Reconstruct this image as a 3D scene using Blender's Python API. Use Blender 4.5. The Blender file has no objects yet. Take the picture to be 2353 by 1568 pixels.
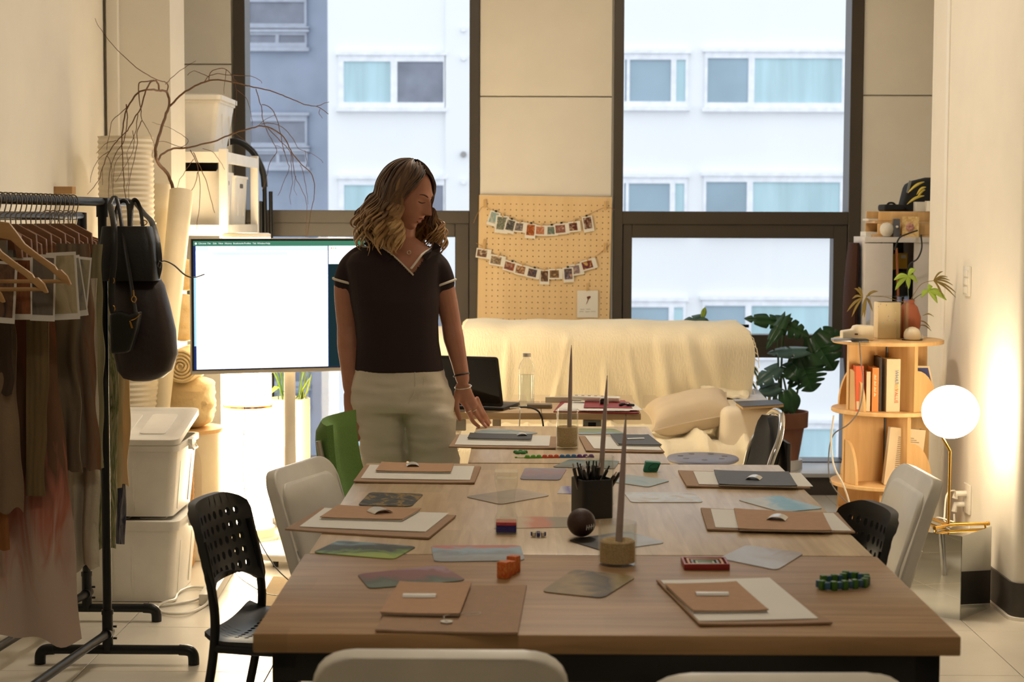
import bpy, bmesh, math, random
from mathutils import Vector, Matrix, noise as mnoise
random.seed(7)
SC = bpy.context.scene
COL = SC.collection
# ------------------------------------------------------------------ camera
FPX, IW, IH = 4000.0, 2353.0, 1568.0
PITCH, YAW, ROLL = math.atan(284/4000), math.atan(23.5/4000), math.radians(.2)
EYE = Vector((0, 0, 1.5))
FW = Vector((-math.sin(YAW)*math.cos(PITCH), math.cos(YAW)*math.cos(PITCH), -math.sin(PITCH)))
R0 = Vector((math.cos(YAW), math.sin(YAW), 0)); U0 = R0.cross(FW)
RT = R0*math.cos(ROLL)+U0*math.sin(ROLL); UP = U0*math.cos(ROLL)-R0*math.sin(ROLL)
cam = bpy.data.cameras.new('camera'); camo = bpy.data.objects.new('camera', cam); COL.objects.link(camo)
cam.sensor_width = 36; cam.lens = 36*FPX/IW; cam.clip_end = 200; cam.clip_start = .05
camo.matrix_world = Matrix((RT, UP, -FW)).transposed().to_4x4(); camo.location = EYE
cam.dof.use_dof = True; cam.dof.focus_distance = 5.7; cam.dof.aperture_fstop = 6.3
SC.camera = camo
# ------------------------------------------------------------------ sky, exposure
SC.view_settings.view_transform = 'Standard'; SC.view_settings.look = 'None'
SC.view_settings.gamma = 1; SC.view_settings.use_curve_mapping = False
SC.view_settings.exposure = 0.0
SC.cycles.diffuse_bounces = 3; SC.cycles.glossy_bounces = 3; SC.cycles.transparent_max_bounces = 10
SC.cycles.transmission_bounces = 4; SC.cycles.max_bounces = 6; SC.cycles.adaptive_threshold = .1
SC.cycles.sample_clamp_indirect = 6; SC.cycles.caustics_reflective = False; SC.cycles.caustics_refractive = False
W = bpy.data.worlds.new('overcast_sky'); SC.world = W; W.use_nodes = True
bg = W.node_tree.nodes['Background']; bg.inputs[0].default_value = (.93, .965, 1, 1); bg.inputs[1].default_value = 1.5
LAMP_COLUMN, LAMP_GLOBE, LAMP_CEILING_FILL = 29.0, 30.0, 58.0
# pixel -> world: the point seen at a pixel, at a given depth Y / height Z
def ray(px, py): return FW*FPX+RT*(px-IW/2)+UP*(IH/2-py)
def P(px, py, Y): d = ray(px, py); return EYE+d*(Y/d.y)
def G(px, py, Z): d = ray(px, py); return EYE+d*((Z-1.5)/d.z)
# ------------------------------------------------------------------ helpers
WM = {}
def lin(c):
    return tuple((v/255/12.92 if v/255 <= .04045 else ((v/255+.055)/1.055)**2.4) for v in c)
def unique(name): return name
class MB:
    def __init__(s): s.v = []; s.f = []
    def add(s, vs, fs):
        o = len(s.v); s.v += [Vector(p) for p in vs]; s.f += [tuple(i+o for i in f) for f in fs]; return s
    def box(s, c, size, rot=None):
        c = Vector(c); h = Vector(size)/2; vs = []
        for x in (-1, 1):
            for y in (-1, 1):
                for z in (-1, 1):
                    p = Vector((x*h.x, y*h.y, z*h.z)); vs.append(c+(rot @ p if rot else p))
        return s.add(vs, [(0,1,3,2),(4,6,7,5),(0,4,5,1),(2,3,7,6),(0,2,6,4),(1,5,7,3)])
    def bx(s, x0, x1, y0, y1, z0, z1):
        return s.box(((x0+x1)/2,(y0+y1)/2,(z0+z1)/2), (abs(x1-x0),abs(y1-y0),abs(z1-z0)))
    def loft(s, rings, cap=True, closed=False):
        n = len(rings[0]); vs = [p for r in rings for p in r]; fs = []
        m = len(rings)
        for i in range(m if closed else m-1):
            for j in range(n):
                a = i*n+j; b = i*n+(j+1) % n; c = ((i+1) % m)*n+(j+1) % n; d = ((i+1) % m)*n+j
                fs.append((a, b, c, d))
        if cap and not closed:
            fs.append(tuple(reversed(range(n)))); fs.append(tuple((m-1)*n+j for j in range(n)))
        return s.add(vs, fs)
    def tube(s, pts, r, n=8, cap=True, flat=1.0, closed=False):
        pts = [Vector(p) for p in pts]; m = len(pts); rr = r if isinstance(r, (list, tuple)) else [r]*m
        rings = []; ref = None
        for i in range(m):
            if closed: t = pts[(i+1) % m]-pts[i-1]
            else: t = pts[min(i+1, m-1)]-pts[max(i-1, 0)]
            if t.length < 1e-9: t = Vector((0, 0, 1))
            t.normalize()
            if ref is None:
                ref = Vector((0, 0, 1)) if abs(t.z) < .9 else Vector((1, 0, 0))
            a = t.cross(ref)
            if a.length < 1e-6: a = t.orthogonal()
            a.normalize(); b = t.cross(a).normalized(); ref = -b if False else a.cross(t)
            rings.append([pts[i]+(a*math.cos(2*math.pi*k/n)+b*math.sin(2*math.pi*k/n)*flat)*rr[i] for k in range(n)])
        return s.loft(rings, cap, closed)
    def cyl(s, p0, p1, r0, r1=None, n=20, cap=True):
        return s.tube([p0, p1], [r0, r0 if r1 is None else r1], n, cap)
    def lathe(s, prof, c=(0,0,0), n=32, rot=None, cap=True):
        c = Vector(c); rings = []
        for r, z in prof:
            rg = []
            for k in range(n):
                p = Vector((r*math.cos(2*math.pi*k/n), r*math.sin(2*math.pi*k/n), z)); rg.append(c+(rot @ p if rot else p))
            rings.append(rg)
        return s.loft(rings, cap)
    def prism(s, poly, fn, w0, w1):
        n = len(poly); vs = [fn(u, v, w0) for u, v in poly]+[fn(u, v, w1) for u, v in poly]
        return s.add(vs, [tuple(reversed(range(n))), tuple(range(n, 2*n))]+[(i, (i+1) % n, n+(i+1) % n, n+i) for i in range(n)])
    def sheet(s, fn, nu, nv, t):
        """fn(u,v)->point; a surface of thickness t"""
        top = [[Vector(fn(i/nu, j/nv)) for j in range(nv+1)] for i in range(nu+1)]
        def nor(i, j):
            a = top[min(i+1, nu)][j]-top[max(i-1, 0)][j]; b = top[i][min(j+1, nv)]-top[i][max(j-1, 0)]
            c = a.cross(b); return c.normalized() if c.length > 1e-12 else Vector((0, 0, 1))
        N = (nu+1)*(nv+1); vs = []; bot = []
        for i in range(nu+1):
            for j in range(nv+1):
                q = nor(i, j)*t/2; vs.append(top[i][j]+q); bot.append(top[i][j]-q)
        idx = lambda i, j: i*(nv+1)+j
        fs = []
        for i in range(nu):
            for j in range(nv):
                a, b, c, d = idx(i, j), idx(i+1, j), idx(i+1, j+1), idx(i, j+1)
                fs.append((a, b, c, d)); fs.append((N+d, N+c, N+b, N+a))
        for i in range(nu):
            for j in (0, nv):
                a, b = idx(i, j), idx(i+1, j); fs.append((a, b, N+b, N+a) if j else (b, a, N+a, N+b))
        for j in range(nv):
            for i in (0, nu):
                a, b = idx(i, j), idx(i, j+1); fs.append((b, a, N+a, N+b) if i else (a, b, N+b, N+a))
        return s.add(vs+bot, fs)
    def perf(s, fn, us, vs_, hole, t, rx, ry, nseg=8):
        """perforated sheet: fn(u,v,w) maps; us/vs_ = grid lines; hole(i,j) -> bool; rx,ry hole radii in u,v"""
        cache = {}
        def vert(u, v, w):
            k = (round(u, 6), round(v, 6), round(w, 6))
            if k not in cache: cache[k] = len(s.v); s.v.append(Vector(fn(u, v, w)))
            return cache[k]
        nu, nv = len(us)-1, len(vs_)-1
        for i in range(nu):
            for j in range(nv):
                u0, u1, v0, v1 = us[i], us[i+1], vs_[j], vs_[j+1]; um, vm = (u0+u1)/2, (v0+v1)/2
                out = [(u1, vm), (u1, v1), (um, v1), (u0, v1), (u0, vm), (u0, v0), (um, v0), (u1, v0)]
                for w, sg in ((t/2, 1), (-t/2, -1)):
                    o = [vert(a, b, w) for a, b in out]
                    if hole(i, j):
                        q = [vert(um+rx*math.cos(k*math.pi/4), vm+ry*math.sin(k*math.pi/4), w) for k in range(8)]
                        for k in range(8):
                            f = (o[k], o[(k+1) % 8], q[(k+1) % 8], q[k]); s.f.append(f if sg > 0 else f[::-1])
                    else:
                        s.f.append(tuple(o) if sg > 0 else tuple(o[::-1]))
                if hole(i, j):
                    a = [vert(um+rx*math.cos(k*math.pi/4), vm+ry*math.sin(k*math.pi/4), t/2) for k in range(8)]
                    b = [vert(um+rx*math.cos(k*math.pi/4), vm+ry*math.sin(k*math.pi/4), -t/2) for k in range(8)]
                    for k in range(8): s.f.append((a[k], a[(k+1) % 8], b[(k+1) % 8], b[k]))
                for cond, e in ((i == 0, (3, 4, 5)), (i == nu-1, (7, 0, 1)), (j == 0, (5, 6, 7)), (j == nv-1, (1, 2, 3))):
                    if cond:
                        a = [vert(*out[k], t/2) for k in e]; b = [vert(*out[k], -t/2) for k in e]
                        for k in range(2): s.f.append((a[k+1], a[k], b[k], b[k+1]))
        return s
    def mesh(s, name, bevel=0, seg=2, ang=35, recalc=True):
        me = bpy.data.meshes.new(name); me.from_pydata([tuple(p) for p in s.v], [], s.f)
        if recalc or bevel:
            b = bmesh.new(); b.from_mesh(me)
            if recalc: bmesh.ops.recalc_face_normals(b, faces=b.faces)
            if bevel:
                es = [e for e in b.edges if e.is_manifold and e.calc_face_angle(0) > math.radians(ang)]
                bmesh.ops.bevel(b, geom=es, offset=bevel, segments=seg, profile=.6, affect='EDGES', clamp_overlap=True)
            b.to_mesh(me); b.free()
        me.update(); return me
    def build(s, name, mat, parent=None, bevel=0, seg=2, smooth=True, world=True, ang=35, sub=0):
        if parent is not None and world:
            inv = WM[parent.name].inverted(); s.v = [inv @ p for p in s.v]
        me = s.mesh(name, bevel, seg, ang)
        return link(name, me, mat, parent, smooth, sub)
def link(name, me, mat, parent=None, smooth=True, sub=0):
    o = bpy.data.objects.new(name, me); COL.objects.link(o)
    if mat is not None: me.materials.append(mat)
    if smooth and len(me.polygons):
        me.polygons.foreach_set('use_smooth', [True]*len(me.polygons)); me.set_sharp_from_angle(angle=math.radians(40))
    if parent is not None: o.parent = parent; WM[o.name] = WM[parent.name]
    else: WM[o.name] = Matrix.Identity(4)
    if sub:
        m = o.modifiers.new('subdivision', 'SUBSURF'); m.levels = sub; m.render_levels = sub
    return o
def tag(o, label=None, cat=None, group=None, kind=None):
    if label: o['label'] = label
    if cat: o['category'] = cat
    if group: o['group'] = group
    if kind: o['kind'] = kind
    return o
def thing(name, label, cat, loc=(0, 0, 0), rz=0, group=None, kind=None):
    o = bpy.data.objects.new(name, None); COL.objects.link(o); o.location = loc; o.rotation_euler = (0, 0, rz)
    o.empty_display_size = .05
    WM[o.name] = Matrix.Translation(Vector(loc)) @ Matrix.Rotation(rz, 4, 'Z')
    return tag(o, label, cat, group, kind)
def copy_tree(o, loc=None, rz=None, label=None, parent=None):
    c = o.copy(); COL.objects.link(c)
    if parent is not None: c.parent = parent
    if loc is not None: c.location = loc
    if rz is not None: c.rotation_euler = (0, 0, rz)
    if label: c['label'] = label
    for ch in o.children: copy_tree(ch, parent=c)
    return c
def text(name, body, mat, size, M, parent=None, align='CENTER', ext=0.0003, space=1.0):
    cu = bpy.data.curves.new(name, 'FONT'); cu.body = body; cu.size = size; cu.align_x = align; cu.align_y = 'CENTER'; cu.extrude = ext
    cu.space_character = space; cu.materials.append(mat)
    tmp = bpy.data.objects.new(name, cu); me = bpy.data.meshes.new_from_object(tmp); bpy.data.objects.remove(tmp); bpy.data.curves.remove(cu)
    o = bpy.data.objects.new(name, me); COL.objects.link(o)
    if parent is not None:
        o.parent = parent; o.matrix_local = WM[parent.name].inverted() @ M
    else: o.matrix_world = M
    return o
def frame(o, x, y):
    """4x4 with origin o, x axis, y axis (normal = x cross y)"""
    x = Vector(x).normalized(); y = Vector(y); z = x.cross(y).normalized(); y = z.cross(x)
    m = Matrix((x, y, z)).transposed().to_4x4(); m.translation = Vector(o); return m
def smoothpath(pts, k=6):
    pts = [Vector(p) for p in pts]; out = []
    for i in range(len(pts)-1):
        p0, p1, p2, p3 = pts[max(i-1, 0)], pts[i], pts[i+1], pts[min(i+2, len(pts)-1)]
        for j in range(k):
            t = j/k
            out.append(.5*((2*p1)+(p2-p0)*t+(2*p0-5*p1+4*p2-p3)*t*t+(3*p1-p0-3*p2+p3)*t**3))
    out.append(pts[-1]); return out
def rrect(w, h, r, n=4, cx=0, cy=0):
    out = []
    for sx, sy, a0 in ((1, 1, 0), (-1, 1, 90), (-1, -1, 180), (1, -1, 270)):
        for k in range(n+1):
            a = math.radians(a0+90*k/n); out.append((cx+sx*(w/2-r)+r*math.cos(a), cy+sy*(h/2-r)+r*math.sin(a)))
    return out
def remesh(mb, name, voxel, smooth_iter=4, factor=.5):
    """union of closed overlapping shapes into one continuous surface"""
    me = mb.mesh(name); o = bpy.data.objects.new(name+'_source', me); ts = bpy.data.scenes.new('remesh_scene'); ts.collection.objects.link(o)
    m = o.modifiers.new('r', 'REMESH'); m.mode = 'VOXEL'; m.voxel_size = voxel
    if smooth_iter:
        s = o.modifiers.new('s', 'SMOOTH'); s.iterations = smooth_iter; s.factor = factor
    ts.view_layers[0].update(); dg = ts.view_layers[0].depsgraph
    r = bpy.data.meshes.new_from_object(o.evaluated_get(dg))
    bpy.data.objects.remove(o); bpy.data.meshes.remove(me); bpy.data.scenes.remove(ts); return r
# ------------------------------------------------------------------ materials
def newmat(name):
    m = bpy.data.materials.new(name); m.use_nodes = True; nt = m.node_tree
    return m, nt, nt.nodes['Principled BSDF'], nt.nodes, nt.links
def rampify(ramp, cols):
    e = ramp.color_ramp.elements
    while len(e) < len(cols): e.new(.5)
    for k, (p, c) in enumerate(cols): e[k].position = p; e[k].color = (*c, 1)
def M(name, c, rough=.55, metal=0, var=.08, scale=6, bump=0, bscale=40, spec=.5, stretch=(1, 1, 1), sheen=0, coat=0, coord='Object', sss=0):
    m, nt, b, N, L = newmat(name); c = lin(c)
    tc = N.new('ShaderNodeTexCoord'); mp = N.new('ShaderNodeMapping'); mp.inputs['Scale'].default_value = stretch
    L.new(tc.outputs[coord], mp.inputs[0])
    nz = N.new('ShaderNodeTexNoise'); nz.inputs['Scale'].default_value = scale; nz.inputs['Detail'].default_value = 4
    L.new(mp.outputs[0], nz.inputs[0]); rp = N.new('ShaderNodeValToRGB')
    rampify(rp, [(.3, tuple(v*(1-var) for v in c)), (.7, tuple(min(1, v*(1+var)) for v in c))])
    L.new(nz.outputs[0], rp.inputs[0]); L.new(rp.outputs[0], b.inputs['Base Color'])
    b.inputs['Roughness'].default_value = rough; b.inputs['Metallic'].default_value = metal
    b.inputs['Specular IOR Level'].default_value = spec
    if sheen: b.inputs['Sheen Weight'].default_value = sheen
    if coat: b.inputs['Coat Weight'].default_value = coat
    if bump:
        n2 = N.new('ShaderNodeTexNoise'); n2.inputs['Scale'].default_value = bscale; n2.inputs['Detail'].default_value = 5
        L.new(mp.outputs[0], n2.inputs[0]); bp = N.new('ShaderNodeBump'); bp.inputs['Strength'].default_value = bump; bp.inputs['Distance'].default_value = .01
        L.new(n2.outputs[0], bp.inputs['Height']); L.new(bp.outputs[0], b.inputs['Normal'])
    return m
def Wood(name, c1, c2, axis='x', rough=.5, scale=1.0, stave=0, coat=0):
    m, nt, b, N, L = newmat(name)
    tc = N.new('ShaderNodeTexCoord'); mp = N.new('ShaderNodeMapping')
    st = {'x': (1.2, 14, 14), 'y': (14, 1.2, 14), 'z': (14, 14, 1.2)}[axis]
    mp.inputs['Scale'].default_value = tuple(v*scale for v in st); L.new(tc.outputs['Object'], mp.inputs[0])
    nz = N.new('ShaderNodeTexNoise'); nz.inputs['Scale'].default_value = 3; nz.inputs['Detail'].default_value = 6; nz.inputs['Distortion'].default_value = .6
    L.new(mp.outputs[0], nz.inputs[0]); rp = N.new('ShaderNodeValToRGB'); rampify(rp, [(.3, lin(c1)), (.72, lin(c2))])
    L.new(nz.outputs[0], rp.inputs[0]); out = rp.outputs[0]
    if stave:
        br = N.new('ShaderNodeTexBrick'); br.offset = .37; br.inputs['Scale'].default_value = 1
        br.inputs['Mortar Size'].default_value = 0; br.inputs['Brick Width'].default_value = .42; br.inputs['Row Height'].default_value = stave
        br.inputs['Color1'].default_value = (.80, .80, .80, 1); br.inputs['Color2'].default_value = (1, 1, 1, 1); br.inputs['Mortar'].default_value = (.85, .85, .85, 1)
        mp2 = N.new('ShaderNodeMapping'); L.new(tc.outputs['Object'], mp2.inputs[0])
        if axis == 'y': mp2.inputs['Rotation'].default_value = (0, 0, math.pi/2)
        L.new(mp2.outputs[0], br.inputs[0])
        mx = N.new('ShaderNodeMix'); mx.data_type = 'RGBA'; mx.blend_type = 'MULTIPLY'; mx.inputs[0].default_value = .9
        L.new(out, mx.inputs[6]); L.new(br.outputs[0], mx.inputs[7]); out = mx.outputs[2]
    L.new(out, b.inputs['Base Color']); b.inputs['Roughness'].default_value = rough
    if coat: b.inputs['Coat Weight'].default_value = coat
    return m
def Emit(name, c, strength):
    m, nt, b, N, L = newmat(name); N.remove(b); e = N.new('ShaderNodeEmission')
    e.inputs[0].default_value = (*c, 1); e.inputs[1].default_value = strength
    L.new(e.outputs[0], N['Material Output'].inputs[0]); return m
def Glass(name, tint=(1, 1, 1), refl=1.0, base=.04, rough=.02):
    m, nt, b, N, L = newmat(name); N.remove(b)
    t = N.new('ShaderNodeBsdfTransparent'); t.inputs[0].default_value = (*tint, 1)
    g = N.new('ShaderNodeBsdfGlossy'); g.inputs['Roughness'].default_value = rough
    lw = N.new('ShaderNodeLayerWeight'); lw.inputs[0].default_value = .5
    pw = N.new('ShaderNodeMath'); pw.operation = 'POWER'; pw.inputs[1].default_value = 4; L.new(lw.outputs['Facing'], pw.inputs[0])
    mul = N.new('ShaderNodeMath'); mul.operation = 'MULTIPLY_ADD'; mul.inputs[1].default_value = .55*refl; mul.inputs[2].default_value = base; L.new(pw.outputs[0], mul.inputs[0])
    mx = N.new('ShaderNodeMixShader'); L.new(mul.outputs[0], mx.inputs[0]); L.new(t.outputs[0], mx.inputs[1]); L.new(g.outputs[0], mx.inputs[2])
    L.new(mx.outputs[0], N['Material Output'].inputs[0]); return m
def Print(name, cols, scale=3, distort=1.5, seed=0, rough=.5, grad=None, amt=.55, emit=0):
    """a flat print: bands along Generated y mixed with noise through a ramp of colours"""
    m, nt, b, N, L = newmat(name)
    tc = N.new('ShaderNodeTexCoord'); mp = N.new('ShaderNodeMapping'); mp.inputs['Location'].default_value = (seed*1.7, seed*.9, seed)
    L.new(tc.outputs['Generated'], mp.inputs[0])
    nz = N.new('ShaderNodeTexNoise'); nz.inputs['Scale'].default_value = scale; nz.inputs['Distortion'].default_value = distort; nz.inputs['Detail'].default_value = 3
    L.new(mp.outputs[0], nz.inputs[0]); val = nz.outputs[0]
    if grad:
        sp = N.new('ShaderNodeSeparateXYZ'); L.new(tc.outputs['Generated'], sp.inputs[0])
        mx = N.new('ShaderNodeMix'); mx.data_type = 'FLOAT'; mx.inputs[0].default_value = amt
        L.new(nz.outputs[0], mx.inputs[2]); L.new(sp.outputs['XYZ'.index(grad)], mx.inputs[3]); val = mx.outputs[0]
    rp = N.new('ShaderNodeValToRGB'); n = len(cols)
    rampify(rp, [(.28+.44*k/max(1, n-1), lin(c)) for k, c in enumerate(cols)])
    L.new(val, rp.inputs[0]); L.new(rp.outputs[0], b.inputs['Base Color']); b.inputs['Roughness'].default_value = rough; b.inputs['Specular IOR Level'].default_value = .3
    return m
WALL = M('plaster', (228, 221, 206), .75, var=.02, bump=.05, bscale=120)
WALLP = M('wall_panel', (232, 226, 214), .6, var=.02)
CEIL = M('ceiling_paint', (235, 230, 220), .8, var=.02)
TILE = M('floor_tile', (224, 216, 200), .22, var=.06, scale=3)
GROUT = M('grout', (120, 112, 100), .9)
BRONZE = M('bronze_frame', (66, 58, 48), .42, metal=.0, var=.06, spec=.6)
BASEB = M('dark_baseboard', (60, 55, 50), .6)
MAPLE = Wood('maple_table', (196, 168, 130), (222, 198, 162), 'y', .34, 1, .075)
OAK = Wood('oak_table', (150, 114, 74), (180, 142, 98), 'x', .5, 1, .11)
DESKW = Wood('desk_wood', (196, 164, 122), (214, 184, 142), 'x', .45)
PLY = Wood('birch_ply', (214, 168, 108), (232, 192, 134), 'z', .5, .6)
PEG = Wood('pegboard_wood', (222, 190, 140), (230, 200, 152), 'z', .6, .5)
BLACKM = M('black_metal', (18, 18, 19), .38, metal=.3, spec=.5)
BLACKP = M('black_plastic', (28, 28, 28), .42, bump=.03, bscale=300)
WHITEP = M('white_plastic', (226, 220, 206), .38)
CREAMP = M('cream_plastic', (228, 214, 186), .45)
BINW = M('white_bin', (235, 230, 220), .4)
WHITEM = M('white_metal', (236, 230, 218), .35)
GREYM = M('grey_metal', (150, 150, 148), .35, metal=.6)
CHROME = M('chrome', (205, 205, 205), .12, metal=1, var=0)
BRASS = M('brass', (214, 168, 84), .2, metal=1, var=.03)
GOLD = M('gold', (200, 150, 70), .25, metal=1)
MIRROR = M('mirror', (225, 228, 226), .02, metal=1, var=0)
KRAFT = M('kraft_paper', (178, 138, 102), .75, var=.05, scale=60)
KRAFTD = M('kraft_envelope', (160, 128, 98), .75, var=.05, scale=50)
PAPER = M('white_paper', (226, 222, 212), .6, var=.02)
GREYC = M('charcoal_card', (66, 68, 72), .6, var=.06, scale=60)
SLIP = M('silver_slip', (220, 218, 214), .3, metal=.3)
SOFAF = M('cream_sofa_fabric', (238, 224, 198), .85, var=.04, bump=.12, bscale=350, sheen=.2)
THROW = M('cream_throw', (246, 234, 204), .9, var=.05, bump=.35, bscale=160, stretch=(1, 1, .15), sheen=.2)
PILLOW = M('pillow_linen', (214, 196, 168), .9, var=.04, bump=.15, bscale=300)
CANVAS = M('canvas', (222, 198, 152), .9, var=.08, bump=.3, bscale=60)
TERRA = M('terracotta', (160, 104, 78), .8, var=.1)
LEAF = M('monstera_leaf', (34, 74, 34), .35, var=.3, scale=10)
LEAFB = M('monstera_leaf_blue', (74, 104, 96), .3, var=.2, scale=10)
STEM = M('green_stem', (70, 96, 48), .5)
LIME = M('lime_leaf', (150, 178, 62), .45, var=.2)
OLIVEL = M('dry_leaf', (128, 108, 44), .55, var=.2)
TWIG = M('twig_bark', (104, 74, 50), .8, var=.2, scale=40)
CLEAR = Glass('clear_glass', (.96, .97, .96), 1.0)
PANE = Glass('window_glass', (.97, .985, 1), .5, .012)
FARGLASS = M('far_window_glass', (150, 172, 186), .12, var=.12, scale=.6)
FARGLASS2 = M('far_window_dark', (128, 134, 148), .25, var=.2, scale=2)
SAND = M('sand', (214, 186, 140), .95, var=.25, scale=400, bump=.5, bscale=500)
CANDLE = M('mauve_wax', (166, 148, 142), .5)
SKIN = M('skin', (188, 130, 106), .5, var=.06, scale=30, bump=.03, bscale=200)
SHIRT = M('maroon_knit', (38, 20, 24), .85, var=.05, bump=.1, bscale=500)
TRIMW = M('cream_trim', (232, 222, 204), .8)
DENIM = M('white_denim', (226, 216, 198), .85, var=.03, bump=.15, bscale=30)
LEATHER = M('black_leather', (15, 14, 15), .4, var=.1, bump=.1, bscale=150)
MAROONL = M('maroon_leather', (40, 24, 24), .5, var=.15, bump=.25, bscale=25)
GREENF = M('green_fabric', (116, 154, 80), .9, var=.1, scale=200, bump=.4, bscale=260)
BLACKF = M('black_fabric', (20, 20, 21), .9, bump=.1, bscale=300)
# ================================================================== the room shell
XL, XR, YB, ZC = -1.884, 2.4, 9.8, 3.6
fl = tag(MB().bx(-2.6, 2.6, -3, 10.1, -.06, -.012).build('floor', GROUT), 'beige floor of large square tiles', kind='structure')
TS = .62
tile_me = MB().bx(-TS/2+.0015, TS/2-.0015, -TS/2+.0015, TS/2-.0015, -.014, 0).mesh('tile', .001, 1)
tile_me.materials.append(TILE)
x0, y0 = -1.45-TS*2+TS/2, 6.27-TS*15+TS/2
for i in range(8):
    for j in range(22):
        x, y = x0+i*TS, y0+j*TS
        if -3 < y < 10 and -2.6 < x < 2.7:
            t = bpy.data.objects.new('tile', tile_me); COL.objects.link(t); t.parent = fl; t.location = (x, y, 0)
def st(name, mb, m, label=None, **k): return tag(mb.build(name, m, **k), label, kind='structure')
st('ceiling', MB().bx(-2.6, 2.6, -3.1, 10.1, ZC, ZC+.1), CEIL)
st('wall_left', MB().bx(XL-.5, XL, -3, 7.9, 0, ZC), WALL, 'cream plaster side wall behind the clothes rack')
st('wall_back', MB().bx(-2.6, 2.6, -3.1, -3, 0, ZC), WALL)
st('wall_right', MB().bx(XR, XR+.1, -3, 10.1, 0, ZC), WALL)
pl = MB().bx(XL-.5, P(395, 500, 7.9).x, 7.9, 8.23, 0, ZC)
st('pillar_left', pl, WALL, 'cream plaster pillar beside the branches')
st('trim_1', MB().bx(P(249, 500, 7.86).x, P(275, 500, 7.86).x, 7.86, 7.9, 0, ZC), WALL, 'narrow vertical trim on the pillar', bevel=.004)
st('wall_recess', MB().bx(-2.45, -2.35, 8.23, 10.1, 0, ZC), WALL)
XP = 1.845
pr = MB(); pr.v, pr.f = [], []
R_ = .045
sec = [(XP, 7.92), (XP, 6.44+R_)]+[(XP+R_-R_*math.cos(a), 6.44+R_-R_*math.sin(a)) for a in (math.pi/8, math.pi/4, 3*math.pi/8, math.pi/2)]+[(2.45, 6.44), (2.45, 7.92)]
pr.prism(sec, lambda u, v, w: Vector((u, v, w)), 0, ZC)
st('pillar_right', pr, WALL, 'cream plaster pillar lit by the globe lamp')
so = [(XP-.008, 7.92), (XP-.008, 6.44+R_)]+[(XP+R_-(R_+.008)*math.cos(a), 6.44+R_-(R_+.008)*math.sin(a)) for a in (math.pi/8, math.pi/4, 3*math.pi/8, math.pi/2)]+[(2.45, 6.432), (2.45, 7.92)]
st('baseboard_right', MB().prism(so, lambda u, v, w: Vector((u, v, w)), .012, .14), BASEB, 'dark baseboard round the pillar foot')
sk = [(x-.012 if x < 2.4 else x, y-.01 if y < 6.6 else y) for x, y in so]
st('trim_2', MB().prism(sk, lambda u, v, w: Vector((u, v, w)), 0, .012), WHITEM, 'white bead along the foot of the baseboard')
st('trim_3', MB().bx(XP-.006, XP+.01, 7.60, 7.65, .14, ZC), WALLP, 'vertical joint strip on the pillar', bevel=.002)
# window wall: everything measured on the plane Y = 9.8
wx = lambda px: P(px, 600, YB).x
wz = lambda py: P(1250, py, YB).z
def panelwall(name, xa, xb, joint, label):
    w = tag(MB().bx(xa, xb, YB+.02, YB+.25, 0, ZC).build(name, WALL), label, kind='structure')
    zj = wz(joint)
    for z0, z1 in ((.0, zj-.004), (zj+.004, ZC)):
        MB().bx(xa+.004, xb-.012, YB, YB+.02, z0, z1).build('panel', WALLP, w, bevel=.002)
    return w
panelwall('wall_left_of_window', -2.4, wx(540), 150, 'grey-shaded wall panels by the white shelf')
panelwall('wall_between_windows', wx(1101), wx(1408), 222, 'cream panels above the pegboard')
panelwall('wall_right_of_window', wx(1975), 2.4, 217, 'cream panels above the white cabinet')
st('wall_under_windows', MB().bx(-2.4, 2.4, YB+.0, YB+.25, 0, wz(1085)), BASEB)
st('wall_over_windows', MB().bx(-2.4, 2.4, YB+.02, YB+.25, 3.35, ZC), WALL)
sill = st('trim_4', MB().bx(-2.4, XR, 9.38, YB+.0, 0, .10), BRONZE, 'dark step along the foot of the windows', bevel=.004)
MB().bx(-2.4, XR, 9.36, YB+.02, .10, .122).build('sill_board', M('sill_stone', (190, 188, 184), .3), sill, bevel=.004)
GL = YB+.165
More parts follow.
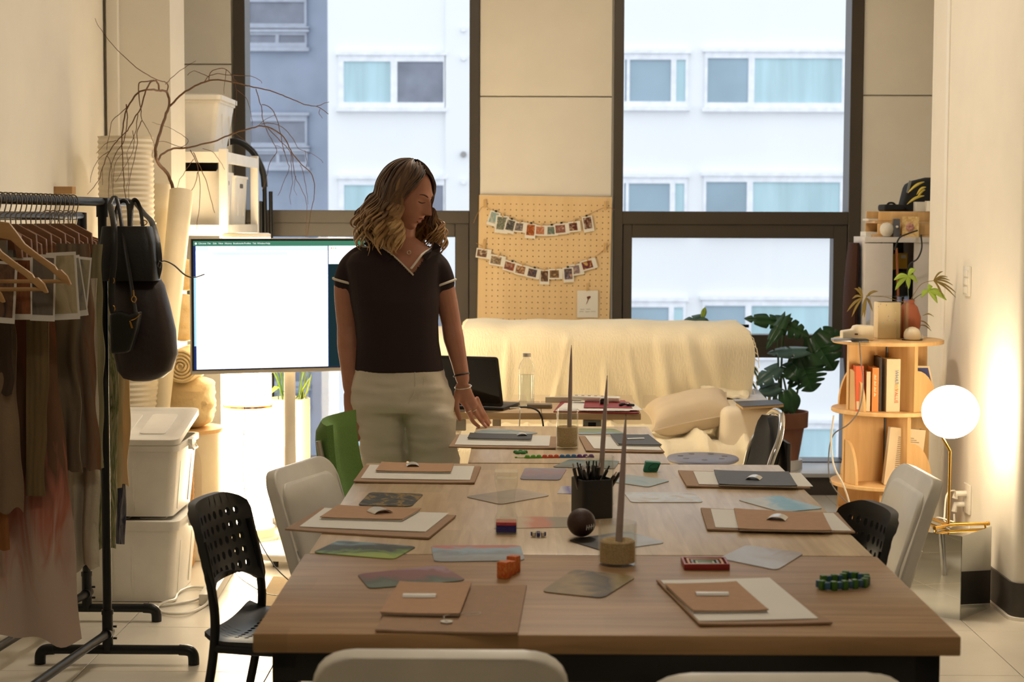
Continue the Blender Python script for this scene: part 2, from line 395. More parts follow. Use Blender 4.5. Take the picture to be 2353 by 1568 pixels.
def window(name, xs, label):
    xa, xb, xc, xd = xs      # outer left, glass left, glass right, outer right (pixels)
    w = thing(name, label, None, (wx(xa), YB, 0), kind='structure')
    y0, y1 = YB-.012, YB+.18
    f = MB()
    zb, zt = wz(1085), 3.35
    f.bx(wx(xa), wx(xb), y0, y1, zb, zt); f.bx(wx(xc), wx(xd), y0, y1, zb, zt)
    f.bx(wx(xb), wx(xc), y0, y1, zb, wz(1058)); f.bx(wx(xb), wx(xc), y0, y1, wz(515), wz(485)); f.bx(wx(xb), wx(xc), y0, y1, 3.29, zt)
    f.bx(wx(xb), wx(xc), y0, y1, wz(820), wz(795))
    f.build('frame', BRONZE, w, bevel=.003, seg=1)
    s = MB(); ya, yc = YB+.0, YB+.12; l, r = wx(xb+1), wx(xc-1); t, b = wz(513), wz(796); ew = wx(xb+21)-wx(xb)
    rw = ew*1.5
    s.bx(l, l+ew, ya, yc, b, t); s.bx(r-rw, r, ya, yc, b, t); s.bx(l+ew, r-rw, ya, yc, wz(546), t); s.bx(l+ew, r-rw, ya, yc, b, wz(768))
    sash = s.build('sash', BRONZE, w, bevel=.003, seg=1)
    hd = MB(); hx = wx(xb)+(wx(xc)-wx(xb))*.49
    hd.bx(hx-.10, hx+.06, YB-.028, YB-.001, wz(776), wz(762)); hd.bx(hx-.03, hx-.012, YB-.06, YB-.028, wz(764), wz(744)); hd.bx(hx-.03, hx+.09, YB-.06, YB-.042, wz(750), wz(743))
    hd.build('handle', BLACKM, sash, bevel=.003)
    for nm, z0, z1, l1, r1, yy in (('upper_pane', wz(486), 3.29, wx(xb), wx(xc), GL), ('sash_pane', wz(768), wz(546), l+ew, r-rw, YB+.07), ('lower_pane', wz(1059), wz(819), wx(xb), wx(xc), GL)):
        MB().bx(l1-.004, r1+.004, yy-.004, yy+.004, z0-.004, z1+.004).build(nm, PANE, w)
    return w
window('window_1', (540, 567, 1078, 1101), 'tall bronze-framed window behind the standing woman')
window('window_2', (1408, 1430, 1947, 1975), 'tall bronze-framed window behind the monstera')
# ================================================================== outside
YF = 40.0
fx = lambda px: P(px, 600, YF).x
fz = lambda py: P(1250, py, YF).z
FACADE = M('white_render', (238, 240, 242), .9, var=.02, scale=.3)
GREYF = M('grey_render', (156, 166, 184), .9, var=.12, scale=.8)
FRAMEW = M('pvc_frame', (236, 238, 244), .5)
b1 = thing('apartment_building', 'white apartment block with sliding windows seen across the street', 'building', (fx(1400), YF, -14))
MB().bx(fx(755), fx(2600), YF, YF+8, -14, 22).build('wall', FACADE, b1)
MB().bx(fx(1024), fx(1100), YF-.12, YF, -14, 22).build('service_strip', FACADE, b1)
def bwin(par, x0, x1, yt, yb, panes, y=YF, mats=None, lower=None):
    f = MB(); d = .1
    xa, xb, za, zb = fx(x0), fx(x1), fz(yb), fz(yt)
    f.bx(xa, xb, y-d, y+.02, zb-.14, zb); f.bx(xa, xb, y-d, y+.02, za, za+.12)
    f.bx(xa-.06, xb+.06, y-d-.06, y, zb, zb+.07); f.bx(xa-.06, xb+.06, y-d-.06, y, za-.09, za)
    xs = [x0]+[v for p in panes for v in p]+[x1]
    for k in range(0, len(xs), 2):
        if xs[k+1]-xs[k] > .5: f.bx(fx(xs[k]), fx(xs[k+1]), y-d+.004, y+.02, za+.119, zb-.139)
    w = f.build('window', FRAMEW, par)
    for k, (a, b) in enumerate(panes):
        MB().bx(fx(a), fx(b), y-.05, y-.02, za+.1, zb-.12).build('pane', (mats or [FARGLASS])[k % len(mats or [1])], w)
    return w
CURT = M('far_curtain_glass', (176, 206, 214), .2, var=.15, scale=.9, stretch=(3, 1, .3))
for k, yt in enumerate((127, 411, 695, 977)):
    bwin(b1, 780, 1022, yt+2, yt+122, [(792, 899), (914, 1019)], mats=[CURT, FARGLASS2])
    bwin(b1, 1424, 1576, yt-4, yt+118, [(1432, 1436), (1443, 1537), (1549, 1570)], mats=[FARGLASS, FARGLASS, CURT])
    bwin(b1, 1614, 1932, yt-8, yt+120, [(1620, 1713), (1727, 1926)], mats=[FARGLASS, CURT])
for yv in (68, 134, 355, 418, 640, 702):
    c = P(1065, yv, YF-.12)
    MB().lathe([(.001, -.10), (.06, -.10), (.07, 0), (.001, 0)], c, 14, Matrix.Rotation(-math.pi/2, 3, 'X')).build('vent', GREYM if yv % 2 else FRAMEW, b1)
YF2 = 43.0
b2 = thing('grey_building', 'blue-grey neighbouring building in shade at the edge of the window view', 'building', (P(600, 600, YF2).x, YF2, -14))
MB().bx(P(300, 600, YF2).x, P(775, 600, YF2).x, YF2, YF2+6, -14, 22).build('wall', GREYF, b2)
fx_, fz_ = fx, fz
fx = lambda px: P(px, 600, YF2).x
fz = lambda py: P(1250, py, YF2).z
FRG = M('far_grey_frame', (176, 182, 196), .6)
FRAMEW_, FRAMEW = FRAMEW, FRG
for yt in (-6, 268, 542, 816):
    bwin(b2, 572, 708, yt-0, yt+74, [(578, 703)], y=YF2, mats=[FARGLASS2])
    bwin(b2, 572, 708, yt+76, yt+118, [(578, 637), (645, 704)], y=YF2, mats=[FARGLASS2])
FRAMEW = FRAMEW_
st('ground', MB().bx(-60, 60, 10.5, 70, -14.2, -14), M('asphalt', (120, 122, 124), .9))
# ================================================================== lamps
WARM = (1.0, .79, .50)
fl_lamp = thing('floor_lamp', 'tall glowing white column floor lamp behind the screen', 'lamp', (-1.27, 8.02, 0))
c0 = Vector((-1.27, 8.02, 0))
SHADE = Emit('lit_column_shade', WARM, LAMP_COLUMN)
MB().lathe([(0, 0), (.135, 0), (.135, .012), (.12, .02), (.12, .06), (0, .06)], c0, 40).build('base', WHITEM, fl_lamp)
MB().lathe([(.108, .06), (.108, .62)], c0, 40, cap=False).build('lower_shade', SHADE, fl_lamp)
MB().lathe([(.112, .62), (.114, .62), (.114, .632), (.112, .632), (.100, .632), (.100, .62), (.112, .62)], c0, 40, cap=False).build('collar', GOLD, fl_lamp)
MB().lathe([(.108, .632), (.108, 1.405)], c0, 40, cap=False).build('upper_shade', SHADE, fl_lamp)
MB().lathe([(.05, 1.405), (.11, 1.405), (.11, 1.42), (.1, 1.425), (.05, 1.425), (.05, 1.405)], c0, 40, cap=False).build('top_ring', WHITEM, fl_lamp)
# mirror cube and globe lamp
e1 = Vector((.186, .239, 0)).normalized(); e2 = Vector((-e1.y, e1.x, 0)); ck = Vector((1.645, 6.44, 0)); S = .275; HC = .315
mc = thing('mirror_cube', 'mirror-clad cube side table on the floor by the pillar', 'side table', ck+(e1+e2)*S/2)
cen = ck+(e1+e2)*S/2
rotm = Matrix((e1, e2, Vector((0, 0, 1)))).transposed()
MB().box(cen+Vector((0, 0, HC/2)), (S-.006, S-.006, HC-.004), rotm).build('body', BLACKM, mc)
for d, nrm in ((e1, e2), (e2, e1)):
    for s in (-1, 1):
        MB().box(cen+nrm*s*(S/2-.0015)+Vector((0, 0, HC/2)), (S if d is e1 else .003, S if d is e2 else .003, HC), rotm).build('mirror_panel', MIRROR, mc)
MB().box(cen+Vector((0, 0, HC+.0015)), (S, S, .003), rotm).build('mirror_top', MIRROR, mc)
gl = thing('globe_lamp', 'lit white globe table lamp with a bent brass stem', 'lamp', cen+Vector((0, 0, HC+.003)))
zt = HC+.003
pole = P(2182, 1200, cen.y-.02); pole.z = 0
GW = Emit('lit_globe', (1, .80, .55), LAMP_GLOBE)
gc = P(2184, 947, cen.y-.0)
rg = 65*cen.y/FPX
prof = [(rg*1.0*math.sin(math.pi*k/20)+.0001, -rg*.945*math.cos(math.pi*k/20)) for k in range(21)]
MB().lathe(prof, gc, 48).build('globe', GW, gl)
kn = P(2183, 1037, cen.y-.02); tp = P(2164, 1003, cen.y-.01)
MB().tube([Vector((kn.x, kn.y, zt+.02)), kn], .0055, 12).tube([kn, tp+(tp-kn)*.4], .0055, 12).build('stem', BRASS, gl)
foot = Vector((kn.x, kn.y, zt+.012))
ft = MB()
for px, py in ((2286, 1203), (2147, 1214), (2128, 1188)):
    q = G(px, py, zt+.012); q.z = zt+.012; d = q-foot; d = d.normalized()*min(d.length, .17); ft.cyl(foot, foot+d, .0065, n=12); ft.cyl(foot+d*.94, foot+d, .008, n=12); ft.cyl(foot+d*.9, foot+d*.9-Vector((0, 0, .0115)), .005, n=8)
ft.build('tripod_foot', BRASS, gl)
for cx_, cy_, lb in ((.2, 6.9, 'unseen round ceiling lamp above the desk, added for fill'), (-.1, 2.3, 'unseen round ceiling lamp behind the near chairs, added for fill')):  # both ceiling lamps are unseen, added for overhead and front fill light
    cpl = thing('ceiling_fill_lamp', lb, 'lamp', (cx_, cy_, ZC), group='added ceiling fill lamps')
    MB().lathe([(0.001, 0), (.3, 0), (.3, -.05), (.28, -.06), (.28, -.02), (0.001, -.02)], (cx_, cy_, ZC), 40).build('housing', WHITEM, cpl)
    MB().lathe([(0.001, -.03), (.275, -.03), (.275, -.055), (0.001, -.06)], (cx_, cy_, ZC), 40).build('diffuser', Emit('fill_diffuser', (1, .88, .73), LAMP_CEILING_FILL*(1 if cy_ > 6 else .46)), cpl)
# ================================================================== tables
TZ = .75
def table(name, label, x0, x1, y0, y1, m, th, legin=.05, leg=.05):
    t = thing(name, label, 'table', ((x0+x1)/2, (y0+y1)/2, 0))
    MB().bx(x0, x1, y0, y1, TZ-th, TZ).build('tabletop', m, t, bevel=.004)
    a = MB(); z1 = TZ-th; i = legin
    a.bx(x0+i, x1-i, y0+i, y0+i+.03, z1-.06, z1); a.bx(x0+i, x1-i, y1-i-.03, y1-i, z1-.06, z1)
    a.bx(x0+i, x0+i+.03, y0+i, y1-i, z1-.06, z1); a.bx(x1-i-.03, x1-i, y0+i, y1-i, z1-.06, z1)
    a.build('apron', BLACKM, t, bevel=.002)
    for lx in (x0+i+leg/2, x1-i-leg/2):
        for ly in (y0+i+leg/2, y1-i-leg/2):
            MB().bx(lx-leg/2, lx+leg/2, ly-leg/2, ly+leg/2, 0, z1).build('leg', BLACKM, t, bevel=.003)
    return t
t1 = table('work_table', 'oak work table with black metal frame nearest the camera', -.484, .792, 3.09, 3.835, OAK, .036, .03, .048)
MB().bx(-.2, .62, 3.42, 3.46, .62, .64).build('cable_tray', BLACKM, t1)
table('work_table', 'large pale maple work table in the middle of the row', -.475, .785, 3.842, 5.275, MAPLE, .03)
table('work_table', 'narrow pale maple table at the far end, touched by the woman', -.165, .455, 5.295, 6.235, MAPLE, .022, .04, .04)
# ------------------------------------------------------------------ paper on the tables
def quad(name, px, z, th, m, r=0, label=None, cat=None, group=None, parent=None, build=True, curl=0):
    """px: near-left, near-right, far-right, far-left pixels read at the table plane"""
    q = [G(a, b, TZ) for a, b in px]
    def fn(u, v, w):
        p = q[0]*(1-u)*(1-v)+q[1]*u*(1-v)+q[2]*u*v+q[3]*(1-u)*v
        c = curl*((2*u-1)**4+(2*v-1)**4*.5)*.5
        return Vector((p.x, p.y, z+w+c))
    if r:
        poly = rrect(1, 1, r, 4, .5, .5)
        mb = MB().prism(poly, fn, 0, th)
    else:
        mb = MB(); n = 6
        mb.sheet(lambda u, v: fn(u, v, th/2), n, n, th)
    o = mb.build(name, m, parent, smooth=False)
    if label: tag(o, label, cat, group)
    return o
def slip(px, w, d, z, rot, label, m=SLIP):
    c = G(px[0], px[1], TZ); mb = MB(); n = 10
    ca, sa = math.cos(rot), math.sin(rot)
    def fn(u, v):
        a = (u-.5)*2.0; x = math.sin(a)/math.sin(1.0)*w/2; zz = (math.cos(a)-math.cos(1.0))*w*.42; y = (v-.5)*d
        return Vector((c.x+ca*x-sa*y, c.y+sa*x+ca*y, z+zz))
    mb.sheet(fn, n, 2, .0006)
    return tag(mb.build('curled_slip', m), label, 'paper slip', 'curled paper slips on the notebooks')
sets = [
 ('the near edge of the oak table', 'dangling over the table edge', KRAFT, 'brown',
  [(862,1455),(1190,1462),(1210,1352),(925,1350)], None, [(873,1424),(1056,1427),(1083,1355),(918,1352)], (964,1386), .024, .064, 1.57),
 ('the near right of the oak table', 'beneath the red fidget box', KRAFT, 'brown',
  [(1607,1442),(1913,1438),(1768,1342),(1508,1340)], [(1606,1436),(1880,1430),(1768,1336),(1518,1342)], [(1592,1420),(1766,1418),(1692,1352),(1527,1357)], (1636,1382), .024, .064, 1.57),
 ('the left edge of the maple table', 'beside the white folding chair', KRAFT, 'brown',
  [(655,1222),(985,1242),(1048,1190),(740,1172)], [(688,1217),(978,1229),(1031,1186),(746,1174)], [(735,1201),(925,1206),(968,1181),(776,1173)], (873,1189), .05, .05, .5),
 ('the far left corner of the maple table', 'beside the green chair', KRAFT, 'brown',
  [(812,1111),(1090,1114),(1105,1077),(838,1074)], [(829,1105),(1080,1109),(1090,1077),(850,1074)], [(863,1092),(1036,1095),(1043,1076),(877,1072)], (948,1080), .036, .05, .1),
 ('the far right corner of the maple table', 'near the grey stool', GREYC, 'charcoal',
  [(1578,1122),(1862,1126),(1832,1091),(1558,1086)], [(1606,1119),(1868,1124),(1840,1093),(1593,1089)], [(1652,1124),(1832,1128),(1812,1095),(1640,1091)], (1732,1111), .042, .05, -.3),
 ('the right edge of the maple table', 'beside the black perforated chair', KRAFT, 'brown',
  [(1625,1222),(1965,1229),(1925,1184),(1610,1173)], [(1644,1219),(1957,1227),(1915,1186),(1633,1176)], [(1697,1228),(1911,1232),(1890,1190),(1686,1181)], (1786,1205), .046, .05, -.3),
 ('the left of the far table', 'beside the woman', GREYC, 'charcoal',
  [(1031,1031),(1277,1034),(1278,1008),(1050,1003)], [(1045,1027),(1262,1030),(1265,1006),(1056,1004)], [(1074,1016),(1221,1019),(1224,1007),(1080,1004)], (1199,1009), .034, .045, .1),
 ('the right of the far table', 'beside the candle jar', GREYC, 'charcoal',
  [(1347,1040),(1527,1043),(1500,1012),(1330,1006)], [(1365,1036),(1521,1040),(1496,1011),(1344,1007)], [(1420,1030),(1521,1032),(1490,1008),(1402,1007)], (1460,1018), .016, .06, -1.3)]
for n, (where, near, bm, bc, env, sh, bk, sp, sw, sd, sr) in enumerate(sets):
    quad('kraft_envelope', env, TZ+.0005, .004, KRAFTD, 0, f'brown kraft envelope on {where}, {near}', 'envelope', 'kraft envelopes on the tables', curl=.003)
    if sh: quad('paper_sheet', sh, TZ+.0055, .0012, PAPER, 0, f'white sheet on the envelope at {where}', 'paper', 'white sheets on the envelopes', curl=.001)
    nb = thing('notebook', f'{bc} notebook on the papers at {where}', 'notebook', G(*bk[0], TZ), group='notebooks on the tables')
    quad('cover', bk, TZ+.0105, .0018, bm, 0, parent=nb, curl=.003)
    inner = [tuple(a+(b-a)*.012 for a, b in zip(bk[k], bk[(k+2) % 4])) for k in range(4)]
    quad('pages', inner, TZ+.0072, .003, PAPER, 0, parent=nb, curl=.001)
    slip(sp, sw, sd, TZ+.0135, sr, f'curled silver-white slip on the notebook at {where}')
bt = G(1026, 1438, TZ)
tg = thing('envelope_button', 'white paper washer with a string tie on the kraft envelope', 'washer', (bt.x, bt.y, TZ+.006))
MB().lathe([(.004, 0), (.0115, 0), (.0115, .0012), (.004, .0012), (.004, 0)], (bt.x, bt.y, TZ+.007), 20, cap=False).build('washer', PAPER, tg)
MB().tube(smoothpath([Vector((bt.x-.002, bt.y, TZ+.0085)), G(1022, 1430, TZ)+Vector((0, 0, .012)), G(1062, 1419, TZ)+Vector((0, 0, .007)), G(1100, 1415, TZ)+Vector((0, 0, .0065)), G(1100, 1420, TZ)+Vector((0, 0, .0065)), G(1068, 1422, TZ)+Vector((0, 0, .0065))]), .0006, 5).build('string', PAPER, tg)
cards = [
 ([(822,1163),(945,1166),(974,1137),(850,1133)], [(24,28,26),(40,44,42),(60,64,60),(150,120,50),(28,26,24)], 4, None, 'dark illustrated card with a golden shape on the maple table'),
 ([(718,1272),(906,1287),(958,1258),(778,1244)], [(150,170,70),(110,140,60),(40,50,40),(60,66,60),(120,150,160)], 3, 'Y', 'green illustrated card with rounded corners on the left table joint'),
 ([(998,1293),(1206,1290),(1196,1255),(990,1256)], [(140,146,148),(152,160,166),(130,140,150),(140,172,190),(190,120,110)], 2.5, 'Y', 'grey-blue illustrated card with a red stripe behind the orange puzzle'),
 ([(848,1355),(1072,1336),(1015,1301),(820,1322)], [(84,100,84),(70,80,64),(120,72,70),(128,76,80),(150,120,130)], 2.5, 'Y', 'plum and green illustrated card above the near brown notebook'),
 ([(1243,1362),(1386,1377),(1463,1328),(1318,1311)], [(130,110,72),(150,124,76),(96,80,50),(60,50,36),(140,120,70)], 2.5, 'X', 'brown and gold illustrated card on the oak table before the near candle jar'),
 ([(1303,1243),(1388,1269),(1531,1249),(1442,1222)], [(30,26,24),(40,34,28),(150,150,156),(180,184,190),(190,196,204)], 2, 'X', 'half black half pale card under the brown ball'),
 ([(1068,1143),(1150,1161),(1266,1140),(1190,1125)], [(150,140,130),(166,150,132),(176,160,140),(196,184,166)], 2, 'X', 'tan and grey card behind the liquid timer'),
 ([(1194,1103),(1286,1105),(1303,1079),(1206,1077)], [(126,120,134),(140,128,142),(160,130,134),(150,144,160)], 2, 'Y', 'mauve illustrated card left of the pen cup'),
 ([(1268,1075),(1412,1079),(1424,1061),(1310,1057)], [(110,110,104),(130,132,124),(120,140,136),(96,112,110)], 3, 'Y', 'grey-green illustrated card at the far edge of the maple table'),
 ([(1400,1108),(1490,1121),(1541,1106),(1440,1092)], [(150,172,180),(166,184,190),(172,180,178),(150,176,190)], 2, None, 'pale blue card right of the pen cup'),
 ([(1450,1156),(1616,1156),(1596,1134),(1433,1133)], [(200,180,150),(210,212,216),(222,228,236),(190,206,216)], 2.5, None, 'white, blue and peach illustrated card in the middle of the maple table'),
 ([(1693,1150),(1797,1179),(1894,1170),(1790,1141)], [(196,200,200),(206,208,206),(140,188,210),(130,182,208),(170,200,216)], 2.4, 'X', 'sky-blue and white illustrated card at the right edge of the maple table'),
 ([(1652,1285),(1785,1312),(1849,1273),(1715,1255)], [(186,190,198),(196,202,212),(190,190,196),(166,156,150)], 2, 'X', 'pale blue-grey card behind the red fidget box'),
 ([(1086,995),(1166,1007),(1240,996),(1130,985)], [(150,158,158),(180,184,180),(130,150,154),(186,186,178)], 3, 'Y', 'white and teal card by the woman\'s fingertips'),
 ([(1330,1000),(1437,998),(1412,987),(1330,986)], [(150,170,196),(130,150,130),(146,150,110),(120,140,90)], 2, 'Y', 'green and blue card behind the far candle jar')]
for k, (q, cs, sc, gr, lb) in enumerate(cards):
    quad('picture_card', q, TZ+(.0005 if k != 4 else .0008), .0016, Print('card_print', cs, sc, 1.2, k+1, .5, gr), .1, lb, 'card', 'illustrated cards on the tables')
quad('paper_sheet', [(1135,1216),(1312,1213),(1306,1190),(1150,1188)], TZ+.0004, .0008, Print('brush_print', [(206,186,158),(206,186,158),(206,140,112),(204,136,110),(160,150,130)], 1.6, .6, 3, .6, 'X', .75), 0, 'thin paper with an orange brush stroke beside the brown ball', 'paper')
quad('paper_sheet', [(1280,1135),(1330,1137),(1332,1119),(1290,1118)], TZ+.0004, .0008, Print('label_print', [(206,202,206),(120,116,170),(210,204,200)], 2, .3, 5, .6, 'X', .8), 0, 'small white paper with a violet border behind the pen cup', 'paper')
# ------------------------------------------------------------------ candle jars
def jar(base, rpx, top, sandy, can, lab):
    b = G(base[0], base[1], TZ); r = rpx*b.y/FPX; b = Vector((b.x, b.y+r, TZ))
    H = P(base[0], top, b.y-r).z-TZ; hs = P(base[0], sandy, b.y-r).z-TZ
    j = thing('candle_jar', f'glass jar of sand {lab}', 'jar', b+Vector((0, 0, .0003)), group='candle jars down the tables')
    MB().lathe([(.001, .0005), (r-.003, .0005), (r, .004), (r, H-.001), (r-.001, H), (r-.0025, H), (r-.0028, H-.002), (r-.0028, .006), (.001, .006)], b, 40).build('glass', CLEAR, j)
    mb = MB(); rs = r-.0034
    prof = [(.0005, .0065), (rs, .0065), (rs, hs)]+[(rs*(1-k/8), hs+.004*math.sin(k*1.1)-.004*(k/8)) for k in range(1, 8)]+[(.0005, hs-.006)]
    mb.lathe(prof, b, 32).build('sand', SAND, j)
    c = thing('taper_candle', f'tall mauve taper candle standing in the sand jar {lab}', 'candle', b+Vector((0, 0, hs-.02)), group='taper candles in the sand jars')
    p0 = P(can[0], can[1], b.y); p0.z = TZ+hs-.02; p1 = P(can[2], can[3], b.y)
    w0 = can[4]*b.y/FPX/2
    ax = p1-p0; pts = [p0+ax*t for t in (0, .2, .5, .8, .97, 1)]
    MB().tube(pts, [w0, w0*.96, w0*.86, w0*.6, w0*.25, w0*.12], 14).build('wax', CANDLE, c)
    MB().tube([p1-ax*.005, p1+ax*.018], .0008, 6).build('wick', BLACKF, c)
jar((1304, 1033), 26, 943, 985, (1308, 980, 1313, 797, 11), 'on the far table')
jar((1379, 1168), 34, 1054, 1112, (1379, 1115, 1395, 868, 13), 'behind the black pen cup')
jar((1421, 1306), 45, 1207, 1252, (1421, 1245, 1438, 957, 17), 'on the joint of the near tables')
# ------------------------------------------------------------------ pen cup with pens
c = G(1361, 1192, TZ); c = Vector((c.x, c.y+.03, TZ)); hw = .049; hh = .098
cup = thing('pen_cup', 'black square pen cup in the middle of the table', 'cup', c)
rot = Matrix.Rotation(math.radians(22), 3, 'Z')
o_ = rrect(hw*1.72, hw*1.72, .012, 4); i_ = rrect(hw*1.72-.005, hw*1.72-.005, .010, 4)
f = lambda pts, z: [c+rot @ Vector((x, y, z)) for x, y in pts]
MB().loft([f(o_, 0), f(o_, hh), f(i_, hh), f(i_, .004)]).build('cup', BLACKP, cup)
PENB = M('pen_black', (26, 24, 24), .25, coat=.5); 
for k, (bx_, by_, tx, ty) in enumerate([(1345,1190,1320,1082),(1352,1190,1330,1078),(1356,1190,1338,1084),(1360,1192,1344,1090),(1362,1190,1352,1080),(1366,1192,1362,1085),(1358,1190,1378,1064),(1364,1190,1372,1096),(1370,1192,1384,1102),(1376,1192,1410,1096),(1380,1190,1421,1092),(1368,1190,1356,1096)]):
    p0 = c+Vector(((k % 4-1.5)*.012, (k//4-1)*.014, .006)); p1 = P(tx, ty, c.y+(k % 3-1)*.02)
    d = (p1-p0); u = d.normalized(); L_ = .135; p1 = p0+u*L_
    pn = thing('pen', 'black pen in the cup, '+['leftmost and leaning left', 'second from the left', 'third from the left', 'fourth from the left', 'upright with a tall clicker', 'near the middle, upright', 'tallest, leaning right before the glass jar', 'short, behind the tallest one', 'low and central at the back', 'leaning right, second from the right', 'rightmost and leaning far right', 'shortest, in the middle front'][k], 'pen', p0, group='pens in the black cup')
    MB().tube([p0, p0+u*.006, p0+u*.1, p0+u*(L_-.012)], [.001, .0045, .0047, .0045], 8).build('barrel', PENB, pn)
    MB().tube([p0+u*(L_-.012), p0+u*L_], .0022, 8).build('clicker', BLACKM if k % 3 else CHROME, pn)
    sd = Vector((u.y, -u.x, 0)); sd = sd.normalized() if sd.length > .01 else Vector((1, 0, 0))
    MB().box(p0+u*(L_-.032)+sd*.006, (.002, .003, .04), u.to_track_quat('Z', 'Y').to_matrix()).build('clip', BLACKM, pn)
# ball
b = G(1336, 1238, TZ); rb = .0335; b = Vector((b.x, b.y+.012, TZ+rb+.0022))
bl = thing('stress_ball', 'dark brown rugby-laced stress ball beside the pen cup', 'ball', b-Vector((0, 0, rb)))
MB().lathe([(rb*math.sin(math.pi*k/16)+.00005, -rb*math.cos(math.pi*k/16)) for k in range(17)], b, 28).build('ball', M('brown_foam', (58, 34, 24), .5, bump=.2, bscale=300), bl)
ln = MB()
def onball(px, py):
    d = ray(px, py).normalized(); oc = EYE-b; bb = oc.dot(d); cc = oc.dot(oc)-(rb+.0006)**2; q = bb*bb-cc
    return EYE+d*(-bb-math.sqrt(max(q, 0)))
ln.tube([onball(1347+t*3.2, 1214-t*.9) for t in range(7)], .0008, 5)
for t in range(4): ln.tube([onball(1349+t*5.2, 1208-t*1.2), onball(1348.5+t*5.2, 1213-t*1.2), onball(1347.5+t*5.2, 1219-t*1.2)], .0009, 5)
ln.build('lacing', PAPER, bl)
# liquid timer
b = G(1163, 1230, TZ); b = Vector((b.x, b.y+.028, TZ)); r = .0275; H = .15
lt = thing('liquid_timer', 'clear hourglass liquid timer with blue and pink fluid', 'toy', b)
def sq(hx, z, y=.02): return [b+Vector((x, yy, z)) for x, yy in rrect(2*hx, 2*hx, .006, 3)]
MB().loft([sq(r, .001), sq(r, .034), sq(r*.8, .048), sq(r*.72, .075), sq(r*.8, .1), sq(r*.95, .118), sq(r, .13), sq(r, .149)]).build('acrylic_body', CLEAR, lt)
MB().loft([sq(r-.003, .005), sq(r-.003, .022)]).build('blue_fluid', M('blue_fluid', (24, 18, 110), .15), lt)
MB().loft([sq(r-.003, .0222), sq(r-.003, .029)]).build('pink_fluid', Glass('pink_fluid', (.8, .25, .3), 1), lt)
MB().loft([sq(r-.003, .132), sq(r-.003, .1335), sq(r-.006, .1338)]).build('cap_plate', CLEAR, lt)
# orange folding puzzle, chains, fidgets
ORG = Print('orange_dye', [(196,84,40),(214,110,50),(220,150,80)], 4, 1, 2, .6)
pz = G(1166, 1328, TZ); sp = thing('folding_puzzle', 'orange and yellow jagged fidget puzzle standing on the oak table', 'toy', pz)
for (px, py, dz) in ((1158, 1330, 0), (1180, 1316, 0), (1170, 1322, 0)):
    q = G(px, py, TZ); w = .016
    star = [(w*(1 if k % 2 == 0 else .72)*math.cos(k*math.pi/4+.3), w*.8*(1 if k % 2 == 0 else .72)*math.sin(k*math.pi/4+.3)) for k in range(8)]
    MB().prism(star, lambda u, v, z, q=q: Vector((q.x+u, q.y+v, TZ+z)), 0.0004, .036 if px != 1170 else .030).build('block', ORG, sp, bevel=.002)
def rect_ring(o, w, d, th, z0, z1): 
    m = MB(); m.bx(o.x-w, o.x+w, o.y-d, o.y-d+th, z0, z1); m.bx(o.x-w, o.x+w, o.y+d-th, o.y+d, z0, z1); m.bx(o.x-w, o.x-w+th, o.y-d+th, o.y+d-th, z0, z1); m.bx(o.x+w-th, o.x+w, o.y-d+th, o.y+d-th, z0, z1); return m
q = G(1620, 1303, TZ); nbx = thing('nested_box', 'red nested frame fidget with orange, grey and green layers', 'toy', q)
for k, (w, d, c_) in enumerate(((.049, .040, (150, 46, 38)), (.039, .031, (196, 128, 62)), (.030, .023, (110, 118, 116)), (.021, .015, (150, 170, 110)))):
    rect_ring(q, w, d, .006, TZ+.0004, TZ+.014-.001*k).build('layer', M('layer', c_, .4), nbx, bevel=.002)
MB().bx(q.x-.015, q.x+.015, q.y-.009, q.y+.009, TZ+.0004, TZ+.010).build('core', M('core_green', (60, 96, 46), .4), nbx, bevel=.003)
ch = thing('tangle_chain', 'blue and green snap chain fidget at the right of the oak table', 'toy', G(1932, 1350, TZ))
CB, CG = M('chain_blue', (52, 92, 120), .4), M('chain_green', (64, 112, 40), .4)
pp = smoothpath([G(*p, TZ) for p in ((1878, 1352), (1900, 1358), (1930, 1357), (1960, 1354), (1988, 1350), (1990, 1340), (1970, 1337), (1945, 1333), (1935, 1340), (1910, 1342), (1885, 1344))], 8)
acc = 0; last = pp[0]; k = 0
cum = [0]
for a, b_ in zip(pp, pp[1:]): cum.append(cum[-1]+(b_-a).length)
def along(s):
    for i in range(len(cum)-1):
        if cum[i+1] >= s: t = (s-cum[i])/max(1e-9, cum[i+1]-cum[i]); return pp[i].lerp(pp[i+1], t), (pp[i+1]-pp[i]).normalized()
    return pp[-1], (pp[-1]-pp[-2]).normalized()
s = .006; lk = .0125
while s < cum[-1]-.004:
    p, d = along(s); R3 = Matrix((d, Vector((-d.y, d.x, 0)), Vector((0, 0, 1)))).transposed()
    MB().box(Vector((p.x, p.y, TZ+.0095+.0004)), (.0115, .013 if k % 2 else .010, .019 if k % 2 else .015), R3).build('link', CB if k % 2 == 0 else CG, ch, bevel=.002)
    s += lk; k += 1
kc = thing('chain_fidget', 'small metal bike-chain fidget with blue rollers', 'toy', G(1237, 1234, TZ))
for k in range(8):
    a = k*math.pi/4; q = G(1237, 1234, TZ)+Vector((math.cos(a)*.014, math.sin(a)*.009, .0075))
    MB().cyl(q-Vector((0, 0, .005)), q+Vector((0, 0, .004)), .0045, n=10).build('roller', CHROME if k % 2 else M('roller_blue', (40, 50, 110), .3), kc)
sp3 = thing('green_fidget', 'green five-lobed bubble fidget on the far table', 'toy', G(1196, 1042, TZ))
GRN = M('fidget_green', (44, 130, 54), .4)
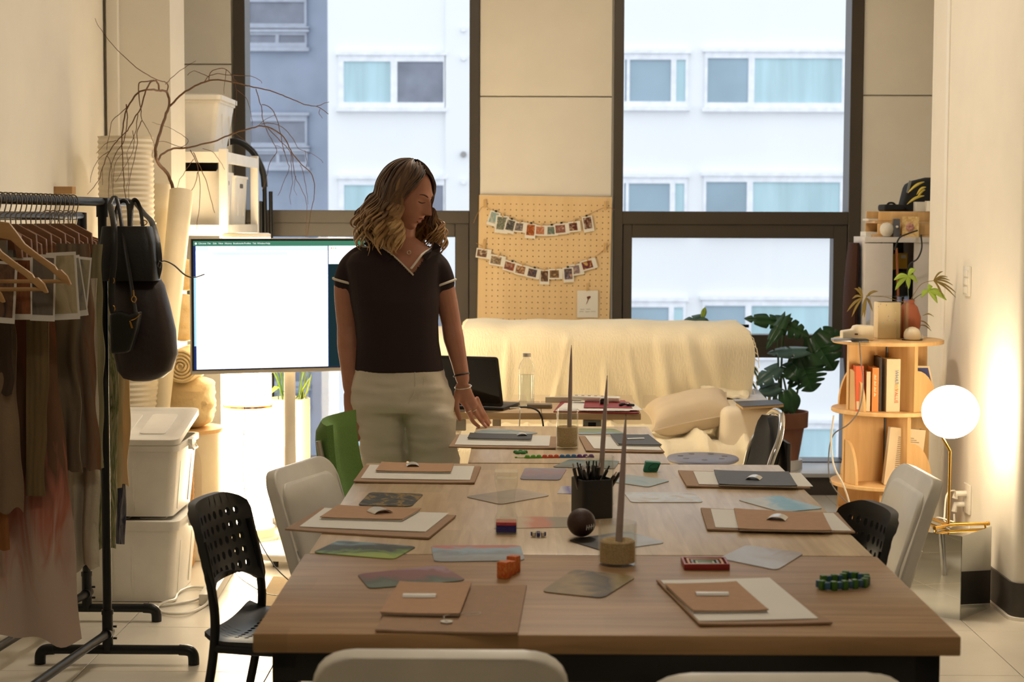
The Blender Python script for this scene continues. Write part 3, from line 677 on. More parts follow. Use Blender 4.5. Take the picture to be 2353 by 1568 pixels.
for k in range(5):
    a = k*2*math.pi/5+.3; q = G(1196, 1042, TZ)+Vector((math.cos(a)*.016, math.sin(a)*.018, 0))
    MB().lathe([(.0005, .0005), (.0075, .0005), (.0085, .004), (.006, .008), (.0005, .009)], q, 12).build('lobe', GRN, sp3)
MB().lathe([(.0005, .001), (.012, .001), (.012, .005), (.0005, .005)], G(1196, 1042, TZ), 16).build('disc', GRN, sp3)
ps = thing('bubble_strip', 'rainbow bubble strip in green, orange, blue and purple on the far table', 'toy', G(1275, 1052, TZ))
a, b_ = G(1205, 1053, TZ), G(1365, 1051, TZ)
for k in range(12):
    cc = ((104, 170, 60), (206, 84, 44), (52, 108, 160), (100, 52, 126))[k//3]
    q = a.lerp(b_, (k+.5)/12); w = (b_-a).length/24
    mb = MB().bx(q.x-w, q.x+w, q.y-.009, q.y+.009, TZ+.0004, TZ+.004)
    mb.lathe([(w*.85, .004), (w*.8, .007), (w*.45, .0098), (.0004, .0105)], Vector((q.x, q.y, TZ)), 10); mb.build('bubble', M('bubble', cc, .4), ps)
MB().tube([a, a+Vector((-.022, 0, 0))], .0022, 6).lathe([(.0005, 0), (.004, 0), (.004, .004), (.0005, .004)], a+Vector((-.026, 0, .0003)), 10).build('pull_tab', M('tab_green', (104, 170, 60), .4), ps)
er = G(1497, 1085, TZ); ek = thing('foam_block', 'teal green foam block with a smiling face drawn on it', 'toy', er)
MB().prism([(-.024, 0), (.017, 0), (.028, .027), (-.017, .03)], lambda u, v, w: Vector((er.x+u, er.y+w, TZ+.0004+v)), -.004, .03).build('block', M('teal_foam', (36, 124, 98), .6), ek, bevel=.003)
yy = er.y-.0046; fc = MB()
fp = lambda a, r1=1.: Vector((er.x+.006+.0135*math.cos(a)*r1+.006*math.sin(a)*r1, yy, TZ+.0150+.0105*math.sin(a)*r1))
fc.tube([fp(k*math.pi/10) for k in range(20)], .0006, 5, closed=True, cap=False)
fc.tube([fp(math.pi+.4+k*.26, .6) for k in range(10)], .0006, 5); fc.tube([fp(1.2, .4), fp(1.4, .55)], .0009, 5); fc.tube([fp(2.3, .4), fp(2.2, .55)], .0009, 5)
fc.build('drawn_face', BLACKM, ek)
# ================================================================== chairs (local frame: the sitter looks along +x, origin on the floor)
def adde(label, loc, rz):
    t = thing('perforated_chair', label, 'chair', loc, rz, 'black perforated plastic chairs')
    w, h = .39, .245
    def back(u, v, wd):     # u across (y), v up
        zc = .535+v; x = -.185-v*.23
        bow = .05*(u/(w/2))**2
        edge = .012 if False else 0
        return Vector((x+bow+wd, u, zc))
    # rounded outline: shrink rows near top and bottom
    n_u, n_v = 12, 7
    us = [-w/2+w*i/n_u for i in range(n_u+1)]; vs = [0+h*j/n_v for j in range(n_v+1)]
    def backr(u, v, wd):
        d = max(0, (v-(h-.055))/.055); d2 = max(0, (.03-v)/.03)
        k = 1-.13*d*d-.05*d2*d2
        dr = .022*max(0, (abs(u)-w*.28)/(w*.22))**2*d
        q = back(u*k, v-dr, wd*(1+.8*(abs(u) > w*.42)+.8*(v > h*.9)))
        q.z += .0 if v > .03 else .06*(1-(u/(w/2))**2)*(1-v/.03)*.9
        return q
    hole = lambda i, j: 1 <= i <= n_u-2 and 1 <= j <= n_v-2
    MB().perf(backr, us, vs, hole, .011, .0092, .0115).build('backrest', BLACKP, t, world=False)
    sw, sd = .39, .37
    us = [-.17+sd*i/14 for i in range(15)]; vs = [-sw/2+sw*j/15 for j in range(16)]
    def seat(u, v, wd):
        e = max(0, (abs(v)-sw*.36)/(sw*.14)); f_ = max(0, (u-.14)/.06); g = max(0, (-u-.11)/.06)
        k = 1-.10*f_*f_-.08*g*g
        return Vector((u, v*k, .452-.012*(1-min(1, (v/.16)**2))+.0*e-.02*f_*f_+.02*g*g+wd))
    MB().perf(seat, us, vs, lambda i, j: 2 <= i <= 11 and 2 <= j <= 12, .012, .0062, .0095).build('seat', BLACKP, t, world=False)
    for s in (-1, 1):
        y = s*.19
        MB().tube(smoothpath([(-.174, y*.95, .70), (-.148, y*.98, .58), (-.14, y*1.0, .47), (-.165, y*1.02, .3), (-.235, y*1.1, .012)], 5), .0115, 10).lathe([(.0005, 0), (.014, 0), (.014, .02), (.0005, .02)], (-.235, y*1.1, 0), 10).build('leg', BLACKM, t, world=False)
        MB().tube(smoothpath([(-.14, y*1.0, .44), (0, y*1.0, .436), (.16, y*.97, .436), (.2, y*.97, .40), (.225, y*1.06, .012)], 5), .0115, 10).lathe([(.0005, 0), (.014, 0), (.014, .02), (.0005, .02)], (.225, y*1.06, 0), 10).build('leg', BLACKM, t, world=False)
    MB().tube([(-.14, -.19, .44), (-.16, -.1, .435), (-.16, .1, .435), (-.14, .19, .44)], .009, 8).build('back_rail', BLACKM, t, world=False)
    return t
adde('black perforated plastic chair at the left of the table, by the clothes rack', (-.585, 4.38, 0), math.radians(-9))
adde('black perforated plastic chair at the right of the table, before the white chair', (.675, 4.30, 0), math.pi+math.radians(7))
def folding(label, loc, rz):
    t = thing('folding_chair', label, 'chair', loc, rz, 'white plastic folding chairs')
    w, h, a = .43, .36, math.radians(17)
    ca, sa = math.cos(a), math.sin(a)
    def fr(u, v, wd):   # u across, v up along the back, wd thickness (+ front)
        bow = -.03*(1-(u/(w/2))**2)
        return Vector((-.125-v*sa+(wd+bow)*ca, u, .44+v*ca+(wd+bow)*sa))
    ol = rrect(w, h, .075, 6, 0, h/2)
    MB().prism(ol, fr, -.022, .012).build('back_shell', WHITEP, t, world=False, bevel=.008, seg=3)
    ip = rrect(w*.84, h*.80, .05, 6, 0, h*.47)
    mb = MB(); mb.loft([[fr(u, v, .008) for u, v in ip], [fr(u, v, .022) for u, v in ip], [fr(u*.93, (v-h*.47)*.93+h*.47, .030) for u, v in ip]])
    mb.build('back_panel', WHITEP, t, world=False, bevel=.004, seg=3)
    sl = MB(); sl.prism(rrect(w*.56, .012, .005, 3, 0, h*.93), fr, .0125, .016); sl.build('grip_slot', M('slot_shade', (150, 142, 124), .6), t, world=False)
    for s in (-1, 1):
        y = s*(w/2-.028)
        MB().tube([fr(y, .16, -.012), fr(y, -.02, -.012), Vector((.06, y, .33)), Vector((.22, y, .012))], .0115, 10).build('leg', M('pale_tube', (214, 208, 192), .35), t, world=False)
        MB().tube([Vector((.14, y*.86, .43)), Vector((-.02, y*.86, .25)), Vector((-.235, y*.86, .012))], .0115, 10).build('leg', M('pale_tube', (214, 208, 192), .35), t, world=False)
        MB().box(fr(y*1.02, .10, -.0), (.03, .012, .045), Matrix.Rotation(-a, 3, 'Y')).build('hinge', GREYM, t, world=False, bevel=.003)
    MB().tube([(-.225, -w*.38, .04), (-.225, w*.38, .04)], .01, 8).build('stretcher', M('pale_tube', (214, 208, 192), .35), t, world=False)
    ol = rrect(.38, .40, .07, 6, .02, 0)
    MB().prism(ol, lambda u, v, wd: Vector((u, v, .435+wd-.012*(1-(v/.2)**2))), -.012, .012).build('seat', WHITEP, t, world=False, bevel=.006, seg=3)
    return t
folding('white plastic folding chair at the left of the table, before the screen stand', (-.43, 4.99, 0), math.radians(-17))
folding('white plastic folding chair at the right of the table, before the mirror cube', (.90, 4.94, 0), math.pi+math.radians(2))
folding('white plastic folding chair nearest the camera, centred before the oak table', (-.135, 3.09, 0), math.pi/2)
folding('white plastic folding chair at the bottom edge, right of the other near one', (.405, 2.95, 0), math.pi/2+.02)
# green upholstered chair
g = thing('upholstered_chair', 'green fabric chair with a pale frame behind the woman\'s hand', 'chair', (-.36, 5.60, 0), math.radians(-4))
def gb(u, v):
    y = (u-.5)*.43; z = .45+.40*v; x = -.165-.20*(v**1.0)*.55-.03*math.sin(v*math.pi)+.05*(2*u-1)**2
    return Vector((x, y, z))
mb = MB(); 
def gfn(u, v, wd):
    p = gb(u, v); d = min(1, min(u, 1-u)*7, min(v, 1-v)*7)
    th = .010+.022*math.sqrt(max(0, 1-(1-d)**2)); return p+Vector((wd*th, 0, wd*th*.25))
n = 14; rings = []
fr_ = [[gfn(i/n, j/n, 1) for j in range(n+1)] for i in range(n+1)]; bk_ = [[gfn(i/n, j/n, -1) for j in range(n+1)] for i in range(n+1)]
vs = [p for r in fr_ for p in r]+[p for r in bk_ for p in r]; N_ = (n+1)**2; fs = []
for i in range(n):
    for j in range(n):
        a_, b_, c_, d_ = i*(n+1)+j, (i+1)*(n+1)+j, (i+1)*(n+1)+j+1, i*(n+1)+j+1
        fs += [(a_, b_, c_, d_), (N_+d_, N_+c_, N_+b_, N_+a_)]
for i in range(n):
    for j in (0, n): fs.append((i*(n+1)+j, (i+1)*(n+1)+j, N_+(i+1)*(n+1)+j, N_+i*(n+1)+j)); fs.append((j*(n+1)+i, j*(n+1)+i+1, N_+j*(n+1)+i+1, N_+j*(n+1)+i))
mb.add(vs, fs).build('backrest', GREENF, g, world=False)
MB().bx(-.19, .22, -.22, .22, .42, .47).build('seat', GREENF, g, world=False, bevel=.02, seg=4)
for s in (-1, 1):
    y = s*.215
    MB().tube(smoothpath([(-.262, y*.98, .80), (-.235, y, .66), (-.20, y, .52), (-.17, y, .43), (-.21, y, .2), (-.25, y, .012)], 4), .013, 10, flat=.7).build('leg', M('silver_frame', (206, 200, 186), .3, metal=.4), g, world=False)
    MB().tube(smoothpath([(-.17, y, .42), (.1, y, .42), (.2, y, .38), (.24, y, .012)], 4), .013, 10).build('leg', M('silver_frame', (206, 200, 186), .3, metal=.4), g, world=False)
# black chair with chrome back rim by the sofa
k = thing('desk_chair', 'black padded chair with a chrome-edged back beside the stool', 'chair', (.655, 6.30, 0), math.pi+.05)
def kb(v): return (-.16-.10*v-.03*math.sin(v*3.1), .42+.36*v)
mb = MB(); rings = []
for j in range(13):
    v = j/12; x, z = kb(v); hw_ = .185*math.sqrt(max(.02, 1-max(0, (v-.6)/.42)**2))
    rings.append([Vector((x+.030*math.cos(2*math.pi*q/20)*(.5+.5*min(1, (1-v)*5+.2))+.03*(math.sin(2*math.pi*q/20))**2, hw_*math.sin(2*math.pi*q/20), z)) for q in range(20)])
mb.loft(rings).build('backrest', BLACKF, k, world=False)
MB().tube(smoothpath([(-.175, -.20, .42), (-.21, -.205, .62), (-.25, -.175, .72), (-.275, -.09, .785), (-.28, 0, .795), (-.275, .09, .785), (-.25, .175, .72), (-.21, .205, .62), (-.175, .20, .42)], 6), .012, 10).build('chrome_rim', CHROME, k, world=False)
MB().bx(-.30, -.285, -.14, .14, .46, .70).build('back_shell', M('grey_shell', (70, 66, 62), .5), k, world=False, bevel=.008)
MB().bx(-.29, -.20, -.03, .03, .56, .59).build('bracket', BLACKM, k, world=False)
MB().bx(-.19, .22, -.22, .22, .40, .46).build('seat', BLACKF, k, world=False, bevel=.025, seg=4)
for sx, sy in ((-1, -1), (-1, 1), (1, -1), (1, 1)):
    MB().tube([(sx*.17, sy*.19, .41), (sx*.21, sy*.21, .0)], .012, 10).build('leg', CHROME, k, world=False)
# stool
q = G(1615, 1050, .45); s_ = thing('round_stool', 'low round blue-grey stool with seven holes before the sofa', 'stool', (q.x, q.y, 0))
STOOL = M('stool_blue_grey', (118, 124, 146), .5)
mb = MB(); R1 = .158; rings_f = []
pts_h = [(.1*math.cos(a), .1*math.sin(a)) for a in [2*math.pi*i/7+.2 for i in range(7)]]
bm = bmesh.new()
nr, na = 12, 42
grid = {}
mb.lathe([(.0005, .43), (R1-.01, .43), (R1, .437), (R1, .445), (R1-.006, .45), (.0005, .45)], (q.x, q.y, 0), 48)
seat_o = mb.build('seat', STOOL, s_)
for hx, hy in pts_h:
    MB().lathe([(.0005, .4495), (.0135, .4495), (.0135, .4506), (.0005, .4506)], (q.x+hx, q.y+hy, 0), 14).build('hole', BLACKM, seat_o)
for a in range(4):
    an = a*math.pi/2+.5; dx, dy = math.cos(an), math.sin(an)
    MB().tube(smoothpath([(q.x+dx*.05, q.y+dy*.05, .424), (q.x+dx*.11, q.y+dy*.11, .418), (q.x+dx*.14, q.y+dy*.14, .37), (q.x+dx*.17, q.y+dy*.17, .0)], 4), .0095, 8).build('leg', BLACKM, s_)
# ================================================================== sofa
SX0, SX1 = -.68, 1.215; SF, SB = 8.0, 8.95
sf = thing('sofa', 'cream two-seat sofa under the window wall', 'sofa', ((SX0+SX1)/2, 8.5, 0))
AW = .29
MB().bx(SX0+AW-.02, SX1-AW+.02, SF+.02, SB-.1, .06, .30).build('base', SOFAF, sf, bevel=.02, seg=3)
MB().bx(SX0+AW, SX1-AW, SF+.01, 8.62, .30, .435).build('seat_cushion', SOFAF, sf, bevel=.04, seg=4)
MB().prism([(8.60, .30), (8.52, .86), (8.56, .92), (8.66, .945), (8.88, .945), (8.95, .90), (8.97, .1), (8.8, .06)], lambda y, z, x: Vector((x, y, z)), SX0+.05, SX1-.14).build('backrest', SOFAF, sf, bevel=.035, seg=4)
for xa, xb in ((SX0, SX0+AW), (SX1-AW, SX1)):
    MB().bx(xa, xb, SF, SB-.02, .06, .625).build('armrest', SOFAF, sf, bevel=.05, seg=5)
for lx in (SX0+.06, SX1-.06):
    for ly in (SF+.06, SB-.06): MB().bx(lx-.025, lx+.025, ly-.025, ly+.025, 0, .07).build('leg', BLACKM, sf)
# throw
prof = [(8.985, .62), (8.985, .86), (8.95, .945), (8.88, .965), (8.72, .967), (8.58, .955), (8.515, .90), (8.525, .80), (8.55, .68), (8.575, .56), (8.58, .475), (8.50, .452), (8.3, .45), (8.1, .452), (8.0, .445), (7.975, .38), (7.972, .22)]
pf = smoothpath([Vector((0, y, z)) for y, z in prof], 4)
def throw(u, v):
    s = v*(len(pf)-1); i = min(int(s), len(pf)-2); p = pf[i].lerp(pf[i+1], s-i)
    xl = P(1068, 800, 8.7).x; xr = SX1-.125
    x = xl+(xr-xl)*u
    k = min(1, max(0, (v-.25)*3))
    nz = mnoise.noise(Vector((x*4.5, v*1.3, 1.1)))*.032+mnoise.noise(Vector((x*11, v*2.2, 5)))*.014+mnoise.noise(Vector((x*3+v*6, v*7, 9)))*.012
    nz += .035*math.exp(-((x-.22+.30*(v-.35))/.022)**2)*k
    for x_0, sl, wd, am in ((-.20, .05, .02, .012), (-.08, .0, .025, .016), (.06, -.1, .018, .014), (.40, .12, .03, .03), (.52, .25, .024, .022), (.66, .35, .03, .034), (.80, .42, .026, .026), (.92, .2, .03, .022)):
        nz += am*math.exp(-((x-x_0-sl*(v-.35))/wd)**2)*min(1, k*1.2)*(1+.4*math.sin(v*9+x_0*20))
    nz -= .012
    sd = (.012+nz*k if nz > -.006 else .004)
    flat = .45 < v
    off = max(.006, .012+nz*(.35+.65*k))
    if p.z < .50 and p.y > 7.99: d = Vector((0, 0, 1))
    elif p.z > .93: d = Vector((0, 0, 1))
    elif p.y > 8.9: d = Vector((0, 1, .0))
    else: d = Vector((0, -1, .15))
    if p.z > .93: off = .008+abs(nz)*.35
    xo = x+mnoise.noise(Vector((u*3, v*6, 2)))*.02*(1 if .02 < u < .98 else 1.5)
    if u > .86 and .3 < v < .62: xo += (u-.86)*.35*math.sin((v-.3)/.32*math.pi)
    return Vector((xo, p.y, p.z))+d*off
th = thing('throw_blanket', 'crinkled cream gauze throw draped over the sofa back and seat', 'blanket', (.4, 8.5, .45))
MB().sheet(throw, 120, 90, .005).build('cloth', THROW, th)
fb = MB()
for k in range(46):
    v = .06+.9*k/46
    for u in (0, 1):
        p = throw(u, v); dx = (.016+.01*random.random())*(1 if u else -1)
        fb.tube([p, p+Vector((dx*.6, -.004, -.012)), p+Vector((dx*.8, -.006+random.uniform(-.01, .0), -.034-.012*random.random()))], .0022, 4)
fr0 = fb.build('fringe', THROW, th); fr0['kind'] = 'stuff'
# pile of throw at the arm
mb = MB()
def pile(u, v):
    p = P(1610+110*u, 905-14*math.sin(u*3)+8*v, 8.62-.25*v)
    p.z = .635+.035*math.sin(math.pi*min(1, v*1.2))*(1-.7*u)+.02*mnoise.noise(Vector((u*6, v*6, 3)))
    return p
tag(MB().sheet(pile, 24, 12, .008).build('folded_cloth', THROW), 'loose fringed end of cream cloth bunched on the sofa arm', 'cloth')
# pillow
def pillow(name, c, ax, ay, L_, W_, T_, m, label):
    ax = ax.normalized(); az = ax.cross(ay).normalized(); ay = az.cross(ax); n = 24; vs, fs = [], []
    t = thing(name, label, 'cushion', c-Vector((0, 0, T_*.5)))
    def pt(u, v, s):
        cu, cv = 2*u-1, 2*v-1
        th_ = T_/2*(max(0, (1-cu**4)*(1-cv**4)))**.55
        x = cu*(1-.10*(1-cv*cv)*abs(cu)**2)*L_/2; y = cv*(1-.12*(1-cu*cu)*abs(cv)**2)*W_/2
        wr = 1+.10*mnoise.noise(Vector((cu*2.5, cv*2.5, s*3)))
        return c+ax*x+ay*y+az*s*th_*wr
    for s in (1, -1):
        for i in range(n+1):
            for j in range(n+1): vs.append(pt(i/n, j/n, s))
    N2 = (n+1)**2
    for i in range(n):
        for j in range(n):
            a_, b_, c_, d_ = i*(n+1)+j, (i+1)*(n+1)+j, (i+1)*(n+1)+j+1, i*(n+1)+j+1
            fs += [(a_, b_, c_, d_), (N2+d_, N2+c_, N2+b_, N2+a_)]
    MB().add(vs, fs).build('cover', m, t)
    edge = [pt(i/n, 0, 0) for i in range(n+1)]+[pt(1, j/n, 0) for j in range(1, n+1)]+[pt(1-i/n, 1, 0) for i in range(1, n+1)]+[pt(0, 1-j/n, 0) for j in range(1, n)]
    MB().tube(edge, .004, 6, closed=True, cap=False).build('piping', m, t)
    return t
pillow('pillow', P(1585, 946, 8.2), Vector((1, .05, .20)), Vector((-.1, .9, .28)), .41, .26, .16, PILLOW, 'beige linen cushion leaning on the sofa seat by the arm')
def flatbook(name, px, z, th, m, label, cat, pages=None, grp=None):
    q = [G(a, b, z) for a, b in px]; fn = lambda u, v, w: Vector(((q[0]*(1-u)*(1-v)+q[1]*u*(1-v)+q[2]*u*v+q[3]*(1-u)*v).xy.to_tuple()+(z+w,)))
    t = thing(name, label, cat, (q[0].x, q[0].y, z), group=grp)
    MB().prism([(0, 0), (1, 0), (1, 1), (0, 1)], fn, th*.82, th).build('cover', m, t)
    MB().prism([(.012, .012), (.988, .012), (.988, .988), (.012, .988)], fn, 0.0003, th*.82).build('pages', pages or PAPER, t)
    return t
flatbook('sketchbook', [(1706, 942), (1802, 936), (1785, 925), (1690, 931)], .627, .014, M('navy_cover', (56, 62, 76), .5), 'dark blue-grey sketchbook lying on the sofa arm', 'book', M('cream_pages', (206, 176, 128), .7))
quad_ = [G(a, b, .626) for a, b in ((1690, 925), (1765, 922), (1740, 900), (1672, 905))]
tag(MB().sheet(lambda u, v: (quad_[0]*(1-u)*(1-v)+quad_[1]*u*(1-v)+quad_[2]*u*v+quad_[3]*(1-u)*v)+Vector((0, .03, .002+.01*v*u)), 6, 6, .002).build('paper_sheet', M('bluish_paper', (206, 208, 218), .6)), 'large bluish white paper on the sofa arm under the sketchbook', 'paper')
# ================================================================== monstera
pc = P(1793, 1066, 9.58); pc.z = .122
mo = thing('monstera_plant', 'monstera with split leaves in a terracotta pot on the window step', 'plant', pc)
MB().lathe([(.0005, 0), (.12, 0), (.12, .05), (.0005, .05)], pc, 32).build('saucer', WHITEM, mo)
hp = P(1793, 945, pc.y).z-.122
MB().lathe([(.0005, .05), (.098, .05), (.104, .08), (.128, hp-.085), (.147, hp-.085), (.150, hp), (.138, hp), (.134, hp-.03), (.0005, hp-.03)], pc, 36).build('pot', TERRA, mo)
MB().lathe([(.0005, 0), (.132, 0), (.132, .004), (.0005, .012)], pc+Vector((0, 0, hp-.028)), 24).build('soil', M('soil', (60, 44, 34), .95, bump=.6, bscale=60), mo)
def monleaf(base, tip, wd, yb, yt, m, splits=4, droop=.03, roll=0.0):
    b = P(*base, yb); t = P(*tip, yt); ax = t-b; L_ = ax.length; ax.normalize()
    view = Vector((0, -1, 0)); side = ax.cross(view)
    side = side.normalized() if side.length > .01 else Vector((1, 0, 0))
    side = Matrix.Rotation(roll, 3, ax) @ side; nor = side.cross(ax).normalized(); w = wd*((yb+yt)/2)/FPX
    N3 = 64; mb = MB()
    for s in (-1, 1):
        mid, out = [], []
        for i in range(N3+1):
            v = i/N3
            half = (math.sin(math.pi*min(1, (v*.93+.07))**.8))**.75*w/2*(1-.15*v)
            if splits:
                for q_ in range(splits-1 if splits > 2 else splits):
                    half *= 1-.55*math.exp(-((v-.34-.42*q_/max(1, splits-2))/.022)**2)
            mp_ = b+ax*(L_*v)+nor*(-droop*v*v+.004)
            lobe = -.16*L_*max(0, 1-v*5)
            mid.append(mp_); out.append(mp_+side*s*half+ax*(lobe+half*.22)+nor*(-abs(half)*.30*half/w*2))
        vs = mid+out; fs = [(i, i+1, N3+1+i+1, N3+1+i) for i in range(N3)]
        mb.add(vs, fs)
    o = mb.build('leaf', m, mo)
    sm = o.modifiers.new('thickness', 'SOLIDIFY'); sm.thickness = .0012
    return b
lv = [((1838,822),(1868,900),104,9.45,9.40,LEAF,5,.02,.15), ((1800,742),(1714,728),40,9.5,9.45,LEAF,3,.03,.5), ((1786,738),(1862,768),56,9.42,9.38,LEAF,4,.04,-.5),
      ((1805,728),(1760,800),34,9.4,9.3,LEAF,3,.02,.6), ((1850,806),(1764,808),44,9.4,9.35,LEAFB,3,.02,.9), ((1870,775),(1915,850),92,9.5,9.42,LEAF,4,.03,.2),
      ((1875,790),(1935,765),70,9.5,9.5,LEAF,3,.03,-.3), ((1788,846),(1738,884),46,9.3,9.25,LEAFB,3,.01,.5), ((1790,890),(1742,902),38,9.3,9.25,LEAFB,0,.01,.5),
      ((1806,900),(1826,948),52,9.3,9.26,LEAF,0,.02,.1), ((1616,730),(1560,748),34,9.55,9.5,LEAFB,3,.02,.6), ((1615,728),(1620,706),14,9.55,9.55,LIME,0,.0,.0), ((1692,796),(1704,822),26,9.4,9.4,LEAFB,0,.0,.4), ((1828,842),(1804,870),60,9.42,9.4,LEAF,3,.0,.3)]
pot_top = pc+Vector((0, 0, hp-.02))
for kk, a in enumerate(lv):
    b = monleaf(*a); s0 = pot_top+Vector((random.uniform(-.07, .07), random.uniform(-.05, .05), 0))
    md = s0.lerp(b, .55)+Vector((0, .02, .06))
    MB().tube(smoothpath([s0, md, b], 5), [.006]*6+[.0045]*5, 6).build('stalk', STEM, mo)
MB().tube([P(1768, 1000, 9.6), P(1768, 870, 9.6)], .009, 8).build('support_stake', M('moss_pole', (170, 150, 96), .9), mo)
# ================================================================== desk by the sofa
DZ = .75
dk = thing('folding_desk', 'narrow wooden desk with a height handle before the sofa', 'desk', (.12, 6.86, 0))
MB().bx(-.30, .073, 6.66, 7.10, DZ-.026, DZ).build('desktop', DESKW, dk, bevel=.003)
MB().bx(.076, .458, 6.66, 7.10, DZ-.026, DZ).build('desktop', DESKW, dk, bevel=.003)
DG = M('desk_grey', (176, 170, 156), .5)
for lx in (-.10, .30):
    MB().bx(lx-.017, lx+.017, 6.86, 6.90, .03, DZ-.026).build('leg', DG, dk, bevel=.003)
    MB().bx(lx-.03, lx+.03, 6.68, 7.08, 0, .03).build('foot', DG, dk, bevel=.004)
cb = P(1360, 968, 6.69); MB().box((cb.x, 6.69, DZ-.045), (.07, .04, .036)).build('control_box', M('control_grey', (130, 128, 120), .5), dk, bevel=.004)
MB().box((cb.x, 6.669, DZ-.047), (.03, .002, .02)).build('display', BLACKM, dk)
MB().box((P(1062, 975, 6.68).x-.01, 6.68, DZ-.05), (.05, .01, .045)).build('side_plate', DG, dk, bevel=.008)
# laptop
LB = M('laptop_black', (44, 42, 42), .45, metal=.3)
c_ = G(1157, 944, DZ); lp = thing('laptop', 'open black laptop on the desk', 'laptop', (c_.x-.15, c_.y+.1, DZ), 0)
hx0, hx1 = P(1030, 940, 6.80), P(1157, 945, 6.72)
ux = Vector((.32, -.10, 0)).normalized(); uy = Vector((.10, .32, 0)).normalized(); o0 = Vector((hx1.x, hx1.y, DZ+.0005))
fnb = lambda u, v, w: o0-ux*u+uy*v+Vector((0, 0, w))
MB().prism([(0, 0), (.31, 0), (.31, .215), (0, .215)], fnb, .0005, .013).build('base', LB, lp, bevel=.004)
MB().prism([(.03, .025), (.28, .025), (.28, .12), (.03, .12)], fnb, .0131, .0139).build('keyboard', BLACKM, lp)
tl = Vector((-uy.x*.34, -uy.y*.34, .94)).normalized()
fnl = lambda u, v, w: o0+Vector((0, 0, .014))-ux*u+tl*v+(tl.cross(ux))*w
lid = MB().prism(rrect(.31, .21, .012, 4, .155, .108), fnl, -.003, .003).build('lid', LB, lp)
MB().prism(rrect(.295, .19, .006, 3, .155, .108), fnl, .0031, .0036) if False else None
# the screen faces the woman's side of the desk (away from the camera)
MB().prism(rrect(.29, .185, .004, 3, .155, .110), lambda u, v, w: fnl(u, v, -w), .0031, .0036).build('screen', M('dark_screen', (16, 18, 22), .1), lp)
# bottle
bt = G(1210, 938, DZ); bt = Vector((bt.x, bt.y+.05, DZ)); br = 18.5*bt.y/FPX
bo = thing('water_bottle', 'clear ribbed plastic water bottle on the desk', 'bottle', bt)
hB = P(1210, 812, bt.y).z-DZ
pr_ = [(.0005, .003), (br*.9, .001), (br, .01)]
z = .012
while z < hB*.62: pr_ += [(br, z), (br*.95, z+.004)]; z += .009
pr_ += [(br, hB*.66), (br*1.0, hB*.74), (br*.82, hB*.82), (br*.45, hB*.895), (br*.42, hB*.92), (br*.52, hB*.925), (br*.52, hB*.935), (br*.42, hB*.94)]
MB().lathe(pr_, bt, 28, cap=False).build('body', Glass('pet_plastic', (.93, .94, .94), 1.0), bo)
MB().lathe([(.0005, .006), (br*.93, .006), (br*.93, hB*.60), (.0005, hB*.60)], bt, 24).build('water', Glass('water', (.93, .96, .97), .8), bo)
MB().lathe([(br*.50, hB*.935), (br*.50, hB), (.0005, hB)], bt, 24, cap=False).build('cap', WHITEP, bo)
# power bank, papers, red folder, remote, watch
pb = G(1240, 940, DZ); tag(MB().prism(rrect(.10, .06, .012, 4), lambda u, v, w: Vector((pb.x+u, pb.y+.03+v, DZ+.0004+w)), 0, .016).build('power_bank', M('power_bank', (120, 108, 90), .4), bevel=.003), 'flat bronze power bank beside the water bottle', 'power bank')
rf = [G(a, b, DZ) for a, b in ((1272, 948), (1468, 951), (1445, 926), (1290, 924))]
fnr = lambda u, v, w: Vector(((rf[0]*(1-u)*(1-v)+rf[1]*u*(1-v)+rf[2]*u*v+rf[3]*(1-u)*v).xy.to_tuple()+(DZ+w,)))
rd = thing('red_folder', 'red folder at the end of the desk with papers spilling from it', 'folder', (rf[0].x, rf[0].y, DZ))
REDF = M('red_folder', (140, 30, 36), .5)
MB().prism([(.0, -.02), (1.0, -.02), (1, 1), (0, 1)], fnr, .0005, .004).build('back_cover', REDF, rd)
MB().prism([(.35, .2), (.95, .2), (.93, .95), (.35, .9)], fnr, .011, .0125).build('front_flap', REDF, rd)
for k, (u0, v0, u1, v1) in enumerate(((.02, .02, .72, .8), (.1, .1, .78, .95), (.3, .0, .9, .7), (.6, .05, 1.06, .62))):
    tag(MB().prism([(u0, v0), (u1, v0+.03), (u1-.03, v1), (u0+.05, v1-.04)], fnr, .0045+k*.0016, .0056+k*.0016).build('paper_sheet', PAPER), ['white paper at the bottle side of the red folder', 'white paper behind, under the remote', 'white paper in the middle of the red folder', 'white paper jutting past the right of the red folder'][k], 'paper', 'loose papers on the red folder')
a, b = P(1315, 918, 6.98), P(1425, 922, 6.95)
dv = (b-a).normalized(); R3 = Matrix((dv, Vector((-dv.y, dv.x, 0)).normalized(), dv.cross(Vector((-dv.y, dv.x, 0)).normalized()))).transposed()
rm = thing('remote_control', 'long white remote control on the desk papers', 'remote', (a+b)/2)
mid = (a+b)/2; mid.z = DZ+.026
MB().box(mid, ((b-a).length, .045, .018), R3).build('body', WHITEP, rm, bevel=.006, seg=3)
for k in range(5): MB().box(mid+dv*(-.08+.026*k)+Vector((0, -.004, .0095)), (.011, .009, .003), R3).build('button', GREYM, rm)
MB().box(P(1310, 920, 7.06), (.20, .006, .02)).v and tag(MB().bx(P(1253, 915, 7.06).x, P(1335, 915, 7.06).x, 7.03, 7.05, DZ+.0005, DZ+.022).build('ruler_box', M('grey_card_box', (188, 184, 170), .6)), 'low grey-green card box behind the papers on the desk', 'box')
w = P(1388, 926, 6.86); wt = thing('smart_watch', 'white square smart watch standing on the desk papers', 'watch', (w.x, w.y, DZ+.012))
MB().prism(rrect(.036, .042, .012, 4), lambda u, v, k: Vector((w.x+u, w.y+k, w.z+v)), -.006, .006).build('case', WHITEP, wt, bevel=.002)
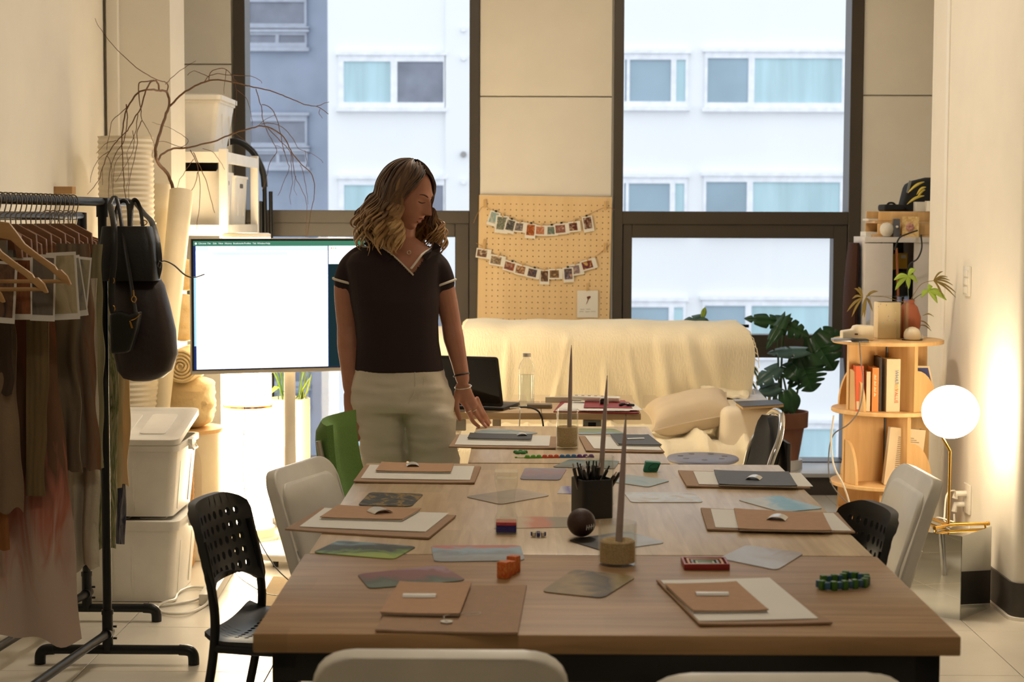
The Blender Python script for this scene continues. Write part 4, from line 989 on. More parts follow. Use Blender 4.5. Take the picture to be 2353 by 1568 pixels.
MB().prism(rrect(.027, .032, .008, 4), lambda u, v, k: Vector((w.x+u-.002, w.y+k, w.z+v)), -.0075, -.006).build('face', M('watch_face', (10, 10, 12), .1), wt)
MB().tube([Vector((w.x+.02*math.cos(t), w.y+.02+.028*math.sin(t)*0+.0, w.z-.02+.0)) for t in (0, 1)], .004, 6).bx(w.x-.012, w.x+.012, w.y+.004, w.y+.03, DZ+.0125, DZ+.02).build('strap', WHITEP, wt)
q = G(1440, 941, DZ); kf = thing('key_fob', 'small black key fob on the papers at the desk end', 'fob', (q.x, q.y, DZ+.012))
MB().tube(smoothpath([(q.x-.03, q.y, DZ+.016), (q.x-.01, q.y+.006, DZ+.02), (q.x+.012, q.y, DZ+.017), (q.x+.03, q.y+.004, DZ+.016)], 4), [.004, .006, .007, .006, .005, .004, .005, .006, .006, .006, .005, .005, .004], 8).build('body', BLACKP, kf)
MB().lathe([(.004, 0), (.007, 0), (.007, .004), (.004, .004), (.004, 0)], (q.x, q.y-.006, DZ+.022), 12, cap=False).build('ring', CHROME, kf)
tag(MB().tube(smoothpath([P(1170, 940, 6.72), P(1205, 936, 6.70), P(1232, 942, 6.66), P(1244, 958, 6.655), P(1249, 990, 6.66), P(1250, 1060, 6.66)], 5), .0035, 6).build('power_cable', BLACKP), 'black cable running from the laptop over the desk edge', 'cable')
tag(MB().tube(smoothpath([P(1172, 938, 6.71), P(1192, 938, 6.68), P(1195, 945, 6.652), P(1193, 985, 6.65), P(1192, 1040, 6.65)], 5), .0028, 6).build('charging_cable', WHITEP), 'white charging cable hanging over the desk edge', 'cable')
# ================================================================== screen on a stand
bc = G(668, 1288, 0); bc = Vector((bc.x, bc.y, 0))
tv = thing('screen_stand', 'large monitor showing a bright web page on a white round-footed stand', 'monitor', bc)
rb_ = 98*bc.y/FPX
MB().lathe([(.0005, .03), (rb_, .03), (rb_, .05), (rb_-.006, .056), (.0005, .058)], bc, 56).build('base', WHITEM, tv)
for a in (3.6, 4.4, 5.3, .8, 2.2): MB().cyl(bc+Vector((math.cos(a)*rb_*.8, math.sin(a)*rb_*.8, 0)), bc+Vector((math.cos(a)*rb_*.8, math.sin(a)*rb_*.8, .03)), .012, n=12).build('foot', BLACKP, tv)
MB().cyl(bc+Vector((0, 0, .055)), bc+Vector((0, 0, .50)), .026, n=24).build('pole', WHITEM, tv)
MB().cyl(bc+Vector((0, 0, .50)), bc+Vector((0, 0, .95)), .0245, n=24).build('pole', WHITEM, tv)
A = P(437, 548, 7.25); B = P(437, 862, 7.25); Cc = P(770, 850, 7.46)
u_ = (Cc-B); u_.z = 0; u_.normalize(); v_ = Vector((0, 0, 1)); n_ = u_.cross(v_)      # n_ towards the viewer
TW, TH = .93, (A-B).length
o_tv = Vector((A.x, A.y, B.z))
ft = lambda u, v, w: o_tv+u_*u+v_*v+n_*w
MB().prism(rrect(TW, TH, .006, 3, TW/2, TH/2), ft, -.03, -.002).build('housing', M('monitor_silver', (200, 192, 178), .35), tv, bevel=.003)
MB().prism([(.004, .016), (TW-.004, .016), (TW-.004, TH-.003), (.004, TH-.003)], ft, -.002, .0).build('bezel', BLACKP, tv)
su = lambda px: (P(px, 700, 7.5).x-A.x)/u_.x
pz = lambda py: TH*(862-py)/(862-548)
def scr(name, u0, u1, v0, v1, m, w=.0004): return MB().prism([(u0, v0), (u1, v0), (u1, v1), (u0, v1)], ft, w-.0003, w).build(name, m, tv, smooth=False)
SCW = Emit('screen_white', (.93, .99, 1.0), 1.9)
SCG = Emit('screen_green', (.08, .30, .18), .8); SCN = Emit('screen_navy', (.02, .04, .16), 1.0); SCD = Emit('screen_dark', (.012, .03, .035), 1)
SCT = Emit('screen_tab', (.80, .90, .93), 1.15); SCX = Emit('screen_text', (.62, .84, .86), 1.12); SCM = Emit('screen_menu_text', (1, 1, 1), 1.1); SCC = Emit('screen_cyan', (.45, .80, .95), 1.0)
scr('wallpaper', .012, TW-.012, .020, TH-.012, SCN)
scr('menu_bar', .012, TW-.012, TH-.031, TH-.011, SCG, .0008)
pgr = .585
scr('browser_page', .022, pgr, .022, TH-.032, SCW, .0012)
scr('side_strip', .013, .022, .12, TH*.72, SCC, .0010)
scr('tab_bar', .022, pgr, TH-.052, TH-.032, SCT, .0016)
scr('active_tab', .075, .19, TH-.052, TH-.034, SCW, .002)
scr('second_window', pgr+.004, TW-.012, TH-.11, TH-.032, SCW, .0012); scr('second_window_body', pgr+.004, TW-.012, .022, TH-.11, SCD, .0012)
scr('address_bar', .095, .41, TH-.071, TH-.058, Emit('screen_field', (.78, .93, .97), 1.18), .002)
TM = lambda u, v, w=.0026: frame(ft(u, v, w), u_, v_)
for wd, x in (('Chrome', .033), ('File', .071), ('Edit', .094), ('View', .117), ('History', .143), ('Bookmarks', .179), ('Profiles', .225), ('Tab', .261), ('Window', .281), ('Help', .317)):
    text('menu_text', wd, SCM, .0098, TM(x, TH-.0215), tv, 'LEFT')
MB().prism([(.0045*math.cos(a*.7), .005*math.sin(a*.7)) for a in range(9)], lambda u, v, w: ft(.023+u, TH-.022+v, w), .001, .002).build('menu_icon', SCM, tv)
text('tab_text', 'Material Memory Studio', SCX, .0085, TM(.09, TH-.043), tv, 'LEFT')
text('address_text', 'materialmemorystudio.com', SCX, .0085, TM(.112, TH-.0645), tv, 'LEFT')
text('logo_text', 'Material\nMemory\nStudio', SCX, .010, TM(.30, TH*.555), tv)
text('page_title', 'Material  Memory  Studio', SCX, .0165, TM(.30, TH*.405), tv, space=1.15)
text('page_date', 'OPEN  STUDIO', SCX, .010, TM(.30, TH*.365), tv, space=1.4) if False else None
for k, c_ in enumerate(((.9, .2, .15), (.95, .7, .1), (.2, .75, .25))):
    MB().lathe([(.0002, 0), (.003, 0), (.003, .0006), (.0002, .0006)], ft(pgr+.016+.009*k, TH-.042, .0013), 10, Matrix((u_, v_, n_)).transposed()).build('window_button', Emit('button_dot', c_, 1), tv)
# cables of the screen
tag(MB().tube(smoothpath([P(559, 866, 7.6), P(562, 930, 7.55), P(560, 1010, 7.4), P(558, 1080, 7.2), P(566, 1150, 6.9), P(590, 1230, 6.5), P(630, 1300, 6.2), P(668, 1338, 6.0)], 6), .0022, 6).build('screen_cable', BLACKP), 'thin dark cable hanging from the screen to the table', 'cable')
tag(MB().tube(smoothpath([G(520, 1290, .02), G(548, 1325, .008), G(580, 1348, .006), G(610, 1364, .006), G(645, 1370, .006), G(700, 1368, .006)], 5), .0025, 6).build('floor_cable', BLACKP), 'thin dark cable lying along the floor by the mat', 'cable')
# planter on a dolly behind the stand
pc2 = Vector((P(665, 900, 8.36).x, 8.36, 0))
dl = thing('plant_dolly', 'low white wheeled plant dolly behind the screen stand', 'dolly', pc2)
MB().lathe([(.0005, .06), (.125, .06), (.125, .10), (.0005, .10)], pc2, 36).build('platform', WHITEM, dl)
for a in (3.5, 5.1, .6, 2.2):
    q = pc2+Vector((.10*math.cos(a), .10*math.sin(a), .03)); MB().cyl(q-Vector((.012, 0, 0)), q+Vector((.012, 0, 0)), .03, n=20).build('wheel', M('wheel_grey', (120, 112, 100), .5), dl)
rp = 48*8.3/FPX; hp2 = P(665, 918, 8.3).z
pln = thing('tall_planter', 'tall white cylinder planter with sword-leaved plant behind the screen', 'plant', pc2+Vector((0, 0, .1005)))
MB().lathe([(.0005, .101), (rp, .101), (rp, hp2), (rp-.008, hp2), (rp-.008, hp2-.03), (.0005, hp2-.03)], pc2, 40).build('pot', WHITEM, pln)
for k in range(16):
    a = random.random()*6.28; r0 = rp*.7*random.random(); b0 = pc2+Vector((r0*math.cos(a), r0*math.sin(a), hp2-.035)); hh_ = .2+.25*random.random(); lean = Vector((math.cos(a), math.sin(a), 0))*random.uniform(.02, .09)
    pa = smoothpath([b0, b0+Vector((0, 0, hh_*.5))+lean*.3, b0+Vector((0, 0, hh_))+lean], 4)
    MB().tube(pa, [.004+.012*math.sin(math.pi*min(1, .25+.75*i/8))*(1 if i < 8 else .05) for i in range(9)], 6, flat=.15).build('leaf', LIME if k % 2 else M('sword_leaf', (104, 140, 44), .4), pln)
for p0, p1, w in (((690, 905), (712, 868), .012), ((700, 912), (716, 858), .01), ((640, 890), (622, 905), .012)):
    a, b = P(*p0, 8.33), P(*p1, 8.28); MB().tube(smoothpath([pc2+Vector((0, 0, hp2-.03)), a, b], 4), [.003, .004, .006, .008, w, w, w*.8, w*.5, .001], 6, flat=.15).build('leaf', LIME, pln)
# floor mat scrap
qm = [G(*p, 0) for p in ((588, 1395), (700, 1400), (720, 1335), (628, 1328))]
tag(MB().prism([(0, 0), (1, 0), (1, 1), (0, 1)], lambda u, v, w: Vector(((qm[0]*(1-u)*(1-v)+qm[1]*u*(1-v)+qm[2]*u*v+qm[3]*(1-u)*v).xy.to_tuple()+(w,))), .0005, .006).build('woven_mat', M('woven_beige', (190, 166, 128), .95, bump=.5, bscale=200)), 'small woven beige mat on the floor under the table edge', 'mat')
# power strip and white cable
ps_ = thing('power_strip', 'white power strip with a plugged adapter on the floor', 'power strip', G(490, 1385, 0))
a, b = G(477, 1388, 0), G(520, 1318, 0); dv = (b-a).normalized(); R3 = Matrix((dv, Vector((-dv.y, dv.x, 0)), Vector((0, 0, 1)))).transposed(); ln_ = (b-a).length
MB().box((a+b)/2+Vector((0, 0, .022)), (ln_+.06, .06, .043), R3).build('strip', WHITEP, ps_, bevel=.005)
for t in (.15, .4): MB().lathe([(.0005, 0), (.018, 0), (.018, .002), (.0005, .002)], a.lerp(b, t)+Vector((0, 0, .0425)), 16).build('socket', GREYM, ps_)
MB().box(a.lerp(b, .8)+Vector((0, 0, .075)), (.06, .055, .065), R3).build('adapter', WHITEP, ps_, bevel=.006)
tag(MB().tube(smoothpath([G(477, 1352, .008), G(440, 1350, .008), G(410, 1362, .008), G(402, 1378, .008), G(380, 1384, .016), G(362, 1396, .008), G(380, 1410, .008), G(430, 1410, .008), G(470, 1392, .008), G(484, 1372, .03)], 6), .0055, 8).build('white_cable', WHITEP), 'looped thick white cable on the floor by the plastic boxes', 'cable')
tag(MB().tube(smoothpath([G(220, 1392, .007), G(300, 1393, .007), G(370, 1392, .007), G(440, 1382, .007), G(474, 1366, .02)], 6), .0055, 8).build('white_cable', WHITEP), 'thick white cable running along the foot of the plastic boxes', 'cable')
# ================================================================== plastic storage boxes
def storage(label, z0, y0, y1, x0, x1, h, lid_tilt=0, lidoff=(0, 0)):
    t = thing('storage_box', label, 'storage box', ((x0+x1)/2, (y0+y1)/2, z0), group='white plastic storage boxes')
    cx, cy = (x0+x1)/2, (y0+y1)/2; w, d = x1-x0, y1-y0
    def ring(k, z, s=0): return [Vector((cx+u, cy+v, z0+z)) for u, v in rrect(w*k+s, d*k+s, .03, 4)]
    mb = MB(); mb.loft([ring(.90, .002), ring(.995, h-.03), ring(1.0, h-.03, .016), ring(1.0, h-.008, .016), ring(.985, h-.008), ring(.89, .008)])
    mb.build('body', BINW, t)
    for sx in (-.17, .0, .17):      # moulded ribs on the front
        MB().prism([(-.004, .02), (.004, .02), (.004, h*.72), (-.004, h*.72)], lambda u, v, k, sx=sx: Vector((cx+(sx*w*.9)*(1+.1*v/h)+u, cy-d*(.45+.0475*v/h)-.001+k, z0+v)), -.002, .003).build('rib', BINW, t)
    for ky in (-.25, .25):
        MB().prism([(-.004, .02), (.004, .02), (.004, h*.72), (-.004, h*.72)], lambda u, v, k, ky=ky: Vector((cx+w*(.45+.0475*v/h)+.001-k, cy+ky*d+u, z0+v)), -.002, .003).build('rib', BINW, t)
    R3 = Matrix.Rotation(lid_tilt, 3, 'X'); hinge = Vector((cx+lidoff[0], cy-d/2, z0+h-.004+lidoff[1]))
    L3 = lambda u, v, z: hinge+R3 @ Vector((u, v+d/2, z))
    lm = MB(); o1, o2, o3 = rrect(w+.02, d+.02, .035, 4), rrect(w-.03, d-.03, .03, 4), rrect(w-.05, d-.05, .03, 4)
    lm.loft([[L3(u, v, -.012) for u, v in o1], [L3(u, v, .010) for u, v in o1], [L3(u, v, .012) for u, v in o2], [L3(u, v, .005) for u, v in o3]])
    ld = lm.build('lid', BINW, t)
    for k in range(3): MB().prism(rrect(w*.2, d*.62, .015, 3, (-.28+.28*k)*w, 0), lambda u, v, z: L3(u, v, .005+z), 0, .004).build('raised_panel', BINW, ld)
    hb = MB(); hx = cx+w/2+.02
    hb.tube([(hx-.008, cy-.05, z0+h-.02), (hx+.012, cy-.04, z0+h-.045), (hx+.012, cy+.04, z0+h-.045), (hx-.008, cy+.05, z0+h-.02)], .004, 6); hb.bx(hx-.012, hx+.004, cy-.03, cy+.03, z0+h-.045, z0+h-.005)
    hb.build('clip_handle', BINW, t)
    return t
storage('large white lidded plastic box on the floor, lower of the stack', 0, 6.66, 7.12, -1.845, -1.335, .315)
storage('white lidded plastic box on top of the other, lid raised at the back', .331, 6.68, 7.12, -1.845, -1.335, .29, .17, (0, .012))
cn = P(411, 952, 7.22); cn.z = 0
cr = thing('round_canister', 'tall white canister with a black band behind the boxes', 'canister', (cn.x, 7.24, 0))
MB().lathe([(.0005, .001), (.026, .001), (.026, .648), (.0005, .648)], (cn.x, 7.24, 0), 24).lathe([(.0005, .655), (.026, .655), (.026, .698), (.0005, .70)], (cn.x, 7.24, 0), 24).build('body', WHITEP, cr)
MB().lathe([(.0265, .648), (.0265, .655)], (cn.x, 7.24, 0), 24, cap=False).build('band', BLACKP, cr)
# cream bin with arched front and wooden lid, holding canvas
bn = Vector((P(425, 1100, 7.62).x, 7.62, 0))
cb_ = thing('round_bin', 'cream cylindrical bin with an arched door and wooden lid', 'bin', bn)
MB().lathe([(.0005, .002), (.155, .002), (.158, .02), (.158, .555), (.0005, .555)], bn, 48).build('body', CREAMP, cb_)
arch = [(-.30, .06), (.30, .06), (.30, .42)]+[(.30*math.cos(a), .42+.085*math.sin(a)) for a in [math.pi*k/8 for k in range(1, 8)]]+[(-.30, .42)]
MB().prism([(u+.35, v) for u, v in arch], lambda u, v, w: bn+Vector((math.sin(u*1.0)*(.158+w), -math.cos(u*1.0)*(.158+w), v)), -.004, .004).build('arched_door', CREAMP, cb_)
MB().lathe([(.0005, .555), (.170, .555), (.172, .56), (.172, .572), (.0005, .575)], bn, 48).build('wooden_lid', PLY, cb_)
wb = Vector((P(415, 1150, 7.36).x, 7.36, 0)); wk = thing('wicker_basket', 'narrow wicker basket between the boxes and the cream bin', 'basket', wb)
MB().lathe([(.03, .002)]+[(.055+.004*(k % 2), .01+k*.012) for k in range(36)]+[(.05, .44)], wb, 20).build('weave', M('wicker', (190, 140, 78), .8, bump=.5, bscale=150), wk)
# canvas bag and fabric rolls
def lump(c, sx, sy, sz, amp, m, name, label, cat, seed, sq=.6):
    n, k = 28, 20; rings = []
    for j in range(k+1):
        t = j/k; z = -sz+2*sz*t; r = max(.02, (1-abs(2*t-1)**6))**.5
        rg = []
        for i in range(n):
            a = 2*math.pi*i/n; cx_, sy_ = math.cos(a), math.sin(a)
            x = abs(cx_)**sq*math.copysign(1, cx_); y = abs(sy_)**sq*math.copysign(1, sy_)
            d = 1+amp*mnoise.noise(Vector((cx_*2+seed, sy_*2, t*5)))+amp*.6*mnoise.noise(Vector((cx_*5+seed, sy_*5, t*11)))
            rg.append(c+Vector((x*sx*r*d, y*sy*r*d, z)))
        rings.append(rg)
    return tag(MB().loft(rings).build(name, m), label, cat)
lump(P(440, 937, 7.62)+Vector((-.02, 0, .026)), .115, .12, .115, .16, CANVAS, 'canvas_bundle', 'crumpled natural canvas bundle on the wooden lid', 'canvas', 3)
rc = P(426, 838, 7.56)
mbx = MB(); sp_ = []
for k in range(90):
    a = k*.32; r = .008+.064*k/90; sp_.append((r*math.cos(a), r*math.sin(a)))
roll = thing('fabric_roll', 'rolled cream canvas seen end-on under the screen edge', 'fabric roll', rc-Vector((0, 0, .075)))
def rollring(y, dr=0):
    return [Vector((rc.x+(.072+dr+.004*math.sin(i*1.7))*math.cos(2*math.pi*i/24), y, rc.z+(.068+dr)*math.sin(2*math.pi*i/24))) for i in range(24)]
MB().loft([rollring(7.46), rollring(7.48, .006), rollring(7.75, .008), rollring(7.9)]).build('roll', CANVAS, roll)
MB().tube([Vector((rc.x+u, 7.452+.004*math.sin(i), rc.z+v)) for i, (u, v) in enumerate(sp_)], .0045, 6).build('spiral_edge', CANVAS, roll)
lump(P(420, 730, 7.66), .075, .07, .105, .12, CANVAS, 'canvas_bundle', 'folded upright canvas bundle behind the black bags', 'canvas', 8)
lump(P(425, 632, 7.70), .07, .06, .07, .12, CANVAS, 'canvas_bundle', 'small folded canvas at the screen\'s left edge', 'canvas', 12)
for k_, (p0, y0_, p1, y1_, r0, r1, lb) in enumerate((((417, 440), 7.70, (362, 1000), 7.36, .052, .040, 'tapering white paper tube leaning beside the pillar, open at the top'), ((372, 425), 7.82, (362, 960), 7.70, .048, .048, 'white paper tube leaning behind the open one'), ((352, 850), 7.44, (352, 955), 7.40, .050, .050, 'short upright white roll above the storage boxes'))):
    a, b = P(*p0, y0_), P(*p1, y1_)
    tt = thing('paper_tube', lb, 'tube', b, group='paper tubes')
    if k_ == 2: b = Vector((b.x, b.y, .66))
    ax = (a-b).normalized(); R3 = ax.to_track_quat('Z', 'Y').to_matrix(); L_ = (a-b).length
    MB().lathe([(.0005, 0), (r1, 0), (r0, L_), (r0-.004, L_), (r0-.004, L_-.25), (.0005, L_-.25)], b, 28, R3).build('tube', M('tube_white', (234, 222, 196), .6), tt)
# ribbed paper column by the wall
rcx = P(290, 420, 7.38)
rl = thing('ribbed_roll', 'tall unlit ribbed white paper roll standing by the wall', 'paper roll', (rcx.x, 7.38, 0))
RIB = M('ribbed_paper', (238, 226, 202), .8)
def ribs(z0, z1, r, dx, name):
    pr = []; z = z0
    while z < z1: pr += [(r, z), (r+.0055, z+.011)]; z += .022
    MB().lathe([(.0005, z0)]+pr+[(r*.98, z1), (.0005, z1)], (rcx.x+dx, 7.38, 0), 36).build(name, RIB, rl)
ribs(.01, 1.47, .108, .012, 'lower_segment'); ribs(1.471, P(290, 318, 7.33).z, .112, 0, 'upper_segment')
# branches
br = thing('dry_branches', 'bare curling branches rising from the paper tubes', 'branch', P(400, 440, 7.72))
def twig(pts, r0, r1, y=7.72, dy=0, wob=0):
    n = len(pts); P3 = [P(px, py, y+dy*i/max(1, n-1)-min(.5, .012*max(0, 385-px))) for i, (px, py) in enumerate(pts)]
    sp = smoothpath(P3, 5); m_ = len(sp)
    sp = [p+Vector((mnoise.noise(p*40), mnoise.noise(p*37+Vector((5, 5, 5))), mnoise.noise(p*43)))*.0035 for p in sp]
    return MB().tube(sp, [r0+(r1-r0)*i/(m_-1) for i in range(m_)], 6)
tw = [
 ([(402,470),(397,432),(385,400),(362,372),(358,340),(375,280),(389,240),(384,212),(366,208)], .0085, .005, 0),
 ([(389,245),(420,215),(455,195),(490,184),(520,186),(560,195),(590,202),(625,210),(665,225),(705,242),(728,244),(755,262)], .0045, .0015, -.25),
 ([(728,244),(745,238),(756,234)], .0018, .001, 0), ([(735,250),(733,262),(741,272)], .0015, .0008, 0),
 ([(480,186),(483,168),(500,158),(520,160),(535,178),(545,190)], .0022, .0014, 0), ([(470,190),(478,176),(500,170),(530,173),(575,175),(598,186),(602,192)], .002, .001, 0),
 ([(430,172),(445,163),(465,170),(482,178)], .0012, .0018, 0),
 ([(520,160),(516,190),(514,215)], .0015, .0008, 0), ([(535,178),(543,210),(541,255),(538,290)], .0015, .0008, 0), ([(545,208),(565,225),(577,262),(580,290)], .0015, .0008, 0),
 ([(588,204),(598,235),(602,255),(605,280),(618,310),(632,335),(636,348),(622,370),(615,395),(610,420),(602,438)], .0022, .001, -.1),
 ([(602,240),(618,245),(635,270),(645,310),(652,345),(662,375),(665,385),(655,410),(640,450)], .002, .001, -.1), ([(632,336),(645,338),(655,352)], .0012, .0008, 0),
 ([(366,208),(342,206),(318,212),(302,232),(290,255),(283,290),(280,320),(282,370),(286,430),(292,480)], .0045, .0015, 0),
 ([(384,212),(386,196),(378,188),(363,184),(320,160),(285,130),(250,92),(228,62),(219,42)], .003, .0008, -.2),
 ([(381,194),(395,178),(420,158),(440,146),(450,140)], .0018, .0008, 0),
 ([(366,208),(362,190),(350,186),(335,210),(325,245),(310,270),(292,300),(268,325),(248,355),(235,390),(226,415),(200,448)], .004, .0012, .05),
 ([(350,186),(333,188),(319,192),(319,220),(324,255),(326,275),(340,300),(352,325),(362,350)], .003, .0008, 0),
 ([(302,232),(288,250),(260,275),(252,305),(245,345)], .002, .001, 0), ([(290,240),(293,270),(290,300),(282,330),(262,360),(250,410),(252,480)], .0025, .001, 0),
 ([(326,278),(315,305),(315,335),(305,380),(296,430),(297,490)], .002, .0008, 0), ([(316,262),(313,300),(300,330),(292,350)], .002, .0008, 0),
 ([(268,322),(245,330),(222,352)], .0015, .0008, 0), ([(250,348),(228,365),(210,400),(207,420)], .0015, .0008, 0), ([(235,390),(236,410),(235,425)], .0012, .0008, 0), ([(245,358),(256,380),(258,420),(262,480)], .0015, .0008, 0),
 ([(282,350),(265,375),(262,400),(261,430)], .0012, .0008, 0), ([(305,300),(308,330),(303,352),(285,385),(266,418)], .0015, .0008, 0), ([(292,352),(296,400),(290,440)], .0012, .0008, 0),
 ([(362,372),(372,355),(398,342),(425,340),(455,334),(500,322),(540,305),(575,296),(595,290),(615,292),(640,305),(655,320),(672,352),(690,375),(712,395),(722,420),(722,450),(716,480),(705,545)], .0048, .0012, -.2),
 ([(415,340),(432,325),(410,305),(380,290),(350,281)], .0015, .0008, 0), ([(360,325),(380,326),(405,335),(430,342)], .0012, .0015, 0),
 ([(437,345),(448,365),(455,390),(460,440),(455,500),(452,528)], .0022, .001, 0), ([(445,350),(460,385),(475,420),(490,480),(494,490)], .002, .001, 0), ([(455,395),(445,430),(420,470),(406,502)], .0018, .0008, 0), ([(445,365),(425,395),(408,430),(415,490)], .0015, .0008, 0), ([(465,342),(490,350),(508,375),(518,390)], .0015, .0008, 0),
 ([(540,305),(560,322),(575,335)], .0016, .0008, 0), ([(590,292),(610,275),(635,262)], .0014, .0008, 0), ([(600,286),(620,283),(645,290),(668,312),(685,340),(700,348),(725,358),(742,374)], .002, .0008, 0),
 ([(615,294),(645,325),(668,350),(675,385),(680,410),(695,440),(705,475),(703,545)], .002, .0009, 0), ([(668,350),(670,390),(672,420),(666,450),(668,470)], .0015, .0008, 0), ([(690,378),(700,410),(706,450),(708,470)], .0015, .0008, 0), ([(700,346),(705,370),(702,392)], .0012, .0008, 0), ([(680,405),(676,430),(682,450)], .0012, .0006, 0)]
for k, (pts, r0, r1, dy) in enumerate(tw):
    twig(pts, r0, r1, 7.70, dy).build('stem' if k == 0 else 'twig', TWIG, br)
# ================================================================== white shelf with bins behind the pillar
sx1 = -1.425; sx0 = -2.05; sy0, sy1 = 8.32, 9.28
sh = thing('metal_shelf', 'white metal shelf unit in the recess left of the window', 'shelf', ((sx0+sx1)/2, 8.8, 0))
zt_ = P(470, 352, sy0).z; zm = P(470, 520, sy0).z
for lx in (sx0, sx1):
    for ly in (sy0, sy1): MB().bx(lx-.02, lx+.02, ly-.02, ly+.02, 0, zt_+.02).build('post', WHITEM, sh, bevel=.003)
for z in (zt_, zm, .95, .4): 
    MB().bx(sx0, sx1, sy0, sy1, z-.012, z).build('shelf_board', WHITEM, sh); MB().bx(sx0+.02, sx1-.02, sy0-.02, sy0, z-.045, z+.006).bx(sx1-.005, sx1+.018, sy0+.02, sy1-.02, z-.045, z+.006).build('rail', WHITEM, sh)
def bin_(label, x0, x1, y0, y1, z0, h, taper=.9, lid=True, handle=True):
    t = thing('storage_bin', label, 'storage bin', ((x0+x1)/2, (y0+y1)/2, z0), group='white bins on the metal shelf')
    cx, cy, w, d = (x0+x1)/2, (y0+y1)/2, x1-x0, y1-y0
    R_4 = lambda k, z, s=0: [Vector((cx+u, cy+v, z0+z)) for u, v in rrect(w*k+s, d*k+s, .025, 4)]
    MB().loft([R_4(taper, 0.001), R_4(1, h), R_4(1, h, .012), R_4(1, h+.012, .012), R_4(.96, h+.012), R_4(taper-.03, .006)]).build('body', BINW, t)
    if lid: MB().loft([R_4(1, h+.0125, .03), R_4(1, h+.035, .03), R_4(.95, h+.042)]).build('lid', BINW, t)
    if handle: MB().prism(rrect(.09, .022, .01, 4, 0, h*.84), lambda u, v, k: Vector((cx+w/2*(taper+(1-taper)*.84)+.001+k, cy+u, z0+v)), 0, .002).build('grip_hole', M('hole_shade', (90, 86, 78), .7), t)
    for ky in (-.22, .22): MB().bx(cx+w*.478, cx+w*.49, cy+ky*d-.003, cy+ky*d+.003, z0+.05, z0+h*.8).build('rib', BINW, t)
    return t
bin_('tall lidded white bin on the shelf top', -1.83, -1.46, 8.40, 8.86, zt_+.001, .245, .80, True, False)
hbn = .25
bin_('white bin on the middle shelf nearest the post', -1.80, -1.45, 8.40, 8.74, zm+.001, hbn, .94, False)
bin_('white bin on the middle shelf towards the window', -1.80, -1.45, 8.80, 9.20, zm+.001, hbn-.01, .94, False)
bl_ = thing('black_bag', 'dark bag stuffed between the shelf boards', 'bag', (-1.62, 8.6, zm+hbn+.02))
lump_ = MB(); 
q0 = P(455, 392, 8.5)
MB().tube(smoothpath([(-1.85, 8.55, zm+hbn+.035), (-1.70, 8.55, zm+hbn+.03), (-1.58, 8.56, zm+hbn+.055), (-1.50, 8.58, zm+hbn+.06)], 5), [.016, .018, .02, .02, .02, .022, .03, .038, .04, .04, .042, .046, .046, .046, .044, .03], 12).build('body', BLACKF, bl_)
tag(MB().bx(-1.80, -1.50, 8.36, 9.2, .952, 1.16).build('black_crate', BLACKP, bevel=.01), 'black crate on the shelf below the white bins, seen over the screen', 'crate')
# black curved handle of a folded trolley by the shelf
tr = thing('hand_trolley', 'black folding trolley handle standing by the window frame', 'trolley', (P(600, 700, 9.4).x, 9.42, .1225))
hpts = [P(*p, 9.45) for p in ((518, 330), (535, 325), (556, 330), (580, 348), (596, 375), (605, 400), (608, 430))]
MB().tube(smoothpath(hpts, 5), .0175, 12).build('grip', BLACKP, tr)
MB().tube([P(608, 425, 9.45), Vector((P(612, 560, 9.45).x, 9.45, .3))], .012, 12).tube([P(622, 440, 9.45), Vector((P(624, 560, 9.45).x, 9.45, .3))], .011, 12).build('poles', BLACKM, tr)
MB().bx(P(582, 470, 9.45).x, P(604, 470, 9.45).x, 9.43, 9.48, .35, P(590, 462, 9.45).z).build('back_plate', BLACKP, tr, bevel=.01)
MB().bx(P(572, 470, 9.45).x, P(640, 470, 9.45).x, 9.40, 9.52, .1225, .34).build('foot', BLACKP, tr, bevel=.01)
# ================================================================== pegboard with photo garlands
pA, pB, pC = P(1101, 448, 9.775), P(1406, 453, 9.775), P(1098, 748, 9.775)
pe = thing('pegboard', 'light wooden pegboard leaning on the wall between the windows', 'pegboard', (pA.x+.37, 9.78, .2))
e_u = (pB-pA); PW = e_u.length; e_u.normalize(); e_v = Vector((-e_u.z, 0, e_u.x)) ; PH = pA.z-.25
pfn = lambda u, v, w: pA+e_u*u-e_v*v+Vector((0, w, 0))
nh = 23; cell = PW/nh; nv_ = int(PH/cell)
MB().perf(pfn, [i*cell for i in range(nh+1)], [j*cell for j in range(nv_+1)], lambda i, j: 0 < i < nh-0 and j > 0, .010, .0033, .0033).build('board', PEG, pe)
MB().bx(pA.x+.005, pB.x-.005, 9.7802, 9.782, .25, pA.z-.008).build('hole_shade_sheet', M('peg_hole_shade', (96, 66, 38), .9), pe)  # dark sheet added behind the holes, stands in for the shade in them
MB().bx(pA.x+.03, pA.x+.06, 9.782, 9.798, .0, pA.z-.03).bx(pB.x-.06, pB.x-.03, 9.782, 9.798, .0, pA.z-.03).build('batten', PEG, pe)
PP = lambda px, py, w=0: P(px, py, 9.765-w)
TWINE = M('jute_twine', (170, 130, 84), .9)
for k, (pts, lb, tail) in enumerate(((((1088, 513), (1098, 490), (1114, 474), (1140, 492), (1180, 506), (1230, 518), (1280, 517), (1330, 503), (1365, 487), (1392, 477), (1413, 482)), 'upper jute string with instant photos on the pegboard', 0), (((1094, 559), (1112, 568), (1140, 587), (1180, 605), (1230, 620), (1280, 622), (1330, 610), (1365, 592), (1390, 572), (1403, 560)), 'lower jute string with instant photos on the pegboard', 0))):
    tag(MB().tube(smoothpath([PP(a, b, .004) for a, b in pts], 5), .0012, 5).build('string', TWINE), lb, 'string')
PEGW = M('clothespin_wood', (214, 176, 118), .7)
